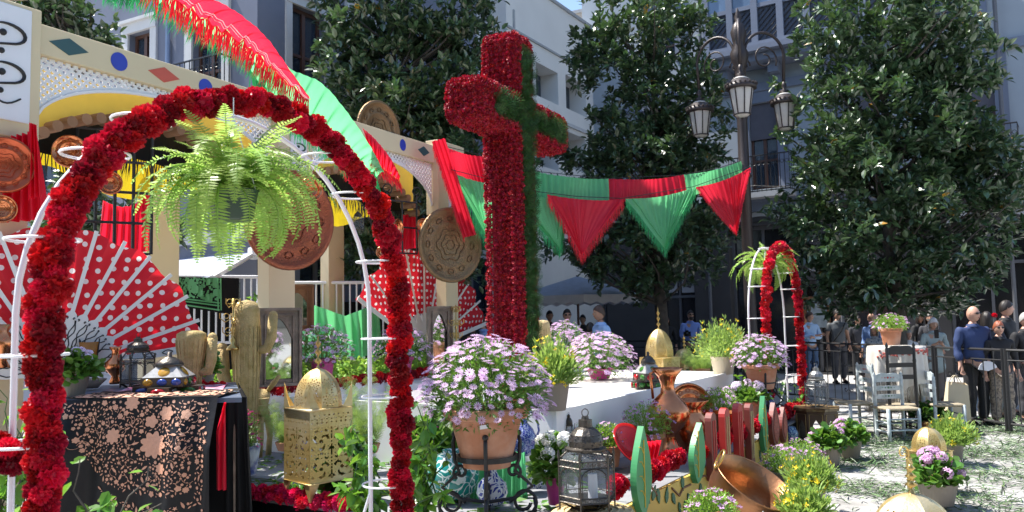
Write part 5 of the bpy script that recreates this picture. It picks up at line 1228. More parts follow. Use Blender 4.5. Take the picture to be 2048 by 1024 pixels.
# raised planter behind the basin
plr = thing('back_planter', 'long low white planter full of green leaves behind the basin', 'planter', (strip_o[0], strip_o[1], .3))
b = MB(); uvbox(b, strip_o, -.2, 5.1, .01, .75, .304, .95); obj('trough', b, wb, plr, world=True)
mats = []
for k in range(2600):
    p = pl(strip_o, random.uniform(-.2, 5.1), random.uniform(.05, .75), .95 + random.random() ** 1.5 * .22); mats.append(Matrix.Translation(p) @ rot_to(rdir(.5), random.uniform(-1, 1)) @ Matrix.Scale(random.uniform(.05, .10), 4))
b = MB(); b.stamp(LRND, mats); obj('foliage', b, M['leaf_bright'], plr, world=True, kind='stuff')
def rope(label, pts, fr, rad, mel, seed, per=2, step=None, name='carnation_garland', pn='carnation'):
    t = thing(name, label, 'garland', pts[0]); garland(t, [Vector(p) for p in pts], rad, fr, mel, seed, per, step, name=pn); return t
rope('dark red carnation garland along the back rim of the white basin', [pl(strip_o, s, -.03, .93) for s in np.linspace(0, 4.8, 12)], .06, .03, [CMM], 1, 2, .085)
rope('bright pink red carnation garland along the platform edge beside the table', [pl(C0, .03, t_, .34) for t_ in np.linspace(1.75, 3.6, 8)], .05, .03, [CMP], 2, 3, .06, pn='carnation')
# red carnations tied along the painted panel
def pnl(px, py, dd=.02):
    s, z = pan(px, py); return PA + U * s + pn * dd + Vector((0, 0, z))
for k, (seg, lab) in enumerate((([(1228, 975), (1240, 950)], 'pair of big dark carnations beside the dark lantern on the yellow panel'), ([(1290, 946), (1312, 934), (1336, 920), (1356, 912)], 'row of red carnations between the two green cactus leaves'),
                  ([(1390, 902), (1420, 893)], 'carnation bunch just before the first red finger'), ([(1442, 880), (1447, 876)], 'single carnation on the second red finger'), ([(1468, 862), (1487, 862)], 'carnations between the third and fourth red fingers'),
                  ([(1496, 855), (1510, 850)], 'carnations beside the small far cactus leaf'), ([(1522, 838), (1526, 836)], 'carnation next to the pomegranate cut-outs'))):
    pts = [pnl(*q) for q in seg]; rope(lab, pts, .062, .028, CM, 20 + k, 3, .07)
rope('dark red carnation rope sagging from the panel end to the far arch', [pnl(1548, 832), P(1575, 822, 10.9), P(1598, 812, 11.6)], .06, .03, [CMM], 33, 3, .07)
rope('red carnation bunch tied on the white hoop at the picture edge', [P(-10, 905, 3.0), P(40, 905, 3.0)], .05, .03, CM, 34, 3, .06)

def daisy(label, px, py, d, rt, h, rx, dh, pm, n, seed, fs=.03, rim=True, single=True):
    return plant(label, 'plant', P(px, py, d), (rt * .72, rt, h, pm, rim), (rx, dh, dh * .6), 'lilac', int(n * 1.7), fs * 1.1, int(1500 * rx / .4), .055, M['leaf_mid'], single=single, seed=seed, name='daisy_pot', group='lilac daisy pots')
daisy('lilac daisies in a tall magenta pot behind the gold lantern', 645, 765, 10.2, .15, .30, .36, .36, PM_, 170, 21)
daisy('lilac daisies in a pink pot half hidden by the near arch garland', 805, 752, 11.5, .15, .27, .40, .38, PM_, 170, 22)
daisy('lilac daisies in terracotta beside the cross, farthest on the deck', 1132, 748, 11.6, .15, .36, .30, .34, TC, 150, 23)
daisy('wide mound of lilac daisies in a low pink bowl on the deck', 1200, 757, 10.7, .17, .13, .45, .42, PM_, 260, 24, .032)
daisy('lilac daisies in terracotta under the far carnation arch', 1523, 777, 10.5, .215, .31, .33, .34, TC, 200, 25, .028)
scroll_stand('black iron stand under the terracotta daisies by the far arch', P(1523, 777, 10.5), .3, .80, .16)
def gen(label, px, py, d, rt, h, rx, dh, pm, n, seed, rim=True, nl=2600, name='broom_pot'):
    return plant(label, 'plant', P(px, py, d), (rt * .74, rt, h, pm, rim), (rx, dh, dh * .35), 'yellow', int(n * .45), .019, nl, .055, M['leaf_fern2'], SPRIG if False else LSL, seed=seed, name=name, group='yellow flowering broom pots', foliage_up=.8, spiky=1)
gen('yellow flowering broom in a grey pot on the basin corner', 1106, 820, 7.08, .15, .24, .23, .30, PG, 70, 31, False)
gen('yellow flowering broom in a cream pot at the far end of the deck', 1447, 748, 11.1, .17, .24, .34, .42, PC_, 70, 32, False)
gen('yellow broom in a grey pot behind the copper cauldron', 1624, 1020, 6.95, .12, .19, .20, .21, PG, 60, 33, False)
gen('nearest yellow broom, spilling in front of the copper cauldron', 1612, 1105, 5.75, .12, .20, .17, .21, PG, 40, 34, False)
gen('yellow broom in a grey pot beyond the gold lantern, near the railing', 1905, 922, 9.03, .125, .20, .24, .24, PG, 60, 35, False)
def ger(label, kind, px, py, d, rt, h, rx, dh, pm, cl, seed, fs=.02, rim=False, lm='leaf_mid'):
    return plant(label, 'plant', P(px, py, d), (rt * .72, rt, h, pm, rim), (rx, dh, dh * .4), kind, 0, fs, 420, .065, M[lm], LRND, seed=seed, name='geranium_pot', group='potted geraniums', clumps=cl)
ger('white geranium in a magenta pot beside the dark lantern', 'gwhite', 1112, 1008, 6.06, .075, .20, .17, .26, PM_, 9, 41, .026)
ger('pale pink geranium in a grey pot on the shawl covered table', 'gpale', 143, 790, 6.30, .125, .14, .20, .17, PG, 9, 42, .018)
ger('pale geranium in terracotta above the painted panel', 'gpale', 1495, 846, 10.35, .17, .28, .30, .18, TC, 10, 43, .03, True)
ger('pink geranium in the grey pot nearest the octagonal table leg', 'gpink', 1658, 931, 8.97, .14, .21, .19, .18, PG, 6, 44, .024)
ger('small pink geranium in a grey pot standing against the octagonal table', 'gpink', 1700, 915, 9.4, .14, .20, .19, .19, PG, 7, 45, .022)
ger('lilac pink geranium in the big grey pot before the gold lantern', 'gpink', 1877, 1008, 7.06, .165, .185, .20, .22, PG, 11, 46, .024)
ger('pink geranium in a brown pot behind the straw cactus', 'gpink', 408, 772, 7.5, .10, .14, .12, .18, PG, 4, 47, .018)
ger('leafy geranium in terracotta at the foot of the white chair', 'gwhite', 1862, 865, 11.1, .15, .17, .24, .20, TC, 1, 48, .02, True, 'leaf_dark')
def pet(label, px, py, d, rt, h, rx, dh, pm, n, seed, rim=True, fs=.019, nl=1500):
    return plant(label, 'plant', P(px, py, d), (rt * .74, rt, h, pm, rim), (rx, dh, dh * .5), 'petunia', int(n * 1.8), fs * 1.1, nl, .032, M['leaf_bright'], seed=seed, name='petunia_pot', group='small flowered petunia pots')
pet('purple speckled petunias in terracotta between lantern and red dish', 1216, 932, 7.5, .13, .19, .18, .18, TC, 26, 51)
pet('purple speckled petunias in terracotta before the copper jug', 1295, 930, 7.7, .16, .30, .24, .26, TC, 55, 52)
pet('petunias in a copper pot above the red fingers', 1440, 872, 9.0, .17, .30, .22, .20, M['copper'], 45, 53)
pet('petunias in terracotta on top of the white cloth table', 1783, 690, 11.5, .145, .235, .24, .19, TC, 40, 54)
pet('mound of petunias on the ground close to the octagonal table', 1604, 948, 8.7, .12, .12, .24, .22, PG, 60, 55)
pet('mound of petunias on the ground behind the yellow broom', 1564, 966, 8.2, .12, .12, .20, .22, PG, 60, 56)
pet('petunias low behind the white painted chair back', 1425, 1075, 5.2, .12, .12, .17, .16, PG, 30, 57)
pet('small petunias between dark lantern and basin wall', 1150, 905, 7.4, .08, .12, .10, .14, TC, 12, 58)
# magenta flowered bushes
plant('magenta flowers in a blue and white pot beside the table', 'plant', P(492, 948, 7.5), (.09, .13, .26, mat('blue_white', (.55, .60, .68), .25, col2=(.02, .05, .30), c2s=9), False), (.13, .28, .1), 'magenta', 60, .02, 260, .05, M['leaf_mid'], seed=61, name='flower_pot')
plant('magenta flowered bush between gold lantern and near arch', 'plant', G(690, 985, .3), (.1, .12, .05, TC, False), (.20, .42, .1), 'magenta', 42, .022, 500, .09, M['leaf_dark'], LRND, seed=62, name='flowering_bush')
plant('magenta flowered bush left of the green ceramic jar behind the daisy pot', 'plant', G(862, 985, .3), (.1, .12, .05, TC, False), (.24, .52, .1), 'magenta', 30, .028, 500, .10, M['leaf_mid'], LRND, seed=63, name='flowering_bush')
# feathery asparagus ferns
def feather(label, px, py, d, rx, dh, n, seed):
    random.seed(seed); c = P(px, py, d); t = thing('asparagus_fern', label, 'fern', c, 0, 'feathery light green ferns'); mats = []
    for k in range(n):
        v = rdir(.9); L = dh * random.uniform(.7, 1.1); end = Vector((v.x * rx, v.y * rx, L * (.6 + .4 * random.random())))
        for j in range(14):
            f = (j + 1) / 14; p = Vector((end.x * f, end.y * f, end.z * f)); mats.append(Matrix.Translation(p) @ rot_to(Vector((v.x, v.y, 1.2)) + rdir() * .6, random.random() * 6) @ Matrix.Scale(.085 * (1.15 - f * .6), 4))
    b = MB(); b.stamp(SPRIG, mats); obj('fronds', b, M['leaf_fern2'], t, kind='stuff'); b = MB(); b.lathe([(0, 0), (.09, 0), (.12, .08), (0, .08)], 14); obj('pot', b, TC, t)
feather('feathery fern between straw donkey and gold lantern', 575, 900, 8.0, .32, .55, 26, 1)
feather('tall feathery fern behind the near arch and gold lantern', 735, 905, 7.6, .25, .75, 30, 2)
feather('feathery fern behind the daisy pot and green jar', 900, 915, 7.2, .30, .45, 26, 3)
feather('feathery fern on the deck beside the small gold dome', 1405, 748, 11.9, .25, .42, 22, 4)
feather('feathery fern at the far side of the deck by the cream pot', 1392, 742, 12.4, .35, .32, 22, 5)
# broad leaved climbers
def climber(label, px, d, z0, z1, rx, n, ls, seed, potm=None, leafs='leaf_ivy', cx=None):
    random.seed(seed); c = P(px, 600, d); c.z = z0; t = thing('ficus_shrub', label, 'shrub', c, 0, 'broad leaved green shrubs'); me = [meshof(LEAF, 'leaf', M[leafs])]
    b = MB(); stems = []
    for k in range(11):
        a = random.random() * 2 * PI; r_ = rx * random.uniform(.3, 1); top = (z1 - z0) * random.uniform(.45, 1); pts = [Vector((.05 * math.cos(a), .05 * math.sin(a), 0))]
        for j in range(1, 9): f = j / 8; pts.append(Vector((r_ * math.cos(a) * f ** 1.3 + .03 * math.sin(j * 2 + k), r_ * .6 * math.sin(a) * f ** 1.3, top * f - .08 * f ** 4)))
        stems.append(pts); b.tube(pts, [.008 * (1 - i / 10) + .001 for i in range(9)], 5)
    obj('stems', b, M['bark'] if potm else M['leaf_dark'], t)
    if potm: b = MB(); b.lathe([(0, -.05), (.13, -.05), (.18, .3), (.17, .3), (0, .27)], 20); obj('pot', b, potm, t)
    for k in range(n):
        pts = random.choice(stems); f = random.uniform(.15, 1) * 7.99; i = int(f); p = pts[i].lerp(pts[i + 1], f - i) + rdir() * .03; d_ = (rdir() + Vector((0, -.3, -.55))).normalized()
        link('leaf', me[0], t, Matrix.Translation(p) @ rot_to(d_, random.uniform(-.8, .8)) @ Matrix.LocRotScale(None, None, Vector((1.25, 1, 1)) * ls * random.uniform(.6, 1.2)))
climber('broad leaved shrub in a clay pot before the embroidered shawl', 190, 3.9, .35, 1.2, .36, 230, .08, 1, TC)
climber('broad leaved climber at the foot of the near arch, beside its right tube', 758, 4.95, .25, 1.35, .40, 298, .095, 2, None)
climber('broad leaved shrub between near arch and green ceramic jar', 842, 5.6, .3, 1.3, .22, 150, .085, 3, None)
climber('broad leaved shrub behind the white tube at the picture edge', 8, 4.3, .2, 1.62, .30, 150, .10, 4, TC)
climber('leafy shrub behind the pale geranium under the polka dot fan', 60, 5.6, .5, 1.5, .25, 80, .09, 5, None)
climber('green leaves at the far arch foot behind the terracotta daisies', 1500, 11.8, .3, 1.25, .40, 120, .09, 6, None)
climber('low green leaves on the platform under the gold lantern', 600, 6.9, .3, .48, .65, 110, .07, 8, None)
climber('green leafy branches behind the straw cactus beside the railing', 425, 8.6, .8, 1.35, .3, 80, .08, 9, None)
climber('green leafy branches behind the post, above the grey mirror', 520, 10.8, 1.5, 2.25, .45, 110, .12, 10, None)
climber('dark leaves on the ground under the far arch beside the pots', 1578, 11.5, .1, .9, .3, 80, .08, 11, None)

# ------------------------------------------------------------------ shawl covered table
TX0, TX1, TD0, TD1, TZ = P(130, 700, 5.95).x, P(484, 700, 5.95).x, 5.95, 7.5, 1.165
tb = thing('display_table', 'tall display table with a grey blue top under the embroidered black shawl', 'table', ((TX0 + TX1) / 2, 6.7, 0))
XBR = P(472, 700, TD1).x; XBL = P(120, 700, TD1).x; b = MB(); b.add([(x, y, z) for z in (TZ - .035, TZ) for x, y in ((TX0, TD0), (TX1, TD0), (XBR, TD1), (XBL, TD1))], [(0, 3, 2, 1), (4, 5, 6, 7), (0, 1, 5, 4), (1, 2, 6, 5), (2, 3, 7, 6), (3, 0, 4, 7)]); obj('table_top', b, mat('table_top', (.10, .13, .19), .35), tb, world=True)
for x, y in ((TX0 + .06, TD0 + .06), (TX1 - .08, TD0 + .06), (XBR - .06, TD1 - .06), (XBL + .06, TD1 - .06)):
    if True: b = MB(); b.box((x, y, (TZ - .036) / 2), (.05, .05, TZ - .038)); obj('leg', b, M['wood_old'], tb, world=True)
sh = thing('embroidered_shawl', 'black shawl with peach flower embroidery hanging over the table front', 'shawl', ((TX0 + TX1) / 2, TD0, TZ))
SX0, SX1 = P(128, 700, 5.9).x, P(436, 700, 5.9).x; SW = SX1 - SX0
def cloth_pt(x, z, off=0):
    """front drop of the shawl: x 0..1, z drop in metres from the table edge"""
    f = min(1, z / .35); y = TD0 - .04 - .07 * f - .035 * f * math.sin(x * 19 + z * 1.5 + math.sin(x * 7)) - .05 * f * math.sin(x * 6.3 + 2 + z) - .03 * z - off
    return Vector((SX0 + SW * (x + .035 * f * math.sin(x * 10) * .3), y, TZ + .012 - z))
b = MB(); b.grid(lambda x, y: cloth_pt(x, y * .98), 110, 40)
def top_pt(x, y, off=0): return Vector((SX0 + SW * x, TD0 - .018 + .55 * y, TZ + .014 + .012 * abs(math.sin(x * 17 + y * 11)) * min(1, y * 4) + off))
b.grid(lambda x, y: top_pt(x, y), 80, 20); obj('cloth', b, mat('shawl_black', (.006, .006, .008), .5, spec=.3, bump=.1), sh, world=True, smooth=True)
random.seed(99); em = MB()
def motif(mp, cx, cz, r_, n, kind, rot=0, aspect=1):
    pts = []
    if kind == 'flower': pts = [(r_ * (.72 + .28 * abs(math.cos(n / 2 * a))) * math.cos(a + rot), r_ * (.72 + .28 * abs(math.cos(n / 2 * a))) * math.sin(a + rot)) for a in np.linspace(0, 2 * PI, n * 4 + 1)[:-1]]
    elif kind == 'star': pts = [((r_ if i % 2 == 0 else r_ * .42) * math.cos(PI * i / n + rot), (r_ if i % 2 == 0 else r_ * .42) * math.sin(PI * i / n + rot)) for i in range(2 * n)]
    elif kind == 'leaf': pts = [(x * math.cos(rot) - y * math.sin(rot), x * math.sin(rot) + y * math.cos(rot)) for x, y in [(-r_, 0), (-r_ * .4, r_ * .33), (r_ * .3, r_ * .3), (r_, 0), (r_ * .3, -r_ * .22), (-r_ * .4, -r_ * .25)]]
    V = [mp(cx, cz)]; m_ = len(pts); fr_ = (.33, .66, 1) if r_ > .03 else (1,)
    for f_ in fr_: V += [mp(cx + x * f_, cz + y * f_) for x, y in pts]
    em.add(V, [(0, i + 1, (i + 1) % m_ + 1) for i in range(m_)] + [(1 + k * m_ + i, 1 + k * m_ + (i + 1) % m_, 1 + (k + 1) * m_ + (i + 1) % m_, 1 + (k + 1) * m_ + i) for k in range(len(fr_) - 1) for i in range(m_)])
mp = lambda x, z: cloth_pt(x / SW, z, .007)
taken = []
def free(x, z, r_):
    for (a, c, q) in taken:
        if (a - x) ** 2 + (c - z) ** 2 < (r_ + q) ** 2 * .9: return False
    return True
def arcz(x):   # lower edge of the main field at x (0..SW)
    return .12 + .56 * math.sqrt(max(0, 1 - ((x / SW - .64) / .56) ** 2))
for (px, py, r_, n) in ((312, 893, .098, 9), (232, 875, .058, 8), (305, 847, .048, 5), (330, 938, .042, 7), (265, 795, .055, 8), (335, 830, .055, 6), (376, 832, .04, 5), (255, 830, .02, 5)):
    x = (P(px, py, 5.9).x - SX0); z = TZ - P(px, py, 5.87).z; z = max(z, .03); taken.append((x, z, r_)); motif(mp, x, z, r_, n, 'flower')
for _ in range(9000):
    x = random.uniform(.02, SW - .05); z = random.uniform(.02, .9); kk = random.random(); fld = z < arcz(x); a1 = arcz(x)
    b1 = a1 + .075 < z < a1 + .125; b2 = a1 + .165 < z < a1 + .29
    if x / SW > .86: fld = (.885 < x / SW < .97) and z < .74
    if not (fld or ((b1 or b2) and .15 < x / SW < .97)): continue
    if (x / SW) < .42 and z > .25 + 1.4 * (x / SW): continue
    r_ = random.choice((.007, .010, .013, .017, .022)) if not b2 else random.choice((.010, .02, .034)); 
    if not free(x, z, r_ * 1.12): continue
    taken.append((x, z, r_)); kd = 'flower' if kk < .4 else ('leaf' if kk < .85 else 'star'); motif(mp, x, z, r_ * (1.25 if kd == 'leaf' else 1), random.choice((5, 6, 7)), kd, random.random() * 6)
for _ in range(60):      # fine curling stems
    x = random.uniform(.08, SW - .12); z = random.uniform(.05, .6)
    if z > arcz(x): continue
    a = random.random() * 6; cur = [(x, z)]
    for k in range(7): a += random.choice((.5, .35)); x += .014 * math.cos(a); z += .014 * math.sin(a); cur.append((x, max(z, .01)))
    em.tube([mp(*q) for q in cur], .0018, 3)
tp = lambda x, z: top_pt(x / SW, z, .006)
for _ in range(420):
    x, z = random.uniform(.02, SW - .02), random.uniform(.03, .30) * random.random() ** .5 * 1.6
    r_ = random.choice((.012, .018, .03)); motif(lambda a, c: top_pt(a / SW, c / .55, .006), x, z, r_, 6, random.choice(('flower', 'leaf')), random.random() * 6)
obj('embroidery', em, mat('peach_thread', (.66, .34, .22), .45, var=.12, scale=40, bump=.5, bscale=160), sh, world=True, kind='stuff')
# black under-cloth at the table's end and the red cloth beside it
t = thing('black_tablecloth', 'plain black tablecloth panel hanging at the table end beside the red cloth', 'tablecloth', (TX1, 6, TZ))
b = MB(); x0_, x1_ = P(447, 700, 5.9).x, P(487, 700, 5.9).x
b.grid(lambda x, y: Vector((lerp(x0_, x1_ + .06 * y, x), TD0 + .02 - .03 * math.sin(x * 14) * min(1, y * 3), TZ - 1.15 * y)), 30, 10)
b.grid(lambda x, y: Vector((x1_ + .06 * y + .004 + (XBR - TX1) * x, TD0 + .02 + 1.5 * x, TZ - 1.15 * y)), 12, 10)
b.grid(lambda x, y: Vector((lerp(SX0 - .02, x0_, x), TD0 + .10, TZ - .04 - 1.1 * y)), 12, 6); obj('cloth', b, M['black_cloth'], t, world=True, smooth=True)
t = thing('red_cloth_strip', 'bright red cloth showing between the black shawl and the black table end', 'cloth', P(444, 800, 5.9)); 
b = MB(); b.grid(lambda x, y: P(lerp(lerp(448, 432, min(1, y * 3)), 452, x), 805 + 175 * y, 5.88) + Vector((0, .02 * math.sin(x * 12 + y), 0)), 14, 12); obj('cloth', b, RC, t, world=True, smooth=True)
t = thing('purple_runner', 'white and purple patterned runner lying on the back of the table', 'runner', ((TX0 + TX1) / 2, 7, TZ + .005))
b = MB(); b.grid(lambda x, y: Vector((lerp(TX0 + .1, TX1 - .35, x) - .25 * y, lerp(6.5, 7.4, y), TZ + .008 + .006 * math.sin(x * 30) * math.sin(y * 9))), 40, 8); obj('cloth', b, mat('runner', (.55, .42, .50), .7, col2=(.40, .03, .10), c2s=14, c2t=.5), t, world=True)
rope('red carnations laid on the table beside the small star lantern', [P(400, 772, 7.2), P(455, 774, 7.2)], .04, .02, [CMM], 55, 2, .05)
# ------------------------------------------------------------------ metal lanterns and ware
def holes_rosette(x, y, n=8, r0=.35, r1=.6):
    """pierced pattern in the unit square around (0,0): True where there is a hole"""
    r_ = math.hypot(x, y); a = math.atan2(y, x); k = (a / (2 * PI) * n) % 1
    if r_ < .10: return True
    if .20 < r_ < .42 and abs(k - .5) < .22 * (1 - abs(r_ - .31) / .12): return True
    if .50 < r_ < .68 and min(k, 1 - k) < .17: return True
    if .76 < r_ < .95 and abs(k - .5) < .16: return True
    return False
GOLD = M['gold']
def gold_lantern(label, c, side, z0, zb, zd, rotation, res=1.0, spikes=True, finial=.22, m=GOLD, group='gold pierced lanterns'):
    """square pierced lantern: legs z0..zb-?, box, corner spikes, ribbed dome, knobbed finial; heights relative to c.z"""
    t = thing('gold_lantern', label, 'lantern', c, rotation, group); hs = side / 2; legh = z0; H = zb - z0
    def wall(k):
        b = MB(); nx, ny = int(56 * res), int(84 * res)
        Q = rotz(k * PI / 2)
        def f(x, y): return (Q @ Vector(((x - .5) * side, -hs, legh + y * H)))
        def mask(x, y):
            X = abs(x - .5) * 2
            if X > .93 or y < .05 or y > .96: return True
            if y > .80:  # band of drops
                a = (x * 9 + (.5 if y > .88 else 0)) % 1 - .5; e = ((y - .80) * 6.2 / .16 * .5) % 1 - .5
                return not (abs(a) * 1.5 + abs(e) < .32)
            if y > .76: return True
            # four curling rosettes mirrored
            u_, v_ = X * 1.05 - .5, ((y % .38) / .38) * 2 - 1
            rr_ = math.hypot(u_ * 1.6, v_); aa = math.atan2(v_, u_ * 1.6)
            if X < .045 and (y * 22) % 1 < .6: return False
            if abs(rr_ - .45 - .12 * math.sin(3 * aa)) < .10 and math.sin(3 * aa + 1) > -.2: return False
            if abs(rr_ - .86) < .07 and math.sin(7 * aa) > .55: return False
            if rr_ < .14: return False
            if ((x * 13) % 1 - .5) ** 2 + ((y * 19) % 1 - .5) ** 2 < .035 and rr_ > .6: return False
            return True
        b.grid(f, nx, ny, mask); o = obj('side_panel', b, m, t); md = o.modifiers.new('t', 'SOLIDIFY'); md.thickness = .003
    for k in range(4): wall(k)
    b = MB()
    for z_, r_ in ((zb + .004, .012), (legh, .006)):
        b.tube([Vector((sx * (hs + .008), sy * (hs + .008), z_)) for sx, sy in ((-1, -1), (1, -1), (1, 1), (-1, 1))], r_, 6, closed=True)
    obj('edge_rim', b, m, t, smooth=True)
    b = MB(); b.box((0, 0, legh + .01), (side - .01, side - .01, .006)); b.box((0, 0, zb + .002), (side - .01, side - .01, .005)) ; obj('plates', b, m, t)
    for k in range(4):
        Q = rotz(k * PI / 2); e = Q @ Vector((-hs, -hs, 0)); w = side * .22
        b = MB(); # folded sheet leg
        ax, ay = Q @ Vector((1, 0, 0)), Q @ Vector((0, 1, 0)); z1 = Vector((0, 0, legh))
        b.add([e + z1, e + z1 + ax * w, e + ax * w * .10 + Vector((0, 0, 0)), e], [(0, 1, 2, 3)]); b.add([e + z1, e + z1 + ay * w, e + ay * w * .10, e], [(0, 3, 2, 1)]); o = obj('leg', b, m, t); o.modifiers.new('t', 'SOLIDIFY').thickness = .003
        if spikes:
            sh_ = (zd - zb) * .62; z1 = Vector((0, 0, zb + .012)); b = MB(); w2 = side * .24
            V1 = [e + z1, e + z1 + ax * w2, e + z1 + ax * w2 * .45 + Vector((0, 0, sh_ * .42)), e + z1 + ax * .004 + Vector((0, 0, sh_))]; b.add(V1, [(0, 1, 2, 3)])
            V2 = [e + z1, e + z1 + ay * w2, e + z1 + ay * w2 * .45 + Vector((0, 0, sh_ * .42)), e + z1 + ay * .004 + Vector((0, 0, sh_))]; b.add(V2, [(0, 3, 2, 1)]); o = obj('corner_spike', b, m, t); o.modifiers.new('t', 'SOLIDIFY').thickness = .002
    # dome of flat ribs
    ns = 8; R0 = hs * .98; Hd = zd - zb
    def prof(v): return R0 * max(0, 1 - v ** 2.5) ** .62, zb + .01 + Hd * v * .98
    b = MB(); nv = int(64 * res); nuu = int(28 * res)
    for k in range(ns):
        a0 = 2 * PI * k / ns + PI / 8; a1 = a0 + 2 * PI / ns
        def f(x, y):
            r_, z = prof(y); p = Vector((math.cos(a0), math.sin(a0), 0)).lerp(Vector((math.cos(a1), math.sin(a1), 0)), x); return Vector((p.x * r_, p.y * r_, z))
        def mask(x, y):
            X = (x - .5) * 2
            if abs(X) > .86 or y > .93: return True
            for yc, sc in ((.22, .20), (.58, .17)):
                if abs(y - yc) < sc and holes_rosette(X * .95, (y - yc) / sc): return False
            return True
        b.grid(f, nuu, nv, mask)
    o = obj('dome', b, m, t); o.modifiers.new('t', 'SOLIDIFY').thickness = .002
    b = MB(); z = zd - .005
    b.lathe([(.02, z), (.012, z + .02), (.006, z + .03)] + sum([[(.006, z + .03 + finial * k), (.032 * (1 - k * .35), z + .03 + finial * (k + .13)), (.006, z + .03 + finial * (k + .26))] for k in (.02, .34, .64)], []) + [(.004, z + finial * 1.15), (0, z + finial * 1.3)], 14); obj('finial', b, M['brass'], t, smooth=True)
    return t
gold_lantern('largest gold pierced lantern with corner spikes, on the platform beside the table', P(637, 990, 6.5), .385, .13, .68, .99, R(45), 1.0)
gold_lantern('gold pierced lantern standing on the stone behind the pink geranium pot', G(1863, 985, 0), .30, .12, .38, .60, R(40), .8, finial=.02, spikes=False)
gold_lantern('nearest gold lantern, only its pierced dome and bird-like finial in view', Vector((P(1822, 965, 4.15).x, 4.15, 0)), .44, .10, .50, .78, R(20), 1.0, finial=.13, spikes=False)
b = MB(); q_ = bpy.data.objects['gold_lantern.002']; b.tube([(.0 + .035 * math.cos(a) * (1 - a / 9) - .04, 0, .985 + .035 * math.sin(a) * (1 - a / 9)) for a in np.linspace(-1, 6, 18)], .004, 5); b.tube([(0, 0, .93), (-.02, 0, .96), (-.015, 0, .97)], .004, 5); obj('finial_curl', b, M['brass'], q_)
gold_lantern('gold domed lantern on the deck behind the red glass lantern', P(1320, 742, 12.0), .42, .02, .20, .62, R(45), .8, finial=.26, spikes=False)
gold_lantern('small gold domed lantern farther off on the deck', P(1370, 738, 12.9), .36, .02, .10, .32, R(30), .7, finial=.18, spikes=False)
cg = glassmat('lantern_glass', (.93, .95, .96), .03, .78, (.25, .28, .3))
def glass_lantern(label, c, r_, zb, zt, zs, zd, ns, m=M['old_metal'], rot=0, detail=True, name='glass_lantern', foot=.05, handle=True):
    """polygonal glass lantern: body zb..zt, sloped glass roof to zs, pierced dome to zd"""
    t = thing(name, label, 'lantern', c, rot); V = lambda a, rr_, z: Vector((rr_ * math.cos(a), rr_ * math.sin(a), z)); A = [2 * PI * k / ns for k in range(ns)]
    b = MB(); g = MB()
    for k in range(ns):
        a0, a1 = A[k], A[(k + 1) % ns]
        b.tube([V(a0, r_, zb - foot), V(a0, r_, zt + .012)], r_ * .035, 5); b.tube([V(a0, r_, zt), V(a0, r_ * .66, zs)], r_ * .03, 5)
        for z in (zb, zb + (zt - zb) * .13, zt - (zt - zb) * .16, zt): b.tube([V(a0, r_, z), V(a1, r_, z)], r_ * .025, 4)
        mid = (V(a0, r_, 0) + V(a1, r_, 0)) / 2
        if detail:
            L_ = V(a0, r_, 0); Rr = V(a1, r_, 0); zc = zt - (zt - zb) * .16; n_ = 8
            b.tube([L_.lerp(Rr, .08 + .84 * q) + Vector((0, 0, zc - (zt - zb) * .16 + (zt - zb) * .15 * math.sin(PI * q) ** .7)) for q in np.linspace(0, 1, n_)], r_ * .02, 4)
            for q in (.08, .92): b.tube([L_.lerp(Rr, q) + Vector((0, 0, zb + (zt - zb) * .13)), L_.lerp(Rr, q) + Vector((0, 0, zc - (zt - zb) * .16))], r_ * .015, 4)
            for zz in (zb + (zt - zb) * .065, zt - (zt - zb) * .08):
                for q in np.linspace(.12, .88, 5):
                    pc = L_.lerp(Rr, q) + Vector((0, 0, zz)); e = (Rr - L_).normalized(); hh_ = (zt - zb) * .05; ww = (Rr - L_).length * .07
                    b.tube([pc + Vector((0, 0, hh_)), pc + e * ww, pc - Vector((0, 0, hh_)), pc - e * ww], r_ * .011, 3, closed=True)
            b.lathe([(r_ * .05, zt + .01), (r_ * .06, zt + .02), (r_ * .03, zt + .05), (0, zt + r_ * .35)], 6, c=V(a0, r_, 0))
        g.add([V(a0, r_ * .985, zb), V(a1, r_ * .985, zb), V(a1, r_ * .985, zt), V(a0, r_ * .985, zt)], [(0, 1, 2, 3)])
        g.add([V(a0, r_ * .985, zt), V(a1, r_ * .985, zt), V(a1, r_ * .65, zs), V(a0, r_ * .65, zs)], [(0, 1, 2, 3)])
    b.tube([V(a, r_ * .67, zs) for a in A], r_ * .05, 5, closed=True); b.lathe([(0, zb), (r_ * .97, zb), (r_ * .97, zb + .008), (0, zb + .008)], ns)
    for k in range(0, ns): b.tube([V(A[k], r_, zb), V(A[k], r_ * .45, zb - foot)], r_ * .035, 4)
    b.tube([V(a, r_ * .45, zb - foot) for a in A], r_ * .05, 4, closed=True)
    obj('frame', b, m, t); obj('panes', g, cg, t)
    b = MB(); Hd = zd - zs
    b.lathe([(r_ * .72, zs), (r_ * .74, zs + Hd * .05), (r_ * .60, zs + Hd * .1), (r_ * .62, zs + Hd * .28), (r_ * .55, zs + Hd * .46), (r_ * .38, zs + Hd * .62), (r_ * .25, zs + Hd * .68), (r_ * .24, zs + Hd * .9), (r_ * .14, zs + Hd * .91), (r_ * .12, zd), (0, zd)], ns * 2); obj('dome', b, m, t)
    b = MB()
    for k in range(ns * 2):
        a = PI * k / ns + .1
        for j, q in enumerate((.18, .26, .36, .46)): b.ball(V(a + (.1 if j % 2 else 0), r_ * (.63 - .022 * j), zs + Hd * q), r_ * .028, 5, 3)
    obj('pierced_studs', b, M['ink'], t, kind='stuff')
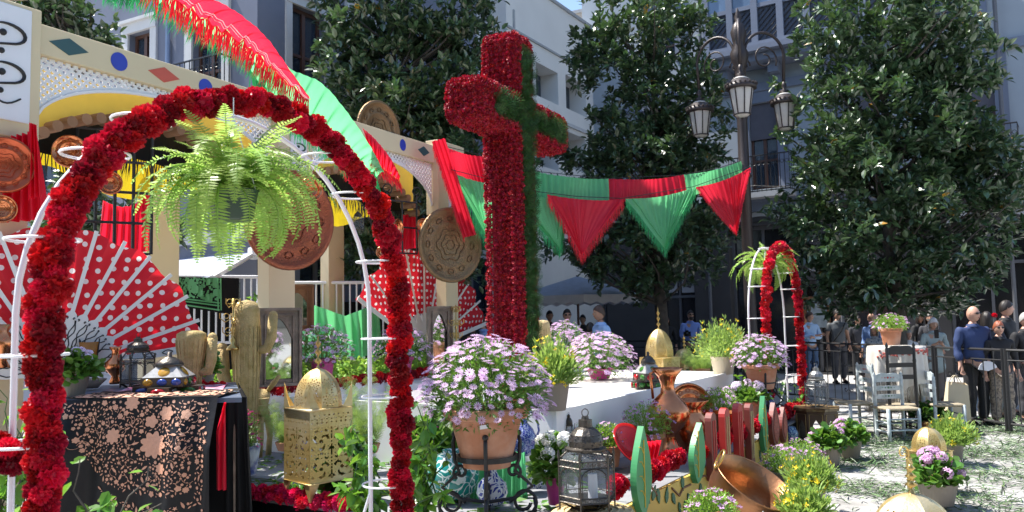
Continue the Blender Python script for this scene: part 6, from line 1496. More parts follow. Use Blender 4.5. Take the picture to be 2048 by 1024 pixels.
    if handle: b = MB(); b.tube([Vector((math.cos(a) * r_ * .12, 0, zd + r_ * .12 + math.sin(a) * r_ * .14)) for a in np.linspace(0, 2 * PI, 15)[:-1]], r_ * .018, 5, closed=True); obj('handle_ring', b, m, t)
    return t
D = P(1175, 1010, 4.9)
glass_lantern('dark metal lantern with clear panes and pierced dome on the woven stool', D, .17, .035, .275, .325, .52, 6, rot=R(12))
b = MB(); b.lathe([(0, .0), (.03, 0), (.028, .14), (.0, .14)], 12); obj('candle', b, M['sign_white'], bpy.data.objects['glass_lantern'], M=Matrix.Translation((.03, -.02, .045)))
st_ = thing('woven_stool', 'round straw woven stool top carrying the dark lantern', 'stool', (D.x + .03, 4.9, 0))
b = MB(); b.lathe([(0, .553), (.22, .553), (.25, .54), (.26, .515), (.25, .49), (0, .49)], 32)
obj('seat', b, M['straw'], st_, smooth=True)
b = MB(); b.tube([(r_ * math.cos(a), r_ * math.sin(a), .556) for a, r_ in ((q, .04 + .0061 * q) for q in np.linspace(0, 34, 200))], .006, 4); obj('seat_weave', b, M['straw'], st_)
for k in range(4): a = k * PI / 2 + .6; b = MB(); b.tube([(math.cos(a) * .17, math.sin(a) * .17, .5), (math.cos(a) * .2, math.sin(a) * .2, 0)], .02, 8); obj('leg', b, M['wood_old'], st_)
glass_lantern('clear glass lantern with a dark lid on the shawl covered table', P(275, 772, 7.2), .148, .03, .235, .30, .43, 8, name='glass_lantern')
glass_lantern('glass lantern standing on the octagonal inlaid table', P(1635, 813, 10.3), .145, .05, .27, .33, .50, 6, m=mat('pale_metal', (.25, .25, .25), .4, metal=.7), name='glass_lantern')
glass_lantern('little lantern hung in the far bay before the dark tree', P(716, 460, 11.5), .085, .0, .15, .20, .27, 6, m=M['old_metal'], name='glass_lantern')
glass_lantern('small dark lantern half hidden behind the dark big lantern', P(1139, 888, 7.2), .05, .0, .13, .16, .26, 6, name='glass_lantern')
cgl = {k: mat('glass_' + k, c, .15, var=.3, scale=30, spec=.8, trans=.3) for k, c in dict(red=(.55, .01, .02), blue=(.05, .10, .45), amber=(.55, .30, .03), green=(.06, .22, .04), clear=(.5, .5, .5)).items()}
def star_lantern(label, c, w, h, cols, rot=0):
    """stepped lantern: cross shaped lower tier, box tier, sloping glass, domed cap"""
    t = thing('coloured_lantern', label, 'lantern', c, rot, 'lanterns with coloured glass'); OM = M['old_metal']; k_ = 0
    def tier(hw_, dp, z0, z1, panes):
        nonlocal k_
        b = MB(); b.box((0, 0, (z0 + z1) / 2), (2 * hw_, 2 * dp, z1 - z0)); obj('tier', b, OM, t)
        for (nx, ny, half, dist) in ((0, -1, hw_, dp), (1, 0, dp, hw_), (-1, 0, dp, hw_), (0, 1, hw_, dp)):
            for i in range(panes):
                b = MB(); wd = 2 * half / panes; x = -half + wd * (i + .5); ex = Vector((-ny, nx, 0)); cc_ = Vector((nx, ny, 0)) * (dist + .0) + ex * x + Vector((0, 0, (z0 + z1) / 2)); Q = frame((nx, ny, 0), (0, 0, 1))
                b.lathe([(0, .012), (.6, .010), (1, .003), (1, 0)], 14, c=cc_, M=(Q @ Matrix.Diagonal((wd * .36, (z1 - z0) * .36, 1, 1))).to_3x3()); obj('glass_boss', b, cgl[cols[k_ % len(cols)]], t, smooth=True); k_ += 1
    tier(w * .5, w * .16, 0, h * .19, 3); tier(w * .16, w * .48, .001, h * .192, 1); tier(w * .32, w * .32, h * .195, h * .42, 3 if w > .45 else 2)
    b = MB(); b.lathe([(w * .43, h * .421), (w * .20, h * .68)], 4, M=Matrix.Rotation(R(45), 3, 'Z')); obj('glass_roof', b, cgl['clear'], t)
    for i in range(4):
        a = i * PI / 2; b = MB(); Q = frame(Vector((math.cos(a), math.sin(a), .9)).normalized()); b.lathe([(0, .008), (w * .06, .006), (w * .09, 0)], 12, c=Vector((math.cos(a) * w * .235, math.sin(a) * w * .235, h * .545)), M=Q.to_3x3()); obj('glass_boss', b, cgl[cols[(i * 2 + 1) % len(cols)]], t)
    b = MB(); b.lathe([(w * .21, h * .67), (w * .22, h * .70), (w * .20, h * .76), (w * .12, h * .86), (w * .04, h * .90), (w * .035, h), (0, h * 1.02)], 16); obj('cap', b, OM, t, smooth=True)
star_lantern('wide stepped lantern with coloured glass bosses on the shawl covered table', P(338, 787, 6.42), .50, .32, ['blue', 'amber', 'green', 'red', 'clear', 'red', 'clear', 'amber', 'blue'], R(4))
star_lantern('red and green glass lantern on the basin deck edge', P(1298, 775, 9.3), .40, .40, ['green', 'red', 'red', 'red', 'clear', 'green', 'red'], R(25))
# ewers, vases, jars
def vase(label, c, prof, m, cat='vase', name='vase', handles=(), n=28, hm=None, spout=None, group=None):
    t = thing(name, label, cat, c, 0, group); b = MB(); b.lathe(prof, n); obj('body', b, m, t, smooth=True)
    for pts, r_ in handles: b = MB(); b.tube(pts, r_, 7); obj('handle', b, hm or m, t, smooth=True)
    return t
cu = M['copper']
vase('tall copper ewer with flared mouth above the painted panel', P(1340, 908, 8.2), [(0, 0), (.15, 0), (.155, .02), (.09, .09), (.06, .16), (.07, .20), (.16, .28), (.215, .38), (.21, .44), (.16, .52), (.075, .60), (.065, .68), (.09, .76), (.16, .85), (.15, .852), (.06, .72), (.05, .6)], cu, 'ewer', 'copper_ewer', [([(-.10, 0, .83), (-.17, 0, .80), (-.16, 0, .68), (-.15, 0, .55)], .014)])
vase('wide rimmed copper pot beside the tall ewer', P(1382, 905, 8.5), [(0, 0), (.12, 0), (.10, .05), (.20, .2), (.22, .3), (.13, .40), (.12, .46), (.20, .53), (.195, .54), (.1, .45)], cu, 'pot', 'copper_pot')
plate('round copper tray leaning behind the ewer and wide pot', P(1382, 815, 9.0), .27, Vector((.25, -.9, .30)), M['copper'])
vase('orange copper vase on the table beside the clear lantern', P(230, 768, 7.3), [(0, 0), (.045, 0), (.05, .02), (.03, .07), (.08, .13), (.085, .19), (.035, .24), (.03, .29), (.055, .33), (.05, .332), (.02, .28)], M['copper'], 'vase', 'copper_vase', [([(-.06, 0, .20), (-.10, 0, .15), (-.07, 0, .10)], .007)])
vase('low brown bowl on the table behind the pale geranium', P(180, 776, 6.9), [(0, 0), (.06, 0), (.13, .07), (.125, .075), (.0, .02)], M['wood_old'], 'bowl', 'bowl')
vase('amber glass candle holder in dark frame before the big fan', P(178, 740, 7.3), [(0, .05), (.05, .05), (.085, .25), (.08, .25), (.03, .1)], mat('amber_glass', (.55, .25, .05), .1, trans=.4), 'candle holder', 'candle_holder', [([(-.09, 0, .28), (-.06, 0, 0)], .006), ([(.09, 0, .28), (.06, 0, 0)], .006)], hm=M['black_iron'])
vase('copper urn among the leaves at the picture edge under the fan', P(2, 735, 6.8), [(0, 0), (.07, 0), (.04, .06), (.11, .16), (.11, .24), (.05, .3), (.08, .36), (.07, .36)], M['copper'], 'urn', 'copper_urn')
def ceramic(name, base, ink_, sc, thr=.5, w=.06):
    m = bpy.data.materials.new(name); m.use_nodes = True; N = m.node_tree.nodes; L = m.node_tree.links; b = N['Principled BSDF']; b.inputs['Roughness'].default_value = .12; b.inputs['Coat Weight'].default_value = .5
    tc = N.new('ShaderNodeTexCoord'); nz = N.new('ShaderNodeTexNoise'); nz.inputs['Scale'].default_value = sc * .6; nz.inputs['Detail'].default_value = 1; L.new(tc.outputs['Object'], nz.inputs['Vector'])
    wv = N.new('ShaderNodeTexVoronoi'); wv.feature = 'DISTANCE_TO_EDGE'; wv.inputs['Scale'].default_value = sc; mx0 = N.new('ShaderNodeMix'); mx0.data_type = 'VECTOR'; mx0.inputs['Factor'].default_value = .12
    L.new(tc.outputs['Object'], mx0.inputs['A']); L.new(nz.outputs['Color'], mx0.inputs['B']); L.new(mx0.outputs['Result'], wv.inputs['Vector'])
    lt = N.new('ShaderNodeMath'); lt.operation = 'GREATER_THAN'; lt.inputs[1].default_value = thr; L.new(wv.outputs['Distance'], lt.inputs[0])
    mx = N.new('ShaderNodeMix'); mx.data_type = 'RGBA'; mx.inputs['A'].default_value = (*base, 1); mx.inputs['B'].default_value = (*ink_, 1); L.new(lt.outputs[0], mx.inputs['Factor']); L.new(mx.outputs['Result'], b.inputs['Base Color']); return m
teal = ceramic('ceramic_teal', (.62, .72, .70), (.01, .22, .20), 17, .07); blue = ceramic('ceramic_blue', (.70, .74, .80), (.015, .04, .32), 22, .16); navy = ceramic('ceramic_navy', (.45, .5, .65), (.01, .02, .22), 45, .05)
ds = thing('ceramic_jar', 'round ceramic jar with teal leaf pattern beside the iron stand', 'jar', P(907, 997, 6.35)); b = MB(); b.lathe([(0, 0), (.10, 0), (.17, .06), (.205, .16), (.19, .26), (.12, .335), (.08, .35), (.085, .37), (.07, .37), (.0, .3)], 32); obj('body', b, teal, ds, smooth=True)
vase('white ceramic bottle vase with blue painting under the daisy stand', P(985, 1010, 6.08), [(0, 0), (.06, 0), (.085, .02), (.118, .09), (.105, .16), (.05, .21), (.035, .25), (.04, .31), (.05, .33), (.04, .33)], blue, 'vase', 'ceramic_vase')
vase('dark blue patterned ewer with a tall thin handle behind the daisy stand', P(1048, 910, 6.9), [(0, 0), (.06, 0), (.10, .05), (.115, .14), (.08, .22), (.035, .27), (.03, .3)], navy, 'ewer', 'ceramic_ewer', [([(.09, 0, .10), (.13, 0, .2), (.11, 0, .33), (.04, 0, .37), (.0, 0, .35)], .010)])
vase('white and blue handled jug on the platform behind the gold lantern', P(612, 930, 7.9), [(0, 0), (.06, 0), (.09, .06), (.085, .14), (.05, .2), (.06, .25), (.05, .25)], blue, 'jug', 'ceramic_jug', [([(-.07, 0, .20), (-.13, 0, .17), (-.12, 0, .08), (-.08, 0, .05)], .012)])
vase('small blue and green ceramic ball pot at the platform end', P(1580, 884, 10.3), [(0, 0), (.06, 0), (.10, .05), (.105, .12), (.07, .19), (.03, .20)], ceramic('ceramic_bt', (.25, .40, .45), (.02, .06, .2), 30, .08), 'jar', 'ceramic_jar')
vase('dark blue ceramic jar between the small cactus leaf and pomegranates', P(1528, 842, 10.6), [(0, 0), (.09, 0), (.13, .1), (.15, .25), (.09, .36), (.07, .38)], navy, 'jar', 'ceramic_jar')
vase('small blue bowl partly hidden behind the magenta pot', P(1068, 975, 6.6), [(0, 0), (.06, 0), (.11, .09), (.12, .14), (.1, .14)], blue, 'bowl', 'ceramic_bowl')
t, f = drape('green cloth with pale green lining draped behind the blue vase', [(945, 900, 6.5), (1052, 905, 6.5)], [(940, 1005, 6.4), (1056, 1000, 6.4)], M['green_cloth'], 3, .03, 6)
# red dish and cloth
t = thing('red_dish', 'big shiny red metal dish tilted behind the green cactus leaf', 'dish', P(1272, 890, 7.3)); Q = frame(Vector((.45, -.50, .62))); b = MB(); b.lathe([(0, -.10), (.12, -.09), (.20, -.02), (.235, .0), (.24, .006), (.20, -.01), (.12, -.07), (0, -.08)], 36, M=Q.to_3x3()); obj('bowl', b, mat('red_gloss', (.55, .015, .015), .15, metal=.5), t, smooth=True)
drape('crimson satin cloth hanging from the red dish', [(1287, 885, 7.2), (1322, 880, 7.2)], [(1276, 955, 7.15), (1312, 930, 7.15)], M['red_cloth'], 2, .03, 4)
# cauldron
t = thing('copper_cauldron', 'big tilted copper cauldron with ring handles among the yellow broom', 'cauldron', P(1513, 964, 6.0)); nz_ = Vector((.40, -.36, .84)).normalized(); xd = Vector((.88, 0, -.48)); xd = (xd - nz_ * xd.dot(nz_)).normalized(); Q = frame(nz_, nz_.cross(xd)); Q3 = Q.to_3x3(); Rc = .305
b = MB(); b.lathe([(0, -.36), (Rc * .6, -.35), (Rc * .86, -.28), (Rc * .97, -.15), (Rc, 0), (Rc * 1.03, .004), (Rc * 1.03, -.008), (Rc * .985, -.01), (Rc * .95, -.15), (Rc * .84, -.27), (Rc * .6, -.34), (0, -.35)], 44, M=Q3); obj('bowl', b, mat('cauldron_copper', (.40, .19, .09), .36, metal=.85, col2=(.24, .13, .07), c2s=6, bump=.12, bscale=30), t, smooth=True)
for sg in (-1, 1):
    b = MB(); ctr = Q3 @ Vector((Rc * 1.02 * sg, 0, .04)); b.tube([ctr + Q3 @ Vector((0, .055 * math.cos(a), .075 * math.sin(a))) for a in np.linspace(0, 2 * PI, 17)[:-1]], .009, 6, closed=True); obj('ring_handle', b, M['brass'], t, smooth=True)
# octagonal inlaid table
t = thing('octagonal_table', 'dark octagonal side table with inlaid arched panels, under a glass lantern', 'table', G(1636, 888, 0)); WD = mat('inlaid_wood', (.09, .05, .03), .45, var=.3, scale=20)
b = MB(); b.lathe([(0, .44), (.30, .44), (.30, .475), (0, .475)], 8); obj('table_top', b, mat('inlaid_top', (.25, .17, .08), .3, col2=(.10, .05, .02), c2s=20), t)
for k in range(8):
    a0, a1 = k * PI / 4, (k + 1) * PI / 4; p0, p1 = Vector((.27 * math.cos(a0), .27 * math.sin(a0), 0)), Vector((.27 * math.cos(a1), .27 * math.sin(a1), 0)); w = (p1 - p0).length; ex = (p1 - p0).normalized(); b = MB()
    out = [(0, 0), (w * .22, 0), (w * .22, .22), (w * .3, .27), (w * .5, .33), (w * .7, .27), (w * .78, .22), (w * .78, 0), (w, 0), (w, .44), (0, .44)]
    nn = Vector((ex.y, -ex.x, 0)); V = [p0 + ex * x + Vector((0, 0, z)) for x, z in out]; m_ = len(V); V += [v - nn * .012 for v in V]
    b.add(V, [tuple(range(m_)), tuple(range(2 * m_ - 1, m_ - 1, -1))] + [(i, (i + 1) % m_, m_ + (i + 1) % m_, m_ + i) for i in range(m_)]); obj('side_panel', b, WD, t)
    b = MB(); b.tube([p0 + ex * x + nn * .004 + Vector((0, 0, z)) for x, z in [(w * .12, .02), (w * .12, .40), (w * .88, .40), (w * .88, .02)]], .005, 4); obj('inlay', b, mat('inlay', (.45, .30, .12), .4) if 'inlay' not in bpy.data.materials else bpy.data.materials['inlay'], t)
SEAT = mat('rush_seat', (.30, .25, .17), .85, var=.3, scale=20, bump=.5)
# ladder back chairs
def chair(label, c, rz, m, sc=1.0, tall=.86, seat=True, crest=True, decor=True):
    t = thing('ladder_chair', label, 'chair', c, rz, 'painted ladder back chairs'); w, dp, sh_ = .20 * sc, .18 * sc, .43 * sc; H = tall * sc
    for sx in (-1, 1):
        b = MB(); b.lathe([(0, 0), (.020, 0), (.022, .10), (.027, .12), (.022, .14), (.022, sh_), (.024, sh_ + .02), (.022, H * .8), (.026, H * .82), (.020, H * .85), (.022, H * .95), (.016, H * .97), (.022, H * .99), (.0, H * 1.03)], 10, c=(sx * w * .92, dp, 0)); obj('back_post', b, m, t, smooth=True)
        b = MB(); b.lathe([(0, 0), (.020, 0), (.022, .10), (.027, .12), (.022, .14), (.024, sh_), (.0, sh_ + .01)], 10, c=(sx * w, -dp, 0)); obj('leg', b, m, t, smooth=True)
        for z in (.13, .25): b = MB(); b.tube([(sx * w, -dp, z * sc), (sx * w * .92, dp, z * sc)], .011, 6); obj('stretcher', b, m, t)
    for y, zs_ in ((-dp, (.16, .30)), (dp, (.2,))):
        for z in zs_: b = MB(); b.tube([(-w, y, z * sc), (w, y, z * sc)], .011, 6); obj('stretcher', b, m, t)
    b = MB(); b.box((0, 0, sh_ - .005), (2 * w + .03, 2 * dp + .03, .035)); o = obj('seat', b, SEAT, t); o.modifiers.new('bv', 'BEVEL').width = .012
    for i, z in enumerate((.56, .67, .80)):
        z = z * H / .86 if tall > .9 else z * sc; b = MB(); hh_ = .032 if i < 2 else .05
        out = [(-w * .92, -hh_), (w * .92, -hh_)] + [(w * .92 * math.cos(a), hh_ * (.7 + (.6 if i == 2 else .2) * math.sin(a) + (.12 * math.cos(6 * a) if i == 2 else 0))) for a in np.linspace(0, PI, 13)]
        b.prism(out, .016, Matrix.Translation((0, dp - .008, z))); obj('slat', b, m, t)
        if decor:
            b = MB()
            for (x, r_) in ((0, .014), (-.04, .009), (.04, .009), (-.08, .006), (.08, .006)): b.ball((x * sc, dp - .010, z + .005), r_, 8, 4, sz=(1, .15, 1))
            obj('painted_flowers', b, M['red_paint'] if i == 2 else M['dgreen_paint'], t)
    return t
wc = mat('chair_white', (.50, .55, .56), .5, col2=(.30, .36, .37), c2s=12)
chair('white painted ladder chair standing before the cloth covered table', G(1796, 882, 0), R(3), wc, 1.0)
chair('white ladder chair beside the table, turned side-on near the octagonal table', G(1712, 868, 0), R(-82), wc, 1.0, .95)
chair('white ladder chair at the far side of the cloth table, near the paper bag', G(1890, 872, 0), R(85), wc, 1.0, .8)
chair('tall black ladder chair pushed up to the cream draped table, back to us', (P(1796, 860, 11.10).x, 11.10, 0), R(182), M['rail_black'], 1.0, 1.24, decor=False)
cc_ = P(1418, 1000, 3.6)
ch = chair('nearest white chair, only its painted crest and knobbed posts in view', (cc_.x, 3.6, 0), R(178), wc, 1.0, .86, decor=False)
b = MB(); y = .19
for k in range(7): a = PI * k / 6; b.ball((math.cos(a) * .018, y, .86 + math.sin(a) * .018), .010, 8, 4, sz=(1, .2, 1))
obj('painted_flower', b, M['red_paint'], ch); b = MB()
for sg in (-1, 1): b.ball((sg * .045, y, .855), .016, 8, 4, sz=(1, .2, .6))
obj('painted_leaves', b, M['dgreen_paint'], ch)
# white cloth table
TT = P(1792, 693, 11.5); t = thing('cloth_table', 'tall small table under a long cream shawl with fringe, beside the railing', 'table', (TT.x, 11.5, 0)); hz_ = TT.z
b = MB(); b.lathe([(0, hz_ - .03), (.375, hz_ - .03), (.375, hz_), (0, hz_)], 28); obj('table_top', b, M['wood_old'], t)
for k in range(4): a = k * PI / 2 + .7; b = MB(); b.tube([(.3 * math.cos(a), .3 * math.sin(a), 0), (.3 * math.cos(a), .3 * math.sin(a), hz_ - .03)], .022, 6); obj('leg', b, M['wood_old'], t)
cs = thing('cream_shawl', 'cream embroidered shawl with long black and cream fringe over the tall table', 'shawl', (TT.x, 11.5, hz_)); b = MB()
def cs_pt(a, v):
    r_ = .385 * min(1, v / .3) if v < .3 else .385 + (v - .3) * (.02 + .05 * math.sin(9 * a) + .05 * math.sin(4 * a + 1)); z = .006 if v < .3 else .006 - (v - .3) * (1.0 + .25 * math.sin(2 * a + 1)) * .95
    r_ += .02 * math.sin(16 * a) * min(1, max(0, v - .3) * 3); return Vector((r_ * math.cos(a), r_ * math.sin(a), z))
b.grid(lambda x, y: cs_pt(x * 2 * PI, y), 120, 24); crm = mat('cream_cloth', (.70, .66, .60), .7, var=.06, bump=.15, bscale=90, trans=.15); obj('cloth', b, crm, cs, smooth=True)
b = MB(); random.seed(3)
for k in range(90):
    a = random.uniform(3.6, 5.9); v = random.choice((.36, .38, .42)) + random.uniform(-.02, .02); p = cs_pt(a, v) * 1.0; p.x *= 1.012; p.y *= 1.012; r_ = random.uniform(.008, .018); b.ball(p, r_, 6, 3)
obj('embroidery', b, mat('emb_red', (.50, .12, .10), .6), cs, kind='stuff')
fringe(cs, [Vector((TT.x, 11.5, hz_)) + cs_pt(a, .62) * 1.02 for a in np.linspace(3.5, 4.4, 16)], .50, M['blk_fringe'], dens=60, w=.006, seed=5)
fringe(cs, [Vector((TT.x, 11.5, hz_)) + cs_pt(a, 1.0) * 1.005 for a in np.linspace(0, 2 * PI, 90)], .18, crm, dens=60, w=.008, seed=6)
# straw cacti, donkey, mirrors, candelabra
def braid(mb, pts, r_): mb.tube(pts, r_, 14)
def cactus(label, c, H, rb, arms, m=M['esparto'], flare=1.15):
    t = thing('straw_cactus', label, 'ornament', c, 0, 'woven straw cacti'); b = MB()
    b.lathe([(0, 0), (rb * .62, 0), (rb * .72, H * .2), (rb * .95, H * .55), (rb * flare, H * .85), (rb * flare * .96, H * .95), (rb * .7, H), (0, H * 1.015)], 20); obj('body', b, m, t, smooth=True)
    for sg, z, L, r_, out in arms:
        b = MB(); b.tube([(sg * rb * .5, 0, z), (sg * (rb + out * .6), 0, z + out * .15), (sg * (rb + out), 0, z + L * .35), (sg * (rb + out * 1.15), 0, z + L)], [r_ * .8, r_, r_ * 1.05, r_ * .95], 12); b.ball((sg * (rb + out * 1.15), 0, z + L), r_ * .95, 10, 6); obj('arm', b, m, t, smooth=True)
    b = MB(); nst = 18      # braid ridges
    for k in range(nst):
        a = 2 * PI * k / nst
        b.tube([(rb * f_ * 1.01 * math.cos(a + .02 * (j % 2)), rb * f_ * 1.01 * math.sin(a + .02 * (j % 2)), H * z_) for j, (f_, z_) in enumerate([(.72, .05 + .001), (.73, .2), (.85, .38), (.95, .55), (1.06, .7), (flare, .85)])], rb * .035, 4)
    obj('braid', b, m, t); return t
cactus('squat woven straw cactus with one arm on the shawl covered table', P(382, 775, 7.1), .49, .115, [(1, .13, .30, .045, .06)], flare=1.1)
cactus('tall woven straw cactus with two arms beside the grey mirror', G(492, 925, .3), 1.62, .135, [(-1, .75, .40, .065, .10), (1, 1.12, .36, .05, .12)], M['esparto'], 1.0)
cactus('straw cactus top beside the foot of the cross', P(1088, 745, 9.8), .62, .085, [], M['straw'], 1.0)
t = thing('straw_donkey', 'woven straw donkey with upright ears beside the table', 'ornament', G(520, 912, .3), R(-20)); ST = M['esparto']
b = MB(); b.tube([(-.42, .05, .38), (-.34, .03, .42), (-.1, 0, .44), (.05, -.02, .45)], [.08, .13, .14, .10], 14); obj('body', b, ST, t, smooth=True)
b = MB(); b.tube([(-.02, 0, .44), (.06, -.06, .56), (.09, -.09, .64)], [.09, .075, .07], 12); obj('neck', b, ST, t, smooth=True)
b = MB(); b.tube([(.09, -.06, .67), (.10, -.12, .60), (.11, -.16, .50), (.11, -.17, .46)], [.075, .085, .07, .055], 12); obj('head', b, ST, t, smooth=True)
for sg, e in ((-1, (-.09, -.08, .84)), (1, (.30, -.08, .85))): b = MB(); b.tube([(.09 + sg * .05, -.07, .68), Vector((.09 + sg * .05, -.07, .68)).lerp(Vector(e), .5), e], [.018, .032, .02], 8); obj('ear', b, ST, t, smooth=True)
for x, y in ((.06, -.09), (.06, .06), (-.34, -.06), (-.34, .10)): b = MB(); b.tube([(x, y, .42), (x + .02, y, .2), (x, y, 0)], [.045, .03, .03], 8); obj('leg', b, ST, t, smooth=True)
b = MB(); 
for z in (.50, .55, .62): b.tube([(.11 + .085 * math.cos(a), -.13 + .085 * math.sin(a), z) for a in np.linspace(0, 2 * PI, 14)[:-1]], .006, 4, closed=True)
obj('bridle', b, M['straw'], t)
def mirror(label, c, w, h, rz, m, tilt=-.02, arch=True):
    t = thing('arched_mirror', label, 'mirror', c, rz, 'wooden mirrors with pointed arches'); Q = Matrix.Rotation(-tilt, 4, 'X'); q3 = Q.to_3x3(); fr = w * .17
    # frame with arch opening as quads
    n = 16; xi = w / 2 - fr; out = []; b = MB(); za = h - fr * 1.3
    def inner(x): u_ = abs(x) / xi; return h * .58 + (za - h * .58) * (1 - u_ ** 1.6) * .98
    X = np.linspace(-xi, xi, n * 2 + 1)
    for a_, c_ in zip(X[:-1], X[1:]):
        b.add([q3 @ Vector(v) for v in ((a_, 0, inner(a_)), (c_, 0, inner(c_)), (c_, 0, h), (a_, 0, h), (a_, .02, inner(a_)), (c_, .02, inner(c_)))], [(0, 1, 2, 3), (0, 4, 5, 1)])
    b.add([q3 @ Vector(v) for v in ((-w / 2, 0, 0), (-xi, 0, 0), (-xi, 0, h), (-w / 2, 0, h), (xi, 0, 0), (w / 2, 0, 0), (w / 2, 0, h), (xi, 0, h), (-xi, 0, 0), (xi, 0, 0), (xi, 0, fr * .8), (-xi, 0, fr * .8))], [(0, 1, 2, 3), (4, 5, 6, 7), (8, 9, 10, 11)])
    obj('inner_frame', b, m, t)
    b = MB()
    for p, q in (((-w / 2, 0, 0), (-w / 2, 0, h)), ((w / 2, 0, 0), (w / 2, 0, h)), ((-w / 2, 0, h), (w / 2, 0, h)), ((-w / 2, 0, 0), (w / 2, 0, 0))): b.beam(q3 @ Vector(p), q3 @ Vector(q), fr * .4, .05, up=(0, 1, 0))
    for p, q in (((-xi, -.01, .0), (-xi, -.01, h - fr * .8)), ((xi, -.01, 0), (xi, -.01, h - fr * .8)), ((-xi, -.01, h - fr * .8), (xi, -.01, h - fr * .8))): b.beam(q3 @ Vector(p), q3 @ Vector(q), fr * .16, .02, up=(0, 1, 0))
    obj('outer_moulding', b, m, t)
    b = MB(); b.add([q3 @ Vector(v) for v in ((-xi, .03, 0), (xi, .03, 0), (xi, .03, h), (-xi, .03, h))], [(0, 1, 2, 3)]); obj('glass', b, MIR, t)
    b = MB(); b.add([q3 @ Vector(v) for v in ((-w / 2, .04, 0), (w / 2, .04, 0), (w / 2, .04, h), (-w / 2, .04, h))], [(3, 2, 1, 0)]); obj('backing', b, M['wood_old'], t); return t
MIR = mat('mirror_glass', (.55, .58, .58), .03, metal=1.0, var=.02)
mirror('big grey wooden mirror with a pointed arch behind the gold lantern', P(558, 770, 9.3), .48, .86, R(28), M['wood_old'])
mirror('brown carved wooden mirror on the post behind the grey one', P(593, 660, 10.9), .43, .60, R(10), M['wood_brown'], .03)
mirror('narrow dark mirror leaning at the foot of the far post', P(880, 735, 12.2), .42, .90, R(38), M['wood_old'])
def candelabra(label, c, H):
    t = thing('candelabra', label, 'candelabra', c, 0, 'gilt candelabra'); b = MB(); b.lathe([(0, 0), (.07, 0), (.06, .03), (.02, .06), (.03, .10), (.012, .13), (.012, H * .5), (.025, H * .52), (.01, H * .56), (.008, H), (0, H)], 12); obj('stem', b, M['brass'], t, smooth=True)
    for z, r_ in ((H * .35, .10), (H * .62, .13), (H * .9, .07)):
        b = MB()
        for k in range(4): a = k * PI / 2 + .5; d = Vector((math.cos(a), math.sin(a), 0)); b.tube([Vector((0, 0, z)), d * r_ * .6 + Vector((0, 0, z - .04)), d * r_ + Vector((0, 0, z)), d * r_ + Vector((0, 0, z + .05))], .006, 5); b.tube([d * r_ * .5 + Vector((0, 0, z + .02)) + (d * math.cos(q) + Vector((0, 0, 1)) * math.sin(q)) * .025 for q in np.linspace(0, 5.5, 10)], .005, 4)
        obj('branch', b, M['brass'], t)
    return t
candelabra('gilt candelabra beside the tall straw cactus', P(466, 700, 8.2), .52); candelabra('gilt candelabra before the far polka dot fan', P(913, 705, 12.3), .72)
# cut leaves strewn on the paving
random.seed(12); bl_ = MB(); bl_.add([(0, 0, 0), (-.05, .5, .03), (0, 1, 0), (.05, .5, .03)], [(0, 3, 2, 1)]); mats = []
for k in range(60000):
    x = random.uniform(1.2, 8.2); y = 5.0 + 7.5 * random.random() ** .8; px = 1024 + x / y * FPX
    if not (1500 < px < 2120): continue
    den = .08 + 1.1 * max(0, noise.noise(Vector((x * .9, y * 1.1, 3))) + .32)
    s_on = (x - C0[0]) * pn.x + (y - C0[1]) * pn.y
    if random.random() > den or s_on < .35: continue
    d = Vector((random.uniform(-1, 1), random.uniform(-1, 1), random.uniform(0, .22))); mats.append(Matrix.Translation((x, y, random.uniform(.005, .03))) @ rot_to(d, random.uniform(-.6, .6)) @ Matrix.Scale(random.uniform(.06, .17), 4))
b = MB(); b.stamp(bl_.tpl(), mats); o = obj('strewn_leaves', b, mat('cut_leaf', (.10, .165, .065), .45, island=.5, hue=.02, spec=.6), None, kind='stuff'); o['label'] = 'long cut green leaves strewn over the pale paving'; o['category'] = 'leaves'
mats = []
for k in range(500):
    p = pl(C0, random.uniform(.05, 2.0), random.uniform(.2, 4.5), .31); mats.append(Matrix.Translation(p) @ rot_to(Vector((random.uniform(-1, 1), random.uniform(-1, 1), .15)), random.uniform(-.6, .6)) @ Matrix.Scale(random.uniform(.06, .14), 4))
b = MB(); b.stamp(LEAF2, mats); o = obj('fallen_leaves', b, M['leaf_mid'], None, kind='stuff'); o['label'] = 'fallen green leaves scattered on the grey platform'; o['category'] = 'leaves'
# ------------------------------------------------------------------ people
FOLD = bpy.data.textures.new('folds', 'CLOUDS'); FOLD.noise_scale = .14; FOLD.noise_depth = 1
def skin_obj(name, par, verts, edges, radii, m, lv=2, root=0):
    me = bpy.data.meshes.new(name); me.from_pydata([tuple(v) for v in verts], edges, []); me.materials.append(m)
    o = link(name, me, par); s = o.modifiers.new('skin', 'SKIN'); s.use_smooth_shade = True; s.branch_smoothing = .6
    for i, r_ in enumerate(radii): me.skin_vertices[0].data[i].radius = r_ if isinstance(r_, tuple) else (r_, r_)
    me.skin_vertices[0].data[root].use_root = True
    q = o.modifiers.new('subsurf', 'SUBSURF'); q.levels = lv; q.render_levels = lv
    if name in ('shirt', 'trousers'): dm = o.modifiers.new('folds', 'DISPLACE'); dm.texture = FOLD; dm.strength = .05; dm.mid_level = .5
    return o
SKIN = [mat('skin_light', (.50, .28, .20), .5, var=.22, scale=22), mat('skin_tan', (.42, .24, .16), .5, var=.05)]
DK = mat('sunglass', (.01, .01, .012), .1); LIP = mat('lips', (.35, .12, .10), .5); EYE = mat('eye', (.7, .7, .7), .3)
